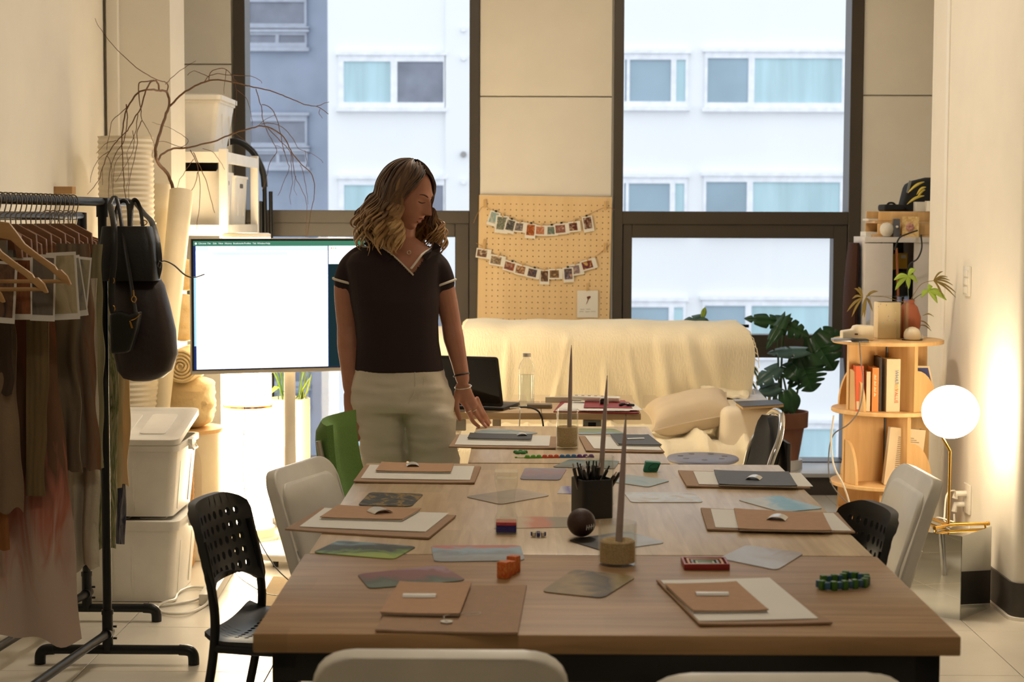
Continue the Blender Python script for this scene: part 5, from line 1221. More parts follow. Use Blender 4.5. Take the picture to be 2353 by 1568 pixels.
for (px, py, lb) in ((1114, 470, 'wooden clothespin holding the upper string at its left end'), (1391, 474, 'wooden clothespin holding the upper string at its right end'), (1113, 562, 'wooden clothespin holding the lower string at its left end'), (1390, 570, 'wooden clothespin holding the lower string at its right end')):
    t = thing('clothespin', lb, 'clothespin', PP(px, py), group='clothespins at the string ends')
    for s in (-1, 1): MB().box(PP(px, py, .006)+Vector((s*.004, 0, .004)), (.006, .006, .048)).build('prong', PEGW, t, bevel=.001)
photos = [  # centre, w, h (pixels), tilt, colours, clip
 (1134,503,24,34,18,[(200,196,186),(150,160,150),(120,170,180)],0,'first photo of the upper string, tilted'), (1153,516,30,40,6,[(150,150,130),(90,96,80),(200,196,180)],1,'large tilted photo, second on the upper string'),
 (1172,520,24,32,14,[(120,116,110),(60,58,56),(190,184,172)],0,'grey photo, third on the upper string'), (1194,522,32,24,6,[(150,140,136),(90,80,80),(200,190,180)],1,'wide photo, fourth on the upper string'),
 (1219,531,24,34,5,[(40,30,22),(170,90,40),(200,160,110)],0,'dark portrait photo, fifth on the upper string'), (1244,530,28,24,2,[(206,150,110),(170,100,70),(220,180,150)],1,'peach photo, sixth on the upper string'),
 (1268,530,28,24,-2,[(140,140,150),(90,110,90),(190,180,180)],0,'bluish photo, seventh on the upper string'), (1291,526,34,25,-5,[(180,130,110),(120,70,60),(210,190,170)],0,'wide reddish photo, eighth on the upper string'),
 (1320,521,28,24,-6,[(130,60,40),(80,40,36),(200,170,140)],1,'brown photo, ninth on the upper string'), (1351,515,24,36,-10,[(30,24,22),(120,80,60),(206,196,184)],0,'last photo at the upper string\'s right, standing alone'),
 (1111,583,34,22,8,[(150,110,80),(90,60,50),(206,190,160)],1,'first photo at the lower string\'s left end'), (1143,599,36,24,10,[(200,160,110),(90,80,70),(210,190,160)],1,'group photo, second on the lower string'),
 (1174,613,34,24,16,[(200,110,60),(110,60,56),(190,150,120)],0,'orange photo, third on the lower string'), (1199,621,32,24,12,[(50,46,44),(150,100,70),(210,190,150)],1,'photo with a dark corner, fourth on the lower string'),
 (1226,628,30,24,12,[(90,80,90),(60,56,70),(170,120,80)],0,'violet photo, fifth on the lower string'), (1251,637,22,34,1,[(30,26,24),(110,80,60),(190,170,130)],1,'tall dark photo, lowest of the lower string'),
 (1277,630,32,24,-1,[(150,110,70),(90,70,50),(190,160,110)],1,'brown group photo, seventh on the lower string'), (1306,632,24,34,-4,[(150,130,150),(60,56,60),(200,160,140)],0,'tall photo half hidden, eighth on the lower string'),
 (1324,620,34,26,-10,[(190,150,140),(110,100,110),(210,180,160)],1,'pinkish photo, ninth on the lower string'), (1353,608,36,24,-16,[(210,180,100),(120,40,40),(50,60,100)],1,'yellow photo at the lower string\'s right end')]
for k, (cx, cy, w, h, tl, cs, clip, lb) in enumerate(photos):
    c = PP(cx, cy, .007+.0022*(k % 3)); s_ = 9.76/FPX; R3 = Matrix.Rotation(math.radians(tl), 3, 'Y')
    t = thing('instant_photo', lb, 'photo', c-Vector((0, 0, h*s_/2)), group='instant photos on the pegboard')
    MB().box(c, (w*s_, .0012, h*s_), R3).build('card', PAPER, t)
    po = R3 @ Vector((.0 if w <= h else -.10*w*s_, -.0009, .06*h*s_ if w <= h else 0))
    MB().box(c+po, (w*s_*(.76 if w <= h else .66), .0008, h*s_*.72), R3).build('picture', Print('photo_print', cs, 2.2, 1.5, k*3+1, .35), t)
    MB().box(c+R3 @ Vector((0, -.002, h*s_/2+.003)), (.012 if clip == 0 else .008, .006, .010 if clip == 0 else .022), R3).build('clip', BLACKM if clip == 0 else PEGW, t)
nt_ = thing('note_card', 'white note card with a pressed brown petal and handwriting', 'card', PP(1350, 730))
qc = PP(1350, 699, .006); s_ = 9.76/FPX
MB().box(qc, (48*s_, .0012, 62*s_)).build('card', PAPER, nt_)
MB().prism([(-.008, .028), (.010, .034), (.016, .028), (.010, .020), (.004, .014), (-.006, -.008), (-.012, -.016), (-.008, -.004), (-.002, .012)], lambda u, v, w: qc+Vector((u+.003, -.0008-w, v+.012)), 0, .001).build('pressed_petal', M('petal', (110, 60, 34), .8, var=.3, scale=60), nt_)
HW = M('ink', (96, 84, 74), .8)
for k, (u0, u1, v) in enumerate(((-.040, -.018, -.030), (-.008, .016, -.029), (-.044, -.022, -.042), (-.012, .012, -.043), (.018, .046, -.042))):
    MB().tube([qc+Vector((u0+(u1-u0)*i/14, -.001, v+.0022*math.sin(i*2.1+k))) for i in range(15)], .0006, 4).build('handwriting', HW, nt_)
MB().box(PP(1349, 660, .008), (.008, .006, .044)).build('clothespin', PEGW, nt_)
# ================================================================== carousel bookcase
cy = 7.42; cc = Vector((P(2040, 785, cy).x, cy, 0)); RC = 126*cy/FPX
ca = thing('carousel_bookcase', 'round three-tier birch carousel bookcase by the window', 'bookcase', cc)
zs = [P(2040, 788, cy-RC).z, P(2040, 951, cy-RC).z, P(2040, 1123, cy-RC).z, .10]
for z in zs: MB().lathe([(.0005, -.017), (RC-.003, -.017), (RC, -.014), (RC, -.003), (RC-.003, 0), (.0005, 0)], cc+Vector((0, 0, z)), 64).build('round_shelf', PLY, ca)
rots = [math.radians(24), math.radians(36), math.radians(24)]
for t_ in range(3):
    z0, z1 = zs[t_+1], zs[t_]-.017
    for q in range(4):
        a = rots[t_]+q*math.pi/2-math.pi/2-.35*t_
        R3 = Matrix.Rotation(a, 3, 'Z'); ln2 = RC*.86
        MB().box(cc+R3 @ Vector((ln2/2+.008, 0, 0))+Vector((0, 0, (z0+z1)/2)), (ln2-.016, .016, z1-z0-.0005), R3).build('divider', PLY, ca)
        # quarter-round book stop across each bay
        R4 = Matrix.Rotation(a+.0, 3, 'Z'); hs = (z1-z0)*.62
        arc = [(0, 0), (.105, 0)]+[(.105*math.cos(k*math.pi/16), hs*math.sin(k*math.pi/16)) for k in range(1, 9)]
        b0 = cc+R4 @ Vector((ln2-.004, 0, 0))+Vector((0, 0, z0))
        MB().prism(arc, lambda u, v, w, R4=R4, b0=b0: b0+R4 @ Vector((w-.006, u+.009, v+.0005)), -.006, .006).build('book_stop', PLY, ca)
MB().cyl(cc, cc+Vector((0, 0, zs[0]-.02)), .012, n=14).build('spindle', GREYM, ca)
for q in range(4):
    a = q*math.pi/2+.6; p = cc+Vector((math.cos(a)*RC*.75, math.sin(a)*RC*.75, .035)); MB().cyl(p-Vector((.012, 0, 0)), p+Vector((.012, 0, 0)), .034, n=20).bx(p.x-.008, p.x+.008, p.y-.008, p.y+.008, .05, .083).build('caster', BLACKP, ca)
def book(label, px0, px1, pyt, pyb, y, depth, m, pages=PAPER, lean=0, txt=None, tm=None, yaw=.0, band=None):
    a, b = P(px0, pyb, y), P(px1, pyb, y); zt2 = P(px0, pyt, y).z; zb = zs[1] if pyb < 1000 else zs[2]; w = (b-a).length; h = zt2-zb
    o = Vector((a.x, y, zb+.0006)); R3 = Matrix.Rotation(yaw, 3, 'Z') @ Matrix.Rotation(lean, 3, 'Y')
    f = lambda u, v, k: o+R3 @ Vector((u, k, v))
    t = thing('book', label, 'book', o, group='books in the carousel bookcase')
    MB().prism([(0, 0), (w, 0), (w, h), (0, h)], f, 0, .0025).build('spine', m, t)
    MB().prism([(0, 0), (.0022, 0), (.0022, h), (0, h)], f, .0025, depth).prism([(w-.0022, 0), (w, 0), (w, h), (w-.0022, h)], f, .0025, depth).build('cover', m, t)
    MB().prism([(.0022, .002), (w-.0022, .002), (w-.0022, h-.004), (.0022, h-.004)], f, .0025, depth-.003).build('pages', pages, t)
    if band: MB().prism([(0, h*.04), (w, h*.04), (w, h*.22), (0, h*.22)], f, -.0006, 0).build('band', band, t)
    if txt:
        M4 = frame(f(w*.5, h*.55, -.0006), R3 @ Vector((0, 0, -1)), R3 @ Vector((1, 0, 0)))
        text('title', txt, tm, min(w*.7, .020), M4, t, 'CENTER')
    return t
ORB = M('book_orange', (226, 96, 44), .6); AMB = M('book_amber', (230, 140, 62), .6); CRB = M('book_cream', (232, 210, 172), .7); NVB = M('book_navy', (58, 52, 110), .6); GRB = M('book_grey', (150, 128, 104), .7, var=.2); DKB = M('book_dark', (60, 50, 44), .7, var=.3)
yb_ = cy-.165
INK = M('ink_brown', (120, 96, 80), .8); WTX = M('pale_ink', (250, 226, 190), .7); INKB = M('ink_blue', (90, 130, 170), .7); INKR = M('ink_red', (214, 110, 80), .7); INKG = M('ink_ochre', (214, 180, 90), .7)
book('orange book with a cream band, left of the row', 1968, 1986, 842, 950, yb_+.012, .11, ORB, lean=-.03, band=CRB)
book('thin cream paperback between the orange books', 1990, 1999, 855, 951, yb_+.008, .10, CRB)
ab_ = book('amber-orange book with pale spine lettering', 2003, 2018, 846, 953, yb_+.004, .12, AMB)
ax0 = P(2003, 900, yb_+.004).x; lt_ = MB(); zl = P(2010, 862, yb_).z      # illegible pale lettering down the spine
for k in range(22):
    if k % 6 != 5: lt_.bx(ax0+.010, ax0+.010+.004+.0022*((k*5) % 3), yb_+.0034, yb_+.004, zl-.0042*k-.003, zl-.0042*k)
lt_.build('spine_lettering', WTX, ab_)
book('grey illustrated book behind the orange ones', 2019, 2025, 822, 952, yb_+.010, .13, DKB)
bk_ = book('thick grey-cream book with coloured letters reading WHAT WE VALUE', 2036, 2068, 826, 954, yb_-.004, .12, CRB, yaw=.10)
zb_ = zs[1]; hB_ = P(2052, 826, yb_).z-zb_
for wd, fz__, mm in (('WHAT', .66, INKB), ('WE', .47, INKG), ('VALUE', .30, INKR)):
    M4 = frame(Vector((P(2060, 900, yb_-.006).x, yb_-.0065, zb_+hB_*fz__)), Vector((.0, .0, -1)), Vector((1, .1, 0))); text('title', wd, mm, .020, M4, bk_, 'CENTER')
sv = P(2087, 840, cy-.13); bz = thing('booklet', 'blue booklet leaning in the right bay behind the wooden stop', 'book', (sv.x, cy-.1, zs[1]))
fb_ = lambda u, v, w: Vector((P(2084, 900, cy-.12).x+u, cy-.12+.35*u+w, zs[1]+.001+v))
MB().prism([(0, 0), (.15, 0), (.10, .185), (0, .19)], fb_, .0, .003).build('back_cover', CRB, bz); MB().prism([(0, 0), (.142, 0), (.094, .178), (0, .180)], fb_, -.001, 0).build('front_cover', M('booklet_blue', (70, 78, 130), .6, var=.15, scale=20), bz)
bo2 = thing('book', 'cream paperback leaning on its side in the lower bay', 'book', (P(2070, 1060, cy-.14).x, cy-.13, zs[2]), group='books in the carousel bookcase')
fq = lambda u, v, w: Vector((P(2022, 1060, cy-.12).x, cy-.15, zs[2]+.004))+Matrix.Rotation(.10, 3, 'Y') @ Vector((u, w+.12*u, v))
MB().prism([(.012, 0), (.165, 0), (.165, .245), (.012, .245)], fq, 0, .003).build('cover', CRB, bo2)
for k in range(18): MB().prism([(.05, .205-.008*k), (.118+.012*((k*7) % 3), .205-.008*k), (.118+.012*((k*7) % 3), .2075-.008*k), (.05, .2075-.008*k)], fq, -.0006, 0).build('text_line', INK, bo2)
MB().prism([(.150, .0), (.165, 0), (.165, .245), (.150, .245)], fq, .003, .05).build('spine', CRB, bo2); MB().prism([(.012, .003), (.150, .003), (.150, .242), (.012, .242)], fq, .003, .048).build('pages', PAPER, bo2)
bo3 = thing('book', 'dark book with an orange dot behind the leaning paperback', 'book', (P(2110, 1060, cy-.05).x, cy-.05, zs[2]), group='books in the carousel bookcase')
xb3 = P(2108, 1060, cy-.06).x; MB().bx(xb3, xb3+.016, cy-.09, cy+.05, zs[2]+.001, zs[2]+.215).build('cover', M('book_black', (40, 36, 34), .5), bo3); MB().bx(xb3+.003, xb3+.013, cy-.0915, cy-.09, zs[2]+.17, zs[2]+.185).build('dot', ORB, bo3)
# things on top of the carousel
zT = zs[0]+.0006
cl = P(1972, 764, cy-.10); cw = thing('cream_device', 'stepped cream device with a small port on the carousel top', 'device', (cl.x, cl.y, zT))
fc_ = lambda u, v, w: Vector((P(1935, 764, cy-.12).x+u, cy-.10+w+.10*u, zT+v))
MB().prism([(0, 0), (.135, 0), (.135, .062), (.07, .064), (.052, .060), (.046, .046), (.0, .040)], fc_, -.03, .035).build('body', CREAMP, cw, bevel=.012, seg=4)
MB().prism([(.052, .024), (.066, .024), (.066, .030), (.052, .030)], fc_, -.031, -.0295).build('port', M('port_brown', (90, 50, 34), .6), cw)
for k, (x0, x1, y0, y1, z, m, lb) in enumerate(((1912, 1965, -.20, -.13, .012, M('phone_silver', (150, 150, 156), .3, metal=.5), 'silver phone at the rim of the carousel top'), (1953, 1990, -.225, -.16, .012, BLACKP, 'small black charger brick at the rim of the carousel top'))):
    tag(MB().bx(P(x0, 775, cy-.16).x, P(x1, 775, cy-.16).x, cy+y0, cy+y1, zT, zT+z).build('phone' if k == 0 else 'charger', m, bevel=.003), lb, 'gadget')
vs_ = thing('splatter_vase', 'cream block vase with coloured paint flecks', 'vase', (P(2043, 770, cy+.02).x, cy+.02, zT))
xv0, xv1 = P(2016, 740, cy).x, P(2068, 740, cy).x; hv = P(2040, 695, cy).z-zT
def splat():
    m, nt, b, N, L = newmat('paint_flecks'); vo = N.new('ShaderNodeTexVoronoi'); vo.inputs['Scale'].default_value = 9; tc = N.new('ShaderNodeTexCoord'); L.new(tc.outputs['Generated'], vo.inputs[0])
    rp = N.new('ShaderNodeValToRGB'); rampify(rp, [(.10, (1, 1, 1)), (.16, (0, 0, 0))]); L.new(vo.outputs['Distance'], rp.inputs[0])
    hs = N.new('ShaderNodeMix'); hs.data_type = 'RGBA'; L.new(rp.outputs[0], hs.inputs[0]); hs.inputs[6].default_value = (*lin((226, 206, 164)), 1); L.new(vo.outputs['Color'], hs.inputs[7]); L.new(hs.outputs[2], b.inputs['Base Color']); b.inputs['Roughness'].default_value = .5; return m
MB().bx(xv0, xv1, cy-.01, cy+.08, zT, zT+hv).build('body', splat(), vs_, bevel=.004)
MB().bx(xv0+.01, xv1-.01, cy+.0, cy+.07, zT+hv-.001, zT+hv+.0008).build('opening', BLACKP, vs_)
ac = thing('acrylic_stand', 'clear acrylic frame stand on the carousel top', 'stand', (P(2040, 770, cy-.12).x, cy-.1, zT))
xa_, xb_ = P(1998, 740, cy-.1).x, P(2088, 740, cy-.1).x; ha = P(2040, 683, cy-.1).z-zT
for (a0, a1, y0, y1) in ((xa_, xa_+.004, -.10, -.02), (xb_-.035, xb_-.031, -.10, -.02), (xb_-.004, xb_, -.10, -.02)): MB().bx(a0, a1, cy+y0, cy+y1, zT, zT+ha).build('side', Glass('acrylic', (.95, .95, .92), 1, .08), ac)
MB().bx(xa_, xb_, cy-.10, cy-.02, zT+ha, zT+ha+.004).build('top', Glass('acrylic', (.95, .95, .92), 1, .08), ac)
tv_ = P(2087, 720, cy+.06); cv = thing('terracotta_vase', 'round terracotta vase with leafy stems behind the acrylic stand', 'vase', (tv_.x, cy+.05, zT))
MB().lathe([(.0005, 0), (.034, 0), (.050, .05), (.052, .09), (.036, .135), (.022, .15), (.024, .165), (.019, .165), (.017, .15)], (tv_.x, cy+.05, zT), 28).build('body', M('vase_rust', (160, 88, 58), .7), cv)
def leafblade(p0, p1, w, m, par, y, name='leaf', bow=.01):
    a, b = P(*p0, y), P(*p1, y); ax = (b-a); sd = ax.cross(Vector((0, -1, .3))).normalized(); n = 8; L3, R3_, C3 = [], [], []
    for i in range(n+1):
        t = i/n; h_ = w/2*math.sin(math.pi*(.06+.92*t))**.8; c = a+ax*t+Vector((0, 0, bow*math.sin(math.pi*t))); L3.append(c+sd*h_); R3_.append(c-sd*h_); C3.append(c+Vector((0, -h_*.25, 0)))
    mb = MB(); mb.add(L3+C3+R3_, [(i, i+1, n+1+i+1, n+1+i) for i in range(n)]+[(n+1+i, n+2+i, 2*n+3+i, 2*n+2+i) for i in range(n)])
    o = mb.build(name, m, par); sm = o.modifiers.new('thickness', 'SOLIDIFY'); sm.thickness = .0008; return o
for cpt, tips in (((2086, 634), ((2054, 644), (2057, 667), (2088, 664), (2108, 650), (2104, 620))), ((2133, 668), ((2117, 684), (2154, 697), (2175, 690), (2141, 657), (2170, 680)))):
    for tpt in tips: leafblade(cpt, tpt, .022, LIME, cv, cy+.02)
    MB().tube(smoothpath([Vector((tv_.x, cy+.05, zT+.15)), P((2088+cpt[0])/2, 680, cy+.03), P(*cpt, cy+.02)], 4), .0016, 5).build('stem', STEM, cv)
for cpt, tips in (((2145, 645), ((2167, 624), (2178, 637), (2183, 645), (2190, 656), (2199, 675), (2196, 684), (2168, 685), (2160, 672))),):
    for tpt in tips: leafblade(cpt, tpt, .008, OLIVEL, cv, cy-.0)
    MB().tube(smoothpath([Vector((tv_.x, cy+.05, zT+.15)), P(2115, 655, cy+.0), P(*cpt, cy-.0)], 4), .0014, 5).build('stem', OLIVEL, cv)
cpt = (1990, 680)
for tpt in ((1963, 663), (1958, 687), (1946, 717), (1957, 729), (1980, 731), (1986, 730), (2005, 716), (1972, 660), (2012, 672), (2018, 670)): leafblade((cpt[0]-8 if tpt[0] < 1980 else cpt[0], cpt[1]+4), tpt, .011, OLIVEL, cv, cy-.08)
MB().tube(smoothpath([Vector((tv_.x, cy+.05, zT+.15)), P(2060, 690, cy+.02), P(2030, 682, cy-.04), P(*cpt, cy-.08)], 4), .0014, 5).build('stem', OLIVEL, cv)
for p0, p1 in (((2112, 738), (2138, 754)), ((2113, 748), (2140, 761)), ((2120, 726), (2146, 728))): leafblade(p0, p1, .006, OLIVEL, cv, cy+.03)
lp2 = P(2097, 782, cy-.09); pb2 = thing('pebble_device', 'smooth cream pebble-shaped device on a dark pad', 'device', (lp2.x, cy-.08, zT))
MB().prism([(.044*math.cos(a*math.pi/12), .030*math.sin(a*math.pi/12)) for a in range(24)], lambda u, v, w: Vector((lp2.x+u, cy-.08+v, zT+w)), 0, .003).build('pad', BLACKP, pb2)
MB().lathe([(.032, .0), (.036, .012), (.034, .03), (.026, .044), (.012, .052), (.0004, .054)], (lp2.x, cy-.08, zT+.003), 28).build('body', CREAMP, pb2)
sb = P(2107, 740, cy+.0); MB().lathe([(.0004, 0), (.006, .002), (.007, .008), (.003, .012), (.0035, .018), (.0004, .021)], (sb.x+.012, cy-.05, zT), 12).build('bird_figurine', PAPER); tag(bpy.data.objects['bird_figurine'], 'tiny pale figurine beside the pebble device', 'figurine')
# cords by the carousel
tag(MB().tube(smoothpath([P(1975, 785, cy-.25), P(1978, 830, cy-.26), P(1984, 880, cy-.26), P(1975, 940, cy-.26), P(1950, 975, cy-.26), P(1915, 1000, cy-.22), P(1904, 1050, cy-.2), P(1910, 1110, cy-.2), P(1950, 1160, cy-.24), P(1985, 1195, cy-.26)], 6), .0028, 6).build('grey_cable', M('grey_cord', (110, 104, 100), .6)), 'dark grey cord trailing down the side of the carousel bookcase', 'cord')
tag(MB().tube(smoothpath([P(1916, 955, cy-.26), P(1910, 1010, cy-.26), P(1916, 1070, cy-.28), P(1938, 1115, cy-.29), P(1952, 1160, cy-.29), P(1953, 1210, cy-.3), G(1958, 1330, .006)], 6), .004, 6).build('cream_cable', WHITEP), 'cream cord hanging beside the carousel bookcase', 'cord')
# ================================================================== white cabinet and the things on it
CY0, CY1 = 8.45, 8.73; cx0, cx1 = P(1984, 700, CY0).x, P(2150, 700, CY0).x; zc = P(2040, 545, CY0).z
cbn = thing('white_cabinet', 'tall white cabinet with a sliding door in the recess', 'cabinet', ((cx0+cx1)/2, 8.75, 0))
CAB = M('cabinet_white', (222, 216, 212), .45)
MB().bx(cx0, cx1, CY0-.01, CY1, zc-.026, zc).build('top', CAB, cbn, bevel=.002)
MB().bx(cx0, cx0+.018, CY0, CY1, 0, zc-.026).bx(cx1-.018, cx1, CY0, CY1, 0, zc-.026).bx(cx0, cx1, CY1-.01, CY1, 0, zc-.026).build('carcass', CAB, cbn)
MB().bx(cx0+.002, P(2049, 700, CY0).x, CY0-.008, CY0+.01, .06, zc-.03).build('door', CAB, cbn, bevel=.002)
MB().bx(P(2049, 700, CY0).x, P(2098, 700, CY0).x, CY1-.04, CY1-.01, .06, zc-.03).build('back_panel', BLACKP, cbn)
MB().bx(P(2098, 700, CY0).x, cx1, CY0-.004, CY0+.012, .03, zc-.026).build('side_strip', CAB, cbn)
for z in (.85, .55): MB().bx(cx0+.02, cx1-.02, CY0+.04, CY1-.02, z-.016, z).build('shelf_board', CAB, cbn)
YEL = M('yellow_carton', (226, 178, 40), .5)
for (a0, a1, t_, b_, lb) in ((2051, 2059, 584, 620, 'narrow yellow carton at the left inside the cabinet'), (2063, 2085, 582, 618, 'yellow carton with a white label inside the cabinet')):
    yk = thing('yellow_carton', lb, 'box', (P(a0, b_, 8.62).x, 8.62, 1.2), group='yellow cartons in the cabinet'); z0_, z1_ = P(a0, b_, 8.6).z, P(a0, t_, 8.6).z
    MB().bx(P(a0, 600, 8.6).x, P(a1, 600, 8.6).x, 8.6, 8.69, z0_, z1_).build('carton', YEL, yk)
    if a0 > 2060: MB().bx(P(2070, 600, 8.6).x, P(2081, 600, 8.6).x, 8.598, 8.6, P(2070, 594, 8.6).z, P(2070, 586, 8.6).z).build('label', PAPER, yk)
tag(MB().bx(P(2051, 640, 8.62).x, P(2097, 640, 8.62).x, 8.58, 8.68, .86, P(2060, 622, 8.6).z-.001).build('black_case', BLACKP, bevel=.006), 'black case standing inside the cabinet under the cartons', 'case')
tag(MB().tube(smoothpath([P(2060, 570, 8.44), P(2062, 620, 8.44), P(2064, 690, 8.44), P(2066, 760, 8.44)], 4), .006, 8).build('copper_pipe', M('copper', (180, 116, 84), .35, metal=.7)), 'thin copper-coloured pipe standing before the open cabinet', 'pipe')
def tray(z0, z1, px0, px1, lb, y0=8.5):
    t = thing('letter_tray', lb, 'tray', (P(px0, 500, y0).x, y0, z0), group='wooden letter trays on the cabinet')
    a0, a1 = P(px0, 500, y0).x, P(px1, 500, y0).x
    MB().bx(P(px0-9, 500, y0).x, a1, y0, y0+.21, z0+.0003, z0+.010).build('floor_panel', PLY, t); MB().bx(a0, a1, y0-.001, y0+.010, z0+.010, z1).build('front_panel', PLY, t, bevel=.006); MB().bx(P(px0-9, 500, y0).x, a1, y0+.20, y0+.21, z0+.01, z1).build('back_panel', PLY, t)
zz0 = zc; zz1 = P(2050, 513, 8.5).z; zz2 = P(2050, 486, 8.5).z
tray(zz0, zz1-.001, 2017, 2150, 'lower wooden letter tray on the white cabinet'); tray(zz1, zz2, 2019, 2150, 'upper wooden letter tray with papers on the white cabinet')
for k, (a0, a1, z, lb) in enumerate(((1990, 2016, zc, 'stack of white paper beside the lower letter tray'), (1995, 2017, zz1+.011, 'white paper sticking out of the upper letter tray'))):
    h_ = .024 if k == 0 else .01; tag(MB().bx(P(a0, 520, 8.56).x, P(a1, 520, 8.56).x, 8.56, 8.70, z+.0004, z+h_).build('paper_stack', PAPER), lb, 'paper')
eg = P(2040, 524, 8.44); tag(MB().lathe([(.0004, -.036), (.016, -.034), (.030, -.018), (.034, 0), (.030, .018), (.018, .03), (.0004, .034)], (eg.x, 8.462, zc+.037), 28).build('plaster_egg', WHITEP), 'rounded white egg-like ornament before the letter trays', 'ornament')
vx = P(2060, 524, 8.45).x; va = thing('photo_box', 'upright dark glass photo block before the letter trays', 'ornament', (vx, 8.45, zc)); MB().bx(vx-.016, vx+.016, 8.445, 8.47, zc+.0005, P(2060, 503, 8.45).z).build('block', M('smoky_glass', (96, 98, 104), .15), va, bevel=.002); MB().lathe([(.0003, 0), (.006, .002), (.006, .01), (.0003, .012)], (vx, 8.4435, zc+.05), 10, Matrix.Rotation(math.pi/2, 3, 'X')).build('bead', PAPER, va)
fx2 = P(2092, 515, 8.45).x; fc2 = thing('flower_picture', 'small amber picture of a pink flower propped before the trays', 'picture', (fx2, 8.45, zc)); MB().bx(P(2073, 515, 8.46).x, P(2112, 515, 8.46).x, 8.462, 8.47, zc+.0005, P(2090, 498, 8.46).z).build('panel', Print('amber_print', [(214,160,100),(240,206,140),(250,226,170)], 5, 1, 4, .5), fc2)
for k in range(7):
    a = k*.9; MB().lathe([(.0003, 0), (.010, .003), (.006, .007), (.0003, .008)], (fx2+.011*math.cos(a), 8.4615, zc+.048+.012*math.sin(a)), 10, Matrix.Rotation(math.pi/2, 3, 'X')).build('petal', M('petal_pink', (206, 150, 138), .6), fc2)
bp_ = P(2115, 485, 8.62); pk = thing('black_backpack', 'black backpack standing on the letter trays by the pillar', 'backpack', (bp_.x, 8.62, zz2))
zb1, zb2 = zz2+.001, P(2110, 408, 8.62).z; xq = P(2082, 450, 8.62).x
rings = []
for k in range(11):
    t = k/10; hw2 = .13*(1-.10*t)*math.sqrt(max(.03, 1-max(0, (t-.72)/.29)**2)); cx_ = xq+.10+.025*t
    rings.append([Vector((cx_+u, 8.64+v, zb1+(zb2-zb1)*t)) for u, v in rrect(hw2*2, .16*(hw2/.13), .03*min(1, hw2/.06), 4)])
MB().loft(rings).build('body', BLACKF, pk); MB().box((xq+.0, 8.56, zb1+.12), (.012, .004, .06), Matrix.Rotation(.2, 3, 'Y')).build('zip_tag', GREYM, pk)
cs_ = thing('black_case', 'flat black case with a loop handle on the letter trays', 'case', (P(2050, 480, 8.6).x, 8.6, zz2)); MB().bx(P(2028, 480, 8.58).x, P(2076, 480, 8.58).x, 8.53, 8.70, zz2+.001, P(2050, 470, 8.58).z).build('body', BLACKF, cs_, bevel=.012, seg=3); zz3 = P(2050, 471, 8.58).z; MB().tube(smoothpath([P(2038, 472, 8.6), P(2043, 467, 8.6), P(2052, 467, 8.6), P(2058, 472, 8.6)], 4), .005, 8).build('handle', BLACKF, cs_)
tag(MB().bx(P(2105, 480, 8.50).x, P(2121, 480, 8.5).x+.06, 8.50, 8.56, zz2+.0005, P(2110, 464, 8.5).z).build('white_box', PAPER), 'small white box on the letter trays beside the pillar', 'box')
lb_ = thing('dry_plant', 'yellow-green blades in front of the black backpack', 'plant', (P(2125, 480, 8.42).x, 8.42, zz2))
MB().lathe([(.0005, 0), (.03, 0), (.036, .05), (.0005, .05)], (P(2142, 480, 8.46).x, 8.46, zz2+.0005), 16).build('pot', PAPER, lb_)
for p0, p1 in (((2124, 418), (2086, 444)), ((2124, 450), (2084, 470)), ((2128, 430), (2106, 448)), ((2126, 436), (2108, 455))): leafblade(p0, p1, .014, M('yellow_blade', (206, 184, 80), .5), lb_, 8.42)
tag(MB().tube(smoothpath([P(2108, 530, 8.43), P(2085, 538, 8.40), P(2066, 548, 8.40), P(2056, 575, 8.40)], 5), .004, 6).build('black_cable', BLACKP), 'black cord arching over the front of the cabinet top', 'cord')
tag(MB().tube(smoothpath([P(2116, 540, 8.40), P(2118, 570, 8.39), P(2108, 595, 8.39), P(2088, 612, 8.40), P(2082, 660, 8.40)], 5), .004, 6).build('black_cable', BLACKP), 'black cord curling down the right of the cabinet', 'cord')
brn = thing('brown_coat', 'dark brown coat hanging on the side of the white cabinet', 'coat', (cx0-.05, 8.6, .7)); rings = []
for k in range(13):
    t = k/12; d = .03+.035*math.sin(math.pi*min(1, t*.75+.12)); z = zc-.03-t*.75; rings.append([Vector((cx0-.004-d*(.5+.5*math.cos(2*math.pi*i/12))*1.0, 8.59+.12*math.sin(2*math.pi*i/12)*(.4+.6*math.sin(math.pi*min(1, .2+t*.8))), z)) for i in range(12)])
MB().loft(rings).build('body', M('brown_leather', (60, 36, 28), .8, var=.2, spec=.2), brn)
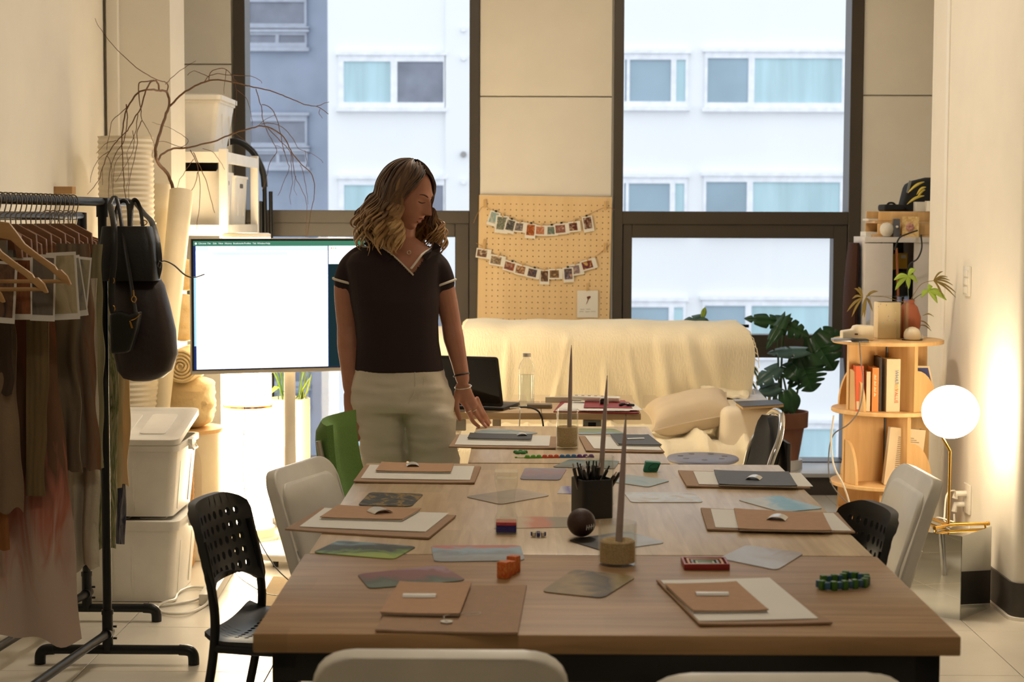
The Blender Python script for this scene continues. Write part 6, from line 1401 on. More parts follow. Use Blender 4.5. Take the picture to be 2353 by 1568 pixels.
# wall sockets
for (px, pt_, pb, lb, nm) in ((2225, 612, 680, 'white thermostat strip on the lit pillar wall', 'wall_switch'), (2225, 1112, 1180, 'white wall socket with a plugged cord beside the globe lamp', 'wall_socket')):
    d = ray(px, (pt_+pb)/2); q = EYE+d*(XP/d.x); s_ = q.y/FPX
    t = thing(nm, lb, 'switch' if 'switch' in nm else 'socket', (XP-.006, q.y, q.z))
    MB().bx(XP-.010, XP-.0005, q.y-.05, q.y+.05, q.z-34*s_, q.z+34*s_).build('plate', WHITEP, t, bevel=.003)
    if 'switch' in nm:
        for k in range(3): MB().bx(XP-.014, XP-.010, q.y-.035, q.y+.035, q.z-28*s_+k*19*s_, q.z-13*s_+k*19*s_).build('rocker', WHITEP, t, bevel=.002)
    else:
        MB().tube([Vector((XP-.01, q.y, q.z+.02)), Vector((XP-.05, q.y, q.z+.02)), Vector((XP-.055, q.y, q.z-.0))], .013, 10).tube([Vector((XP-.01, q.y+.03, q.z-.03)), Vector((XP-.045, q.y+.03, q.z-.03)), Vector((XP-.05, q.y+.03, q.z-.06))], .012, 10).build('plug', WHITEP, t)
        tag(MB().tube(smoothpath([Vector((XP-.055, q.y, q.z+.005)), Vector((XP-.07, q.y-.05, q.z+.04)), Vector((XP-.12, q.y-.12, q.z+.03)), Vector((XP-.15, q.y-.2, q.z-.08)), Vector((XP-.2, q.y-.3, .32)), Vector((kn.x+.03, kn.y+.03, .335))], 6), .0035, 6).build('lamp_cable', WHITEP), 'white cable looping from the wall socket to the globe lamp', 'cable')
        tag(MB().tube(smoothpath([Vector((XP-.05, q.y+.03, q.z-.07)), Vector((XP-.05, q.y+.02, q.z-.12)), Vector((XP-.04, q.y+.06, .1)), Vector((XP-.06, q.y+.1, .012))], 5), .004, 6).build('wall_cable', WHITEP), 'white cable hanging from the wall socket to the floor', 'cable')
# ================================================================== clothes racks
d_r = Vector((.1, 1, 0)).normalized(); side_r = Vector((d_r.y, -d_r.x, 0))
def rack(label, e, z, near, over, foot=.2):
    t = thing('clothes_rack', label, 'clothes rack', e)
    e = Vector(e); top = e+Vector((0, 0, z))
    MB().cyl(top+d_r*over, top-d_r*near, .0145, n=18).build('rail', BLACKM, t)
    MB().cyl(e+Vector((0, 0, .05)), top+Vector((0, 0, .0)), .0145, n=18).lathe([(.019, z-.05), (.019, z+.012), (.0005, z+.014)], e, 18).build('post', BLACKM, t)
    MB().lathe([(.018, .04), (.018, .17), (.02, .17), (.02, .185), (.0005, .185)], e, 18).build('socket', BLACKM, t)
    a, b = e+Vector((-foot, 0, .05)), e+Vector((foot+.06, 0, .05))
    f = MB().cyl(a, b, .016, n=16)
    for q, s in ((a, -1), (b, 1)):
        f.tube(smoothpath([q-Vector((s*.02, 0, 0)), q+Vector((s*.012, 0, -.003)), q+Vector((s*.026, 0, -.018)), q+Vector((s*.028, 0, -.0495))], 4), .0185, 14)
    f.build('foot', BLACKM, t)
    MB().cyl(e+Vector((0, 0, .105)), e+Vector((0, 0, .105))-d_r*near, .0145, n=16).lathe([(.019, -.025), (.019, .025)], e+Vector((0, 0, .105)), 14, Matrix.Rotation(math.pi/2, 3, 'X')).build('lower_bar', BLACKM, t)
    for zz in (.13, .09):
        q = e+Vector((.021, -.008, zz)); MB().cyl(q, q+Vector((.012, 0, 0)), .004, n=8).build('bolt', BLACKM, t)
    e2_ = e-d_r*near; MB().cyl(e2_+Vector((0, 0, .001)), e2_+Vector((0, 0, z)), .0145, n=14).build('post', BLACKM, t)
    return t
EA = Vector((-1.385, 5.74, 0)); ZA = P(250, 464, 5.74).z
rack('near black pipe clothes rack holding wooden hangers', EA, ZA, 1.9, .26)
EB = Vector((-1.61, 6.36, 0)); ZB = 1.50
rack('far black pipe clothes rack against the wall', EB, ZB, 1.9, .0, .17)
railA = lambda y: EA+d_r*((y-EA.y)/d_r.y)+Vector((0, 0, ZA))
railB = lambda y: EB+d_r*((y-EB.y)/d_r.y)+Vector((0, 0, ZB))
HWOOD = Wood('hanger_wood', (176, 134, 84), (196, 156, 104), 'x', .4); RWOOD = Wood('hanger_wood_red', (118, 80, 54), (142, 100, 68), 'x', .4); WIRE = M('hook_wire', (150, 140, 124), .3, metal=.8)
def hook(r, drop):
    pts = [r+Vector((0, 0, -drop)), r+Vector((0, 0, -.045)), r+side_r*.012+Vector((0, 0, -.036)), r+side_r*.019+Vector((0, 0, -.006)), r+side_r*.013+Vector((0, 0, .014)), r+Vector((0, 0, .0188)), r+side_r*-.014+Vector((0, 0, .012)), r+side_r*-.0195+Vector((0, 0, -.006))]
    return MB().tube(smoothpath(pts, 4), .0019, 6)
def clip_hanger(y, label, rail=railA, wood=RWOOD, w=.085, drop=.075):
    r = rail(y); t = thing('clip_hanger', label, 'hanger', r-Vector((0, 0, .2)), group='clip hangers on the racks')
    hook(r, drop).build('hook', WIRE, t); c = r-Vector((0, 0, drop))
    f = lambda u, v, k: c+side_r*u+Vector((0, 0, v))+d_r*k
    MB().prism([(-w*.25, 0), (w*.25, 0), (w, -.03), (w+.004, -.095), (w-.012, -.095), (w-.02, -.045), (-w+.02, -.045), (-w+.012, -.095), (-w-.004, -.095), (-w, -.03)], f, -.006, .006).build('wooden_body', wood, t, bevel=.002)
    for s in (-1, 1): MB().prism([(s*w*.3-.012, -.045), (s*w*.3+.012, -.045), (s*w*.3+.012, -.085), (s*w*.3-.012, -.085)], f, -.005, .005).build('clip', GREYM, t)
    return c
def cloth(name, label, cat, y, pxl, pxr_t, pxr_b, pyt, pyb, m, amp=.012, k=7, seed=0, th=.003, hem=.02, rail=None, grp='garments on the racks'):
    a, b, c_, d_ = P(pxl, pyt, y), P(pxr_t, pyt, y), P(pxr_b, pyb, y), P(pxl, pyb, y)
    def fn(u, v):
        p = a*(1-u)*(1-v)+b*u*(1-v)+c_*u*v+d_*(1-u)*v
        f = math.sin(u*k*2+seed+1.2*mnoise.noise(Vector((u*2, v*2, seed))))*amp*(.35+.65*v)+mnoise.noise(Vector((u*5+seed, v*4, 1)))*amp
        ex = mnoise.noise(Vector((seed*3, v*5, 2)))*.012*u; hz = mnoise.noise(Vector((u*4, seed, 5)))*hem*(v**6)
        return p+Vector((ex, f, hz))
    o = MB().sheet(fn, 30, 34, th).build(name, m); return tag(o, label, cat, grp)
def dye(name, cols, scale=3, grad='Z', amt=.5, seed=0, rough=.9): return Print(name, cols, scale, 1.5, seed, rough, grad, amt)
# long painted cloth nearest
PINK = dye('painted_silk', [(196, 174, 158), (186, 150, 134), (178, 112, 94), (112, 82, 62), (120, 86, 62), (110, 80, 56), (134, 84, 60)], 3.2, 'Z', .66, 4)
cloth('painted_garment', 'long rust and pink painted cloth hanging almost to the floor', 'garment', 5.06, -120, 112, 186, 590, 1470, PINK, .02, 6, 1, hem=.10)
cloth('garment', 'narrow olive brown strip of cloth before the painted one', 'garment', 5.00, 60, 118, 104, 590, 1140, M('olive_cloth', (112, 92, 58), .9, bump=.1, bscale=300), .004, 2, 2, hem=.0)
cloth('garment', 'dark brown cloth at the left end of the near rack', 'garment', 4.95, -90, 34, 30, 600, 905, M('brown_cloth', (70, 52, 38), .9), .012, 4, 3)
cloth('gauze_scarf', 'crumpled pale brown gauze hanging on the near rack', 'scarf', 4.968, -70, 26, 52, 620, 1180, M('gauze', (130, 108, 84), .9, bump=.6, bscale=30), .010, 5, 4, hem=.05)
cloth('garment', 'short ochre cloth low at the left edge of the near rack', 'garment', 4.985, -90, 10, 25, 620, 1262, M('ochre_cloth', (146, 92, 46), .9), .008, 3, 5)
cloth('garment', 'taupe cloth behind the painted one', 'garment', 5.12, 90, 165, 192, 560, 1085, M('taupe_cloth', (120, 104, 82), .9, bump=.1, bscale=200), .012, 6, 6)
cloth('garment', 'grey-brown cloth with a rusty fold on the near rack', 'garment', 5.24, 130, 205, 232, 560, 1082, dye('rusty_cloth', [(116, 104, 86), (124, 112, 94), (130, 92, 66)], 3, 'X', .4, 6), .012, 6, 7)
cloth('garment', 'off-white crumpled cotton piece hanging lowest behind the grey-brown cloth', 'garment', 5.30, 150, 222, 226, 640, 1305, M('cotton_white', (176, 166, 146), .9, bump=.6, bscale=24), .016, 6, 8, hem=.03)
cloth('garment', 'sage green cloth next to the rack post', 'garment', 5.42, 180, 236, 238, 562, 1075, M('sage_cloth', (138, 130, 98), .9, bump=.1, bscale=200), .010, 5, 9)
cloth('garment', 'pale sage cloth just behind the sage one', 'garment', 5.50, 200, 230, 236, 565, 1060, M('pale_sage', (152, 144, 116), .9), .008, 5, 10)
# garments of the far rack
cloth('garment', 'white cloth with green leaf stains on the far rack', 'garment', 5.98, 150, 276, 268, 600, 1260, dye('leaf_stain', [(190, 182, 150), (176, 170, 136), (96, 106, 62), (190, 184, 160)], 9, None, 0, 2), .014, 6, 11, hem=.05)
cloth('garment', 'cream cloth with a lime patch on the far rack', 'garment', 6.06, 180, 291, 282, 600, 1120, dye('lime_patch', [(214, 190, 150), (210, 188, 148), (140, 160, 50)], 3, 'Z', .3, 5), .012, 6, 12)
cloth('garment', 'peach-cream folded cloth furthest on the far rack', 'garment', 6.16, 190, 302, 298, 600, 1118, M('peach_cloth', (220, 190, 148), .9), .010, 5, 13)
cloth('garment', 'navy and white tie-dyed cloth low on the far rack', 'garment', 6.20, 200, 300, 288, 640, 1250, dye('navy_dye', [(66, 66, 84), (58, 58, 78), (150, 148, 150)], 5, None, 0, 7), .014, 5, 14)
# clip hangers along both rails
ys = [4.86+.038*i for i in range(17)]
ords = ['first', 'second', 'third', 'fourth', 'fifth', 'sixth', 'seventh', 'eighth', 'ninth', 'tenth', 'eleventh', 'twelfth', 'thirteenth', 'fourteenth', 'fifteenth', 'sixteenth', 'seventeenth']
for i, y in enumerate(ys): clip_hanger(y, f'reddish wooden clip hanger, {ords[i]} from the front on the near rail', drop=.07+.014*((i*5) % 3), w=.075+.012*((i*3) % 3))
for i in range(5): clip_hanger(6.02+.06*i, f'reddish wooden clip hanger, {ords[i]} from the front on the far rail', railB, RWOOD, .13, .06)
# prints hanging from the clips
prints = [((-40, 36), (600, 742), 4.84, [(60, 50, 46), (120, 90, 70), (50, 44, 44)], 'dark photo print with white border at the far left of the near rack', 4), ((28, 72), (592, 735), 4.86, [(110, 62, 36), (140, 84, 50), (70, 46, 34)], 'reddish brown photo print on the near rack', 0),
          ((72, 126), (585, 738), 4.88, [(104, 94, 84), (116, 106, 96), (90, 82, 74)], 'plain grey-brown print behind the wooden hanger', 2), ((112, 178), (580, 735), 4.90, [(170, 158, 126), (184, 170, 136), (150, 138, 108)], 'pale plaster-coloured photo print on the near rack', -3),
          ((150, 192), (588, 728), 4.92, [(132, 134, 140), (160, 150, 128), (120, 120, 124)], 'tilted blue-grey print at the right of the prints', -8), ((165, 204), (590, 724), 4.935, [(176, 164, 134), (160, 150, 124), (90, 90, 100)], 'rearmost cream print with a tilted edge', 6)]
for k, ((x0, x1), (y0, y1), Y, cs, lb, tl) in enumerate(prints):
    a, b = P(x0, y1, Y), P(x1, y0, Y); w, h = b.x-a.x, b.z-a.z; c = (a+b)/2; R3 = Matrix.Rotation(math.radians(tl), 3, 'Y')
    t = thing('photo_print', lb, 'print', (c.x, Y, a.z), group='prints clipped to the near rack')
    MB().box(c, (w, .001, h), R3).build('sheet', PAPER, t); MB().box(c+Vector((0, -.0008, .004)), (w*.86, .0008, h*.86), R3).build('picture', Print('hanging_print', cs, 2, 1, k+20, .6), t)
# two natural wooden hangers facing out
hs_up = [(-8, 508), (22, 512), (38, 532), (58, 560), (90, 585), (128, 611), (134, 621), (141, 619), (156, 634), (165, 655)]
hs_lo = [(158, 656), (142, 645), (112, 618), (75, 592), (50, 574), (25, 552), (-8, 545)]
for (dx, dy, Y, lb) in ((0, 0, 4.80, 'large natural wooden coat hanger at the front of the near rack'), (-53, 18, 4.72, 'natural wooden coat hanger before the larger one'), (-152, 40, 4.66, 'natural wooden coat hanger cut by the left picture edge')):
    poly = [(x+dx, y+dy) for x, y in hs_up+hs_lo]; mir = [(-16+2*dx-(x-dx)-dx, y) for x, y in poly]
    t = thing('coat_hanger', lb, 'hanger', P(-8+dx, 600+dy, Y), group='natural wooden coat hangers')
    fn = lambda u, v, w, Y=Y: P(u, v, Y)+Vector((0, w, 0))
    MB().prism(poly, fn, -.007, .007).build('arm', HWOOD, t, bevel=.004, ang=50); MB().prism([(-16+2*dx-x, y) for x, y in poly], fn, -.007, .007).build('arm', HWOOD, t, bevel=.004, ang=50)
    MB().cyl(P(150+dx, 647+dy, Y), P(-166+dx, 647+dy, Y), .0055, n=12).build('trouser_bar', HWOOD, t)
    r = railA(Y); MB().tube(smoothpath([P(-8+dx, 512+dy, Y), r+Vector((0, 0, -.04)), r+side_r*.019+Vector((0, 0, -.004)), r+Vector((0, 0, .0188)), r-side_r*.0195+Vector((0, 0, -.004))], 4), .002, 6).build('hook', WIRE, t)
d = ray(128, 438); q = EYE+d*(-1.884/d.x); tag(MB().bx(-1.8835, -1.81, q.y-.03, q.y+.03, q.z-.014, q.z+.016).build('wooden_block', HWOOD, bevel=.002), 'small wooden block fixed to the wall above the rack', 'block')
# ================================================================== bags on the rack end
YB1 = 5.62
bp = thing('leather_backpack', 'black and maroon leather backpack hanging from the rack end', 'backpack', P(330, 875, 5.75))
def ringpx(py, cx, a, b, yc, n=24, sq=.7):
    c = P(cx, py, yc); s = yc/FPX; out = []
    for i in range(n):
        t = 2*math.pi*i/n; x, y = math.cos(t), math.sin(t); x = math.copysign(abs(x)**sq, x); y = math.copysign(abs(y)**sq, y)
        out.append(Vector((c.x+x*a*s, c.y+y*b, c.z)))
    return out
yc = 5.78
MB().loft([ringpx(635, 318, 46, .05, yc), ringpx(655, 318, 58, .07, yc), ringpx(700, 322, 66, .085, yc), ringpx(760, 332, 70, .09, yc), ringpx(815, 336, 70, .09, yc), ringpx(850, 334, 62, .08, yc), ringpx(868, 330, 45, .06, yc), ringpx(875, 328, 22, .03, yc)]).build('body', MAROONL, bp)
fl_ = MB(); fl_.loft([[P(x, y, YB1+.03+dy) for x, y in ((238, 522), (340, 522), (348, 635), (232, 600))] for dy in (0, .012)])
MB().loft([ringpx(520, 292, 54, .04, yc-.06, sq=.3), ringpx(560, 296, 62, .055, yc-.06, sq=.3), ringpx(610, 298, 66, .06, yc-.06, sq=.3), ringpx(645, 300, 64, .06, yc-.06, sq=.3)]).build('flap', LEATHER, bp, bevel=.004)
for pts, r in ((((265, 520), (268, 480), (280, 462), (294, 470), (297, 522)), .006), (((300, 522), (303, 470), (312, 460), (322, 480), (328, 522)), .007)):
    MB().tube(smoothpath([P(x, y, yc+.02 if i in (1, 2, 3) else yc-.04) for i, (x, y) in enumerate(pts)], 6), r, 8, flat=.5).build('handle', LEATHER, bp)
MB().tube(smoothpath([P(288, 462, 5.98), P(310, 466, 5.97), P(330, 490, 5.92), P(345, 505, 5.86), P(352, 520, 5.80), P(362, 560, 5.74), P(366, 610, 5.72), P(360, 640, 5.73)], 6), .012, 8, flat=.55).build('strap', LEATHER, bp)
MB().tube(smoothpath([P(366, 605, 5.72), P(378, 600, 5.70), P(400, 610, 5.68), P(425, 632, 5.66), P(445, 638, 5.65), P(469, 631, 5.64)], 6), [.005]*31, 8, flat=.35).build('loose_strap', LEATHER, bp)
MB().tube([P(362, 612, 5.705), P(366, 600, 5.70), P(372, 604, 5.70), P(367, 616, 5.705)], .002, 6, closed=True, cap=False).build('buckle', GREYM, bp)
MB().tube([P(330+8*math.cos(a), 512+6*math.sin(a), 5.84) for a in [k*.7 for k in range(9)]], .002, 6, closed=True, cap=False).build('ring', GOLD, bp)
pu = thing('crossbody_purse', 'small black leather purse with a gold zip hanging before the backpack', 'purse', P(285, 815, 5.60))
pq = [(250, 722), (272, 716), (296, 724), (320, 716), (312, 760), (298, 806), (292, 812), (252, 814)]
MB().prism(pq, lambda u, v, w: P(u, v, 5.58)+Vector((0, w, 0)), 0, .06).build('body', LEATHER, pu, bevel=.012, seg=3, ang=40)
MB().tube(smoothpath([P(300, 737, 5.572), P(312, 732, 5.572), P(323, 722, 5.575)], 4), .0018, 6).build('zip', GOLD, pu)
MB().box(P(302, 748, 5.568), (.006, .003, .02), Matrix.Rotation(-.3, 3, 'Y')).tube([P(298, 738, 5.57), P(302, 744, 5.57)], .002, 6).build('zip_pull', GOLD, pu)
for cx, cy_, r in ((257, 645, 6), (258, 710, 6.5), (308, 688, 5.5)):
    MB().tube([P(cx+r*math.cos(a), cy_+r*1.3*math.sin(a), 5.60) for a in [k*.698 for k in range(9)]], .0018, 6, closed=True, cap=False).tube([P(cx, cy_-r*1.3, 5.60), P(cx-1, cy_-r*1.3-14, 5.60)], .0022, 6).build('snap_ring', GOLD, pu)
MB().tube(smoothpath([P(252, 470, 5.72), P(262, 520, 5.62), P(262, 600, 5.60), P(258, 640, 5.60), P(257, 700, 5.60), P(262, 722, 5.60)], 5), .010, 8, flat=.3).tube(smoothpath([P(312, 720, 5.6), P(304, 670, 5.63), P(286, 560, 5.66), P(272, 470, 5.74), P(262, 452, 5.76), P(252, 470, 5.72)], 5), .007, 8, flat=.3).build('strap', LEATHER, pu)
# ================================================================== the woman
Y0 = 6.08; SP = Y0/FPX
fwd = Vector((math.sin(.25), -math.cos(.25), 0)); rgt = Vector((math.cos(.25), math.sin(.25), 0))
def attach(name, me, mat, par):
    me.transform(WM[par.name].inverted()); return link(name, me, mat, par)
wm = thing('person', 'woman with curly shoulder-length hair, dark polo top and white jeans, touching the far table', 'person', P(925, 900, Y0).xy.to_3d())
def ell(px, py, a, b, y=Y0, n=32, f=fwd, r=rgt, sq=.85):
    c = P(px, py, y); out = []
    for i in range(n):
        t = 2*math.pi*i/n; x, z = math.cos(t), math.sin(t); x = math.copysign(abs(x)**sq, x); z = math.copysign(abs(z)**sq, z)
        out.append(c+r*(x*a*SP)+f*(z*b))
    return out
def capsule(mb, pts, rs, n=16, flat=1.0):
    pts = [Vector(p) for p in pts]; sp = smoothpath(pts, 5); m = len(sp); rr = []
    for i in range(m):
        t = i/(m-1)*(len(rs)-1); k = min(int(t), len(rs)-2); rr.append(rs[k]+(rs[k+1]-rs[k])*(t-k))
    d0 = (sp[0]-sp[1]).normalized(); d1 = (sp[-1]-sp[-2]).normalized()
    sp = [sp[0]+d0*rr[0]*.9, sp[0]+d0*rr[0]*.6]+sp+[sp[-1]+d1*rr[-1]*.6, sp[-1]+d1*rr[-1]*.9]; rr = [rr[0]*.3, rr[0]*.8]+rr+[rr[-1]*.8, rr[-1]*.3]
    mb.tube(sp, rr, n, True, flat); return mb
torso = [(548, 922, 36, .050), (558, 917, 56, .062), (570, 911, 80, .076), (584, 907, 100, .088), (604, 905, 112, .098), (640, 905, 107, .112), (690, 907, 103, .128), (740, 911, 96, .118), (785, 914, 95, .112), (825, 916, 100, .116), (852, 917, 104, .120)]
# --- shirt
mb = MB(); mb.loft([ell(cx, py, a, b) for py, cx, a, b in torso])
shR, shL = P(812, 600, Y0+.0), P(1000, 600, Y0+.03)
capsule(mb, [shR+Vector((.03, 0, .012)), shR+Vector((-.004, 0, -.025)), P(798, 647, Y0-.0)], [.046, .050, .049])
capsule(mb, [shL+Vector((-.03, 0, .012)), shL+Vector((.006, 0, -.025)), P(1018, 648, Y0+.03)], [.044, .047, .044])
shirt_me = remesh(mb, 'shirt', .006, 6)
vA, vB, vC = (853, 545), (1014, 545), (947, 632)
b = bmesh.new(); b.from_mesh(shirt_me)
def scrn(p): v = p-EYE; z = v.dot(FW); return (IW/2+FPX*v.dot(RT)/z, IH/2-FPX*v.dot(UP)/z)
def inV(x, y):
    s = lambda p, q: (x-q[0])*(p[1]-q[1])-(p[0]-q[0])*(y-q[1])
    d = [s(vA, vB), s(vB, vC), s(vC, vA)]; return (min(d) >= 0) or (max(d) <= 0)
kill = [f for f in b.faces if f.normal.dot(Vector((0, -1, 0))) > -.2 and inV(*scrn(f.calc_center_median()))] + [f for f in b.faces if scrn(f.calc_center_median())[1] < 556]
bmesh.ops.delete(b, geom=list(set(kill)), context='FACES'); b.to_mesh(shirt_me); b.free()
shirt = attach('shirt', shirt_me, SHIRT, wm)
# surface lookup on the front of the torso
from mathutils.bvhtree import BVHTree
tb = MB(); tb.loft([ell(cx, py, a, b_) for py, cx, a, b_ in torso]); capsule(tb, [shR+Vector((.03, 0, .012)), shR+Vector((-.004, 0, -.025)), P(798, 647, Y0)], [.046, .050, .049]); capsule(tb, [shL+Vector((-.03, 0, .012)), shL+Vector((.006, 0, -.025)), P(1018, 648, Y0+.03)], [.044, .047, .044])
bvh = BVHTree.FromPolygons([tuple(v) for v in tb.v], tb.f)
def front(px, py, off=.002):
    d = ray(px, py).normalized(); h = bvh.ray_cast(EYE, d)
    return (h[0]-d*off) if h[0] is not None else P(px, py, Y0-.08)
tr = MB()
tr.tube(smoothpath([front(878, 569), front(900, 584), front(925, 607), front(950, 633)], 5), .0048, 8, flat=.6)
tr.tube(smoothpath([front(992, 569), front(972, 583), front(956, 603), front(944, 618)], 5), .0048, 8, flat=.6)
tr.tube([front(833, 536, .012), front(832, 567, .008), front(850, 568, .006)], .0042, 8, flat=.6)
def hemring(c, ax, r, tube=.0042, n=24):
    ax = ax.normalized(); a = ax.orthogonal().normalized(); b2 = ax.cross(a); return [c+(a*math.cos(2*math.pi*k/n)+b2*math.sin(2*math.pi*k/n))*r for k in range(n)]
tr.tube(hemring(P(798, 648, Y0), Vector((-.25, 0, -1)), .0505), .0045, 8, closed=True, cap=False)
tr.tube(hemring(P(1019, 652, Y0+.03), Vector((.35, 0, -1)), .0455), .0042, 8, closed=True, cap=False)
tr.build('shirt_trim', TRIMW, wm)
# collar leaves
for pl_ in (((858, 548), (876, 566), (906, 590), (888, 602), (850, 570), (835, 560)), ((998, 556), (992, 568), (968, 588), (980, 598), (1008, 582), (1014, 568))):
    q = [front(x, y, .006) for x, y in pl_]; c = sum(q, Vector())/len(q); n_q = len(q)
    MB().add(q+[c+Vector((0, -.003, 0))]+[p+Vector((0, .004, 0)) for p in q], [(i, (i+1) % n_q, n_q) for i in range(n_q)]+[(i, (i+1) % n_q, n_q+1+(i+1) % n_q, n_q+1+i) for i in range(n_q)]).build('collar', SHIRT, wm)
# --- trousers
mb = MB(); mb.loft([ell(916, 838, 99, .112), ell(917, 860, 106, .118), ell(920, 900, 117, .125), ell(924, 925, 121, .128), ell(926, 945, 116, .115)])
def leg(rows, foot):
    rings = []
    for (px, py, a, b_) in rows: rings.append(ell(px, py, a, b_, sq=.95))
    return mb.loft(rings)
leg([(880, 920, 64, .105), (868, 955, 60, .105), (873, 990, 57, .10), (880, 1040, 49, .09), (883, 1080, 47, .085), (886, 1200, 46, .075), (888, 1350, 46, .07), (888, 1445, 47, .07)], 0)
leg([(968, 920, 66, .105), (986, 955, 62, .108), (992, 1000, 58, .10), (999, 1060, 58, .095), (1002, 1100, 53, .085), (1000, 1200, 50, .075), (1000, 1350, 48, .07), (1000, 1445, 49, .07)], 0)
tro = remesh(mb, 'trousers', .008, 5)
for v in tro.vertices:      # soft denim creases
    c = v.co; k = mnoise.noise(Vector((c.x*9, c.y*9, c.z*26)))*.007+mnoise.noise(Vector((c.x*12+c.z*16, c.y*8, c.z*48)))*.005
    if c.z < 1.0: v.co = c+v.normal*k
tbv = BVHTree.FromPolygons([tuple(v.co) for v in tro.vertices], [tuple(p.vertices) for p in tro.polygons])
tr_o = attach('trousers', tro, DENIM, wm)
def tfront(px, py, off=.001):
    d = ray(px, py).normalized(); h = tbv.ray_cast(EYE, d); return (h[0]-d*off) if h[0] is not None else P(px, py, Y0-.1)
fly = MB().tube(smoothpath([tfront(953, 853), tfront(954, 880), tfront(951, 905), tfront(940, 925), tfront(930, 945)], 5), .0018, 6).tube(smoothpath([tfront(972, 853), tfront(974, 880), tfront(968, 905), tfront(950, 918)], 5), .0014, 6)
fly.build('fly_seam', DENIM, wm)
for px in (888, 1000):
    q = P(px, 1440, Y0); mb = MB(); mb.loft([[Vector((q.x+fwd.x*v+rgt.x*u, q.y+fwd.y*v+rgt.y*u, z)) for u, v in rrect(.09*k, .25*k, .04*k, 5, 0, .05)] for k, z in ((.96, .001), (1, .02), (.97, .05), (.70, .085), (.4, .10))]).build('shoe', WHITEP, wm)
# --- skin: neck, chest, arms, hands as one surface
mb = MB()
mb.loft([ell(cx, py, a*.965, b_*.94) for py, cx, a, b_ in torso[:7]])
capsule(mb, [P(918, 585, Y0+.005), P(922, 550, Y0+.005), P(926, 505, Y0+.0)], [.060, .048, .046])
elR, wrR = P(801, 750, Y0+.02), P(808, 893, Y0-.03)
capsule(mb, [shR+Vector((.0, 0, -.02)), P(797, 660, Y0+.005), elR], [.044, .0455, .041])
capsule(mb, [elR, P(802, 795, Y0+.005), P(806, 850, Y0-.015), wrR], [.041, .042, .035, .030])
elL, wrL = P(1037, 745, Y0+.05), P(1063, 872, Y0+.02)
capsule(mb, [shL+Vector((.005, 0, -.03)), P(1020, 665, Y0+.04), elL], [.042, .040, .035])
capsule(mb, [elL, P(1043, 780, Y0+.04), P(1055, 832, Y0+.03), wrL], [.035, .037, .029, .0245])
# left hand reaching to the table
tipY = [G(1101, 981, TZ+.006), G(1117, 981, TZ+.006), G(1123, 977, TZ+.006), G(1126, 972, TZ+.006)]
mb.loft([[p for p in hemring(P(1063, 872, Y0+.02), Vector((.2, .2, -1)), .0245, n=16)]]+[[P(cx, py, yy)+rgt*(math.cos(2*math.pi*k/16)*w)+Vector((0, 1, .3)).normalized()*(math.sin(2*math.pi*k/16)*.0145) for k in range(16)] for cx, py, yy, w in ((1063, 885, Y0+.025, .027), (1066, 902, Y0+.035, .032), (1072, 918, Y0+.05, .034), (1079, 930, Y0+.06, .031), (1081, 936, Y0+.065, .022))])
kn_ = [P(1067, 926, Y0+.045), P(1079, 926, Y0+.055), P(1089, 922, Y0+.065), P(1096, 916, Y0+.075)]
md1 = [P(1077, 948, Y0+.055), P(1091, 947, Y0+.075), P(1101, 943, Y0+.09), P(1106, 938, Y0+.10)]
md2 = [P(1087, 969, Y0+.09), P(1104, 966, Y0+.105), P(1113, 963, Y0+.115), P(1117, 958, Y0+.12)]
for k in range(4): capsule(mb, [kn_[k], md1[k], md2[k], tipY[k]], [.0098, .0092, .0082, .0066] if k < 3 else [.0085, .008, .007, .006], 10)
capsule(mb, [P(1053, 900, Y0+.03), P(1048, 925, Y0+.03), P(1051, 945, Y0+.03), P(1056, 964, Y0+.032)], [.014, .0125, .010, .008], 10)
# right hand hanging
mb.loft([hemring(wrR, Vector((.05, 0, -1)), .029, n=16)]+[[P(cx, py, yy)+Vector((.9, -.35, 0)).normalized()*(math.cos(2*math.pi*k/16)*w)+Vector((.35, .9, 0)).normalized()*(math.sin(2*math.pi*k/16)*.016) for k in range(16)] for cx, py, yy, w in ((808, 905, Y0-.035, .031), (811, 925, Y0-.04, .036), (813, 945, Y0-.045, .037), (814, 955, Y0-.045, .03))])
for k, x in enumerate((796, 807, 818, 826)): capsule(mb, [P(x, 948, Y0-.045+.006*k), P(x+1, 975, Y0-.05), P(x+3, 998, Y0-.045), P(x+5, 1012 if k in (1, 2) else 1004, Y0-.035)], [.0098, .0092, .008, .0065], 10)
capsule(mb, [P(826, 918, Y0-.05), P(834, 940, Y0-.06), P(837, 965, Y0-.062), P(838, 984, Y0-.06)], [.014, .0125, .0105, .008], 10)
skin = remesh(mb, 'body', .0034, 5, .5)
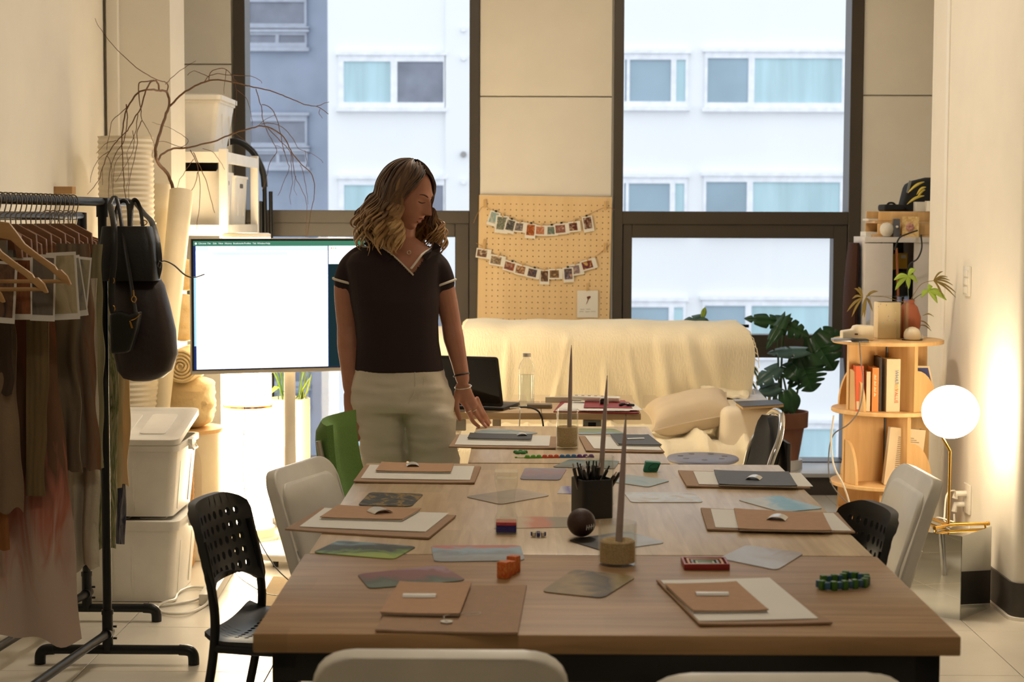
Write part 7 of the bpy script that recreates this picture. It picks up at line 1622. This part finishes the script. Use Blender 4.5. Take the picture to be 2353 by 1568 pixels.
# --- head: displaced ellipsoid in its own frame
HC = P(932, 450, Y0-.02); yw, pt = math.radians(60), math.radians(18)
hf = Vector((math.sin(yw)*math.cos(pt), -math.cos(yw)*math.cos(pt), -math.sin(pt))); hs = Vector((math.cos(yw), math.sin(yw), 0)); hu = hs.cross(hf); hu = -hu if hu.z < 0 else hu
hs = hf.cross(hu)      # her left side
def gss(x, m, s): return math.exp(-((x-m)/s)**2)
def headpt(s, f, u):
    """unit direction -> surface point"""
    x, y, z = s*.074, f*.096, u*.120
    if u < 0:
        t = -u; x *= 1-.30*t**1.6; 
        if f < 0: y *= 1-.35*t
    if f > 0:
        y *= 1-.10*(abs(u)**2.5 if u > 0 else 0)
        a = f**.5
        y += a*(.033*gss(s, 0, .13+.08*max(0, -(u+.02)))*max(0, min(1, (.22-u)/.5))*(1 if u > -.26 else gss(u, -.26, .055)))      # nose
        y += a*.006*gss(u, .24, .09)*gss(abs(s), .3, .35)                    # brow
        y -= a*.010*gss(u, .05, .10)*gss(abs(s), .36, .17)                   # sockets
        y += a*.006*gss(u, .03, .055)*gss(abs(s), .36, .12)                  # lids
        y += a*.004*gss(u, -.22, .18)*gss(abs(s), .5, .2)                    # cheeks
        y += a*.009*gss(u, -.50, .10)*gss(s, 0, .26)                         # mouth
        y -= a*.010*gss(u, -.515, .022)*gss(s, 0, .20)                       # lips parted
        y -= a*.006*gss(u, -.66, .06)*gss(s, 0, .3)
        y += a*.018*gss(u, -.84, .15)*gss(s, 0, .34)                         # chin
    return HC+hs*x+hf*y+hu*z
hm = MB(); NL, NA = 84, 112; rings = []
for j in range(1, NL):
    la = -math.pi/2+math.pi*j/NL; rings.append([headpt(math.sin(2*math.pi*i/NA)*math.cos(la), math.cos(2*math.pi*i/NA)*math.cos(la), math.sin(la)) for i in range(NA)])
hm.loft(rings)
hme = hm.mesh('head')
b = bmesh.new(); b.from_mesh(skin); b.from_mesh(hme); b.to_mesh(skin); b.free(); bpy.data.meshes.remove(hme)
body = attach('body', skin, SKIN, wm)
def face(s, u, off=.001):
    f = math.sqrt(max(0, 1-s*s-u*u)); return headpt(s, f, u)+hf*off
BROW = M('brow_hair', (86, 58, 40), .8); LASH = M('lash', (40, 26, 20), .7); LIP = M('lips', (150, 74, 64), .45); MOUTH = M('mouth_dark', (50, 20, 18), .6)
for sg in (-1, 1):
    MB().tube([face(sg*(.14+.42*t), .20+.06*math.sin(t*2.4), .0005) for t in [k/8 for k in range(9)]], [.0012, .002, .0024, .0024, .0022, .002, .0016, .0012, .0006], 6).build('eyebrow', BROW, body)
    MB().tube([face(sg*(.18+.34*t), .045-.035*math.sin(math.pi*t), .0006) for t in [k/8 for k in range(9)]], [.0006, .0012, .0014, .0015, .0015, .0015, .0014, .0012, .0006], 6).build('eyelashes', LASH, body)
MB().tube([face(-.22+.44*k/10, -.47+.03*math.sin(math.pi*k/10)-.02*gss(k/10, .5, .1), .0002) for k in range(11)], [.0008]+[.0028]*9+[.0008], 8, flat=.8).tube([face(-.20+.40*k/10, -.555-.035*math.sin(math.pi*k/10), .0002) for k in range(11)], [.0008]+[.0032]*9+[.0008], 8, flat=.8).build('lips', LIP, body)
MB().tube([face(-.17+.34*k/10, -.515, -.001) for k in range(11)], [.0006]+[.0026]*9+[.0006], 8).build('mouth', MOUTH, body)
for sg in (-1, 1):
    e = headpt(sg*.98, -.12, -.05); MB().lathe([(.002, -.004), (.014, -.003), (.019, .0), (.013, .004), (.002, .005)], e, 16, Matrix((hf, hu*1.5, hs*sg)).transposed()).build('ear', SKIN, body)
# --- hair: waved locks from the parting to the shoulders
HR = Vector((.091, .112, .127))       # side, fore-aft, up radii of the hair mass
m, nt, bb_, N_n, L_n = newmat('blond_brown_hair'); at = N_n.new('ShaderNodeVertexColor'); at.layer_name = 'tone'; rp = N_n.new('ShaderNodeValToRGB')
rampify(rp, [(0, lin((56, 37, 24))), (.32, lin((104, 72, 44))), (.62, lin((172, 130, 80))), (1, lin((222, 186, 130)))]); L_n.new(at.outputs[0], rp.inputs[0]); L_n.new(rp.outputs[0], bb_.inputs['Base Color']); bb_.inputs['Roughness'].default_value = .42
bb_.inputs['Sheen Weight'].default_value = .15
HAIR = m
hv, hfc, tone = [], [], []
def lock(az, r_in, length, wav, w, seed, tn, flare=1.0, az_root=None, th0=8):
    """az: angle round the head axis, 0 = the face"""
    rnd = random.Random(seed); pts = []
    dirh = hs*math.sin(az)+hf*math.cos(az)
    rad = 1/math.sqrt((math.sin(az)/HR.x)**2+(math.cos(az)/HR.y)**2)*r_in
    part = hs*.012
    for k in range(7):
        if az_root is not None:
            a_ = az_root+(az-az_root)*(k/6)**.8; dirh = hs*math.sin(a_)+hf*math.cos(a_); rad = 1/math.sqrt((math.sin(a_)/HR.x)**2+(math.cos(a_)/HR.y)**2)*r_in
        th = math.radians(th0+(98-th0)*k/6); wv = .004*math.sin(seed+k*1.7)*min(1, k/3); pts.append((hs*math.cos(az)-hf*math.sin(az))*wv+HC+part*(1-k/6)+dirh*(rad*math.sin(th))+hu*(HR.z*r_in*math.cos(th)))
    base = pts[-1]; out = Vector((dirh.x, dirh.y, 0)); out = out.normalized() if out.length > .05 else Vector((1, 0, 0)); tang = Vector((-out.y, out.x, 0))
    n = 18; ph = az*5.0+rnd.uniform(-.9, .9); fr = rnd.uniform(1.25, 2.0)
    for k in range(1, n+1):
        t = k/n; a = wav*min(1, .25+t*1.6)
        p = base+out*(.058*flare*math.sin(t*1.9)-.012*t*t)+Vector((0, 0, -length*t))
        p += out*(a*math.sin(ph+fr*6.28*t))+tang*(a*math.cos(ph+fr*6.28*t)+rnd.uniform(-.02, .02)*t*0)
        pts.append(p)
    sp = smoothpath(pts, 3); m_ = len(sp); nn = 6; o = len(hv)
    ref = None
    for i in range(m_):
        t = (sp[min(i+1, m_-1)]-sp[max(i-1, 0)]).normalized(); aa = t.cross(out.cross(Vector((0, 0, 1)))+Vector((.01, .02, 0)))
        aa = aa.normalized() if aa.length > 1e-4 else t.orthogonal().normalized(); b3 = t.cross(aa).normalized(); s = i/(m_-1)
        ww = w*(.55+.45*math.sin(min(1, s*1.5)*math.pi/2))*(1-max(0, (s-.78)/.22)**1.5*.92)
        for q in range(nn):
            an = 2*math.pi*q/nn; hv.append(sp[i]+aa*math.cos(an)*ww*.55+b3*math.sin(an)*ww); tone.append(max(0, min(1, tn+.82*s**1.25-.03)))
    for i in range(m_-1):
        for q in range(nn): hfc.append((o+i*nn+q, o+i*nn+(q+1) % nn, o+(i+1)*nn+(q+1) % nn, o+(i+1)*nn+q))
rnd = random.Random(3)
for k in range(560):
    az = rnd.uniform(-math.pi, math.pi)
    if -.92 < az < 1.12: continue
    lay = rnd.random(); near = -1.0 < az < 1.5
    lock(az, .90+.14*lay, rnd.uniform(.11, .185)+(.02 if abs(az) > 2 else 0), rnd.uniform(.009, .017), rnd.uniform(.0038, .0075), k, rnd.uniform(-.12, .26), .55+.75*lay*(1.0 if not near else .5))
for k in range(46):      # front framing pieces either side of the face
    az = rnd.uniform(1.05, 1.35) if k % 2 else -rnd.uniform(.90, 1.15); lock(az, 1.0+.06*rnd.random(), rnd.uniform(.10, .15), rnd.uniform(.008, .014), rnd.uniform(.005, .008), 900+k, rnd.uniform(.0, .42), .75)
for k in range(110):     # hair swept back from the parting across the forehead
    if k % 3: lock(rnd.uniform(1.12, 1.5), .98+.07*rnd.random(), rnd.uniform(.10, .16), rnd.uniform(.009, .015), rnd.uniform(.004, .007), 2000+k, rnd.uniform(-.1, .3), .7, rnd.uniform(.0, .9), rnd.uniform(12, 34))
    else: lock(-rnd.uniform(.95, 1.3), .98+.06*rnd.random(), rnd.uniform(.10, .15), rnd.uniform(.009, .015), rnd.uniform(.004, .007), 2000+k, rnd.uniform(-.05, .35), .8, -rnd.uniform(.0, .6), rnd.uniform(12, 30))
me = bpy.data.meshes.new('hair'); me.from_pydata([tuple(p) for p in hv], [], hfc); ca_ = me.color_attributes.new('tone', 'FLOAT_COLOR', 'POINT')
ca_.data.foreach_set('color', [c for t in tone for c in (t, t, t, 1)])
hair = attach('hair', me, HAIR, wm)
cap = MB(); rings = []
for j in range(1, 26):
    la = math.pi/2-(math.pi*.80)*j/25; rg = []
    for i in range(40):
        a = 2*math.pi*i/40; s, f = math.sin(a)*math.cos(la), math.cos(a)*math.cos(la); u = math.sin(la)
        k = .93
        if f > .30 and u < .97: k = .60
        rg.append(HC+hs*(s*HR.x*k)+hf*(f*HR.y*k)+hu*(u*HR.z*k))
    rings.append(rg)
cap.loft(rings).build('hair_base', M('hair_root', (58, 40, 27), .7), hair)
# --- jewellery
sil = M('silver', (226, 222, 212), .2, metal=1)
MB().tube([front(930, 580)+Vector((0, -.004, 0))+Vector((.0065*math.cos(a), 0, .0065*math.sin(a))) + Vector((.015, 0, 0)) for a in [k*.63 for k in range(10)]], .0013, 6, closed=True, cap=False).build('pendant', sil, wm)
ax = (wrL-P(1055, 832, Y0+.03)); MB().tube(hemring(P(1060, 862, Y0+.022), ax, .0275), .0028, 6, closed=True, cap=False).build('bead_bracelet', BLACKP, wm)
MB().tube(hemring(P(1064, 889, Y0+.028), Vector((.1, .2, -1)), .0295), .0018, 6, closed=True, cap=False).build('silver_bangle', sil, wm)
for k, t in ((0, .85), (1, .75)): MB().tube(hemring(kn_[k].lerp(md1[k], t), md1[k]-kn_[k], .0104), .0014, 6, closed=True, cap=False).build('ring', sil, wm)
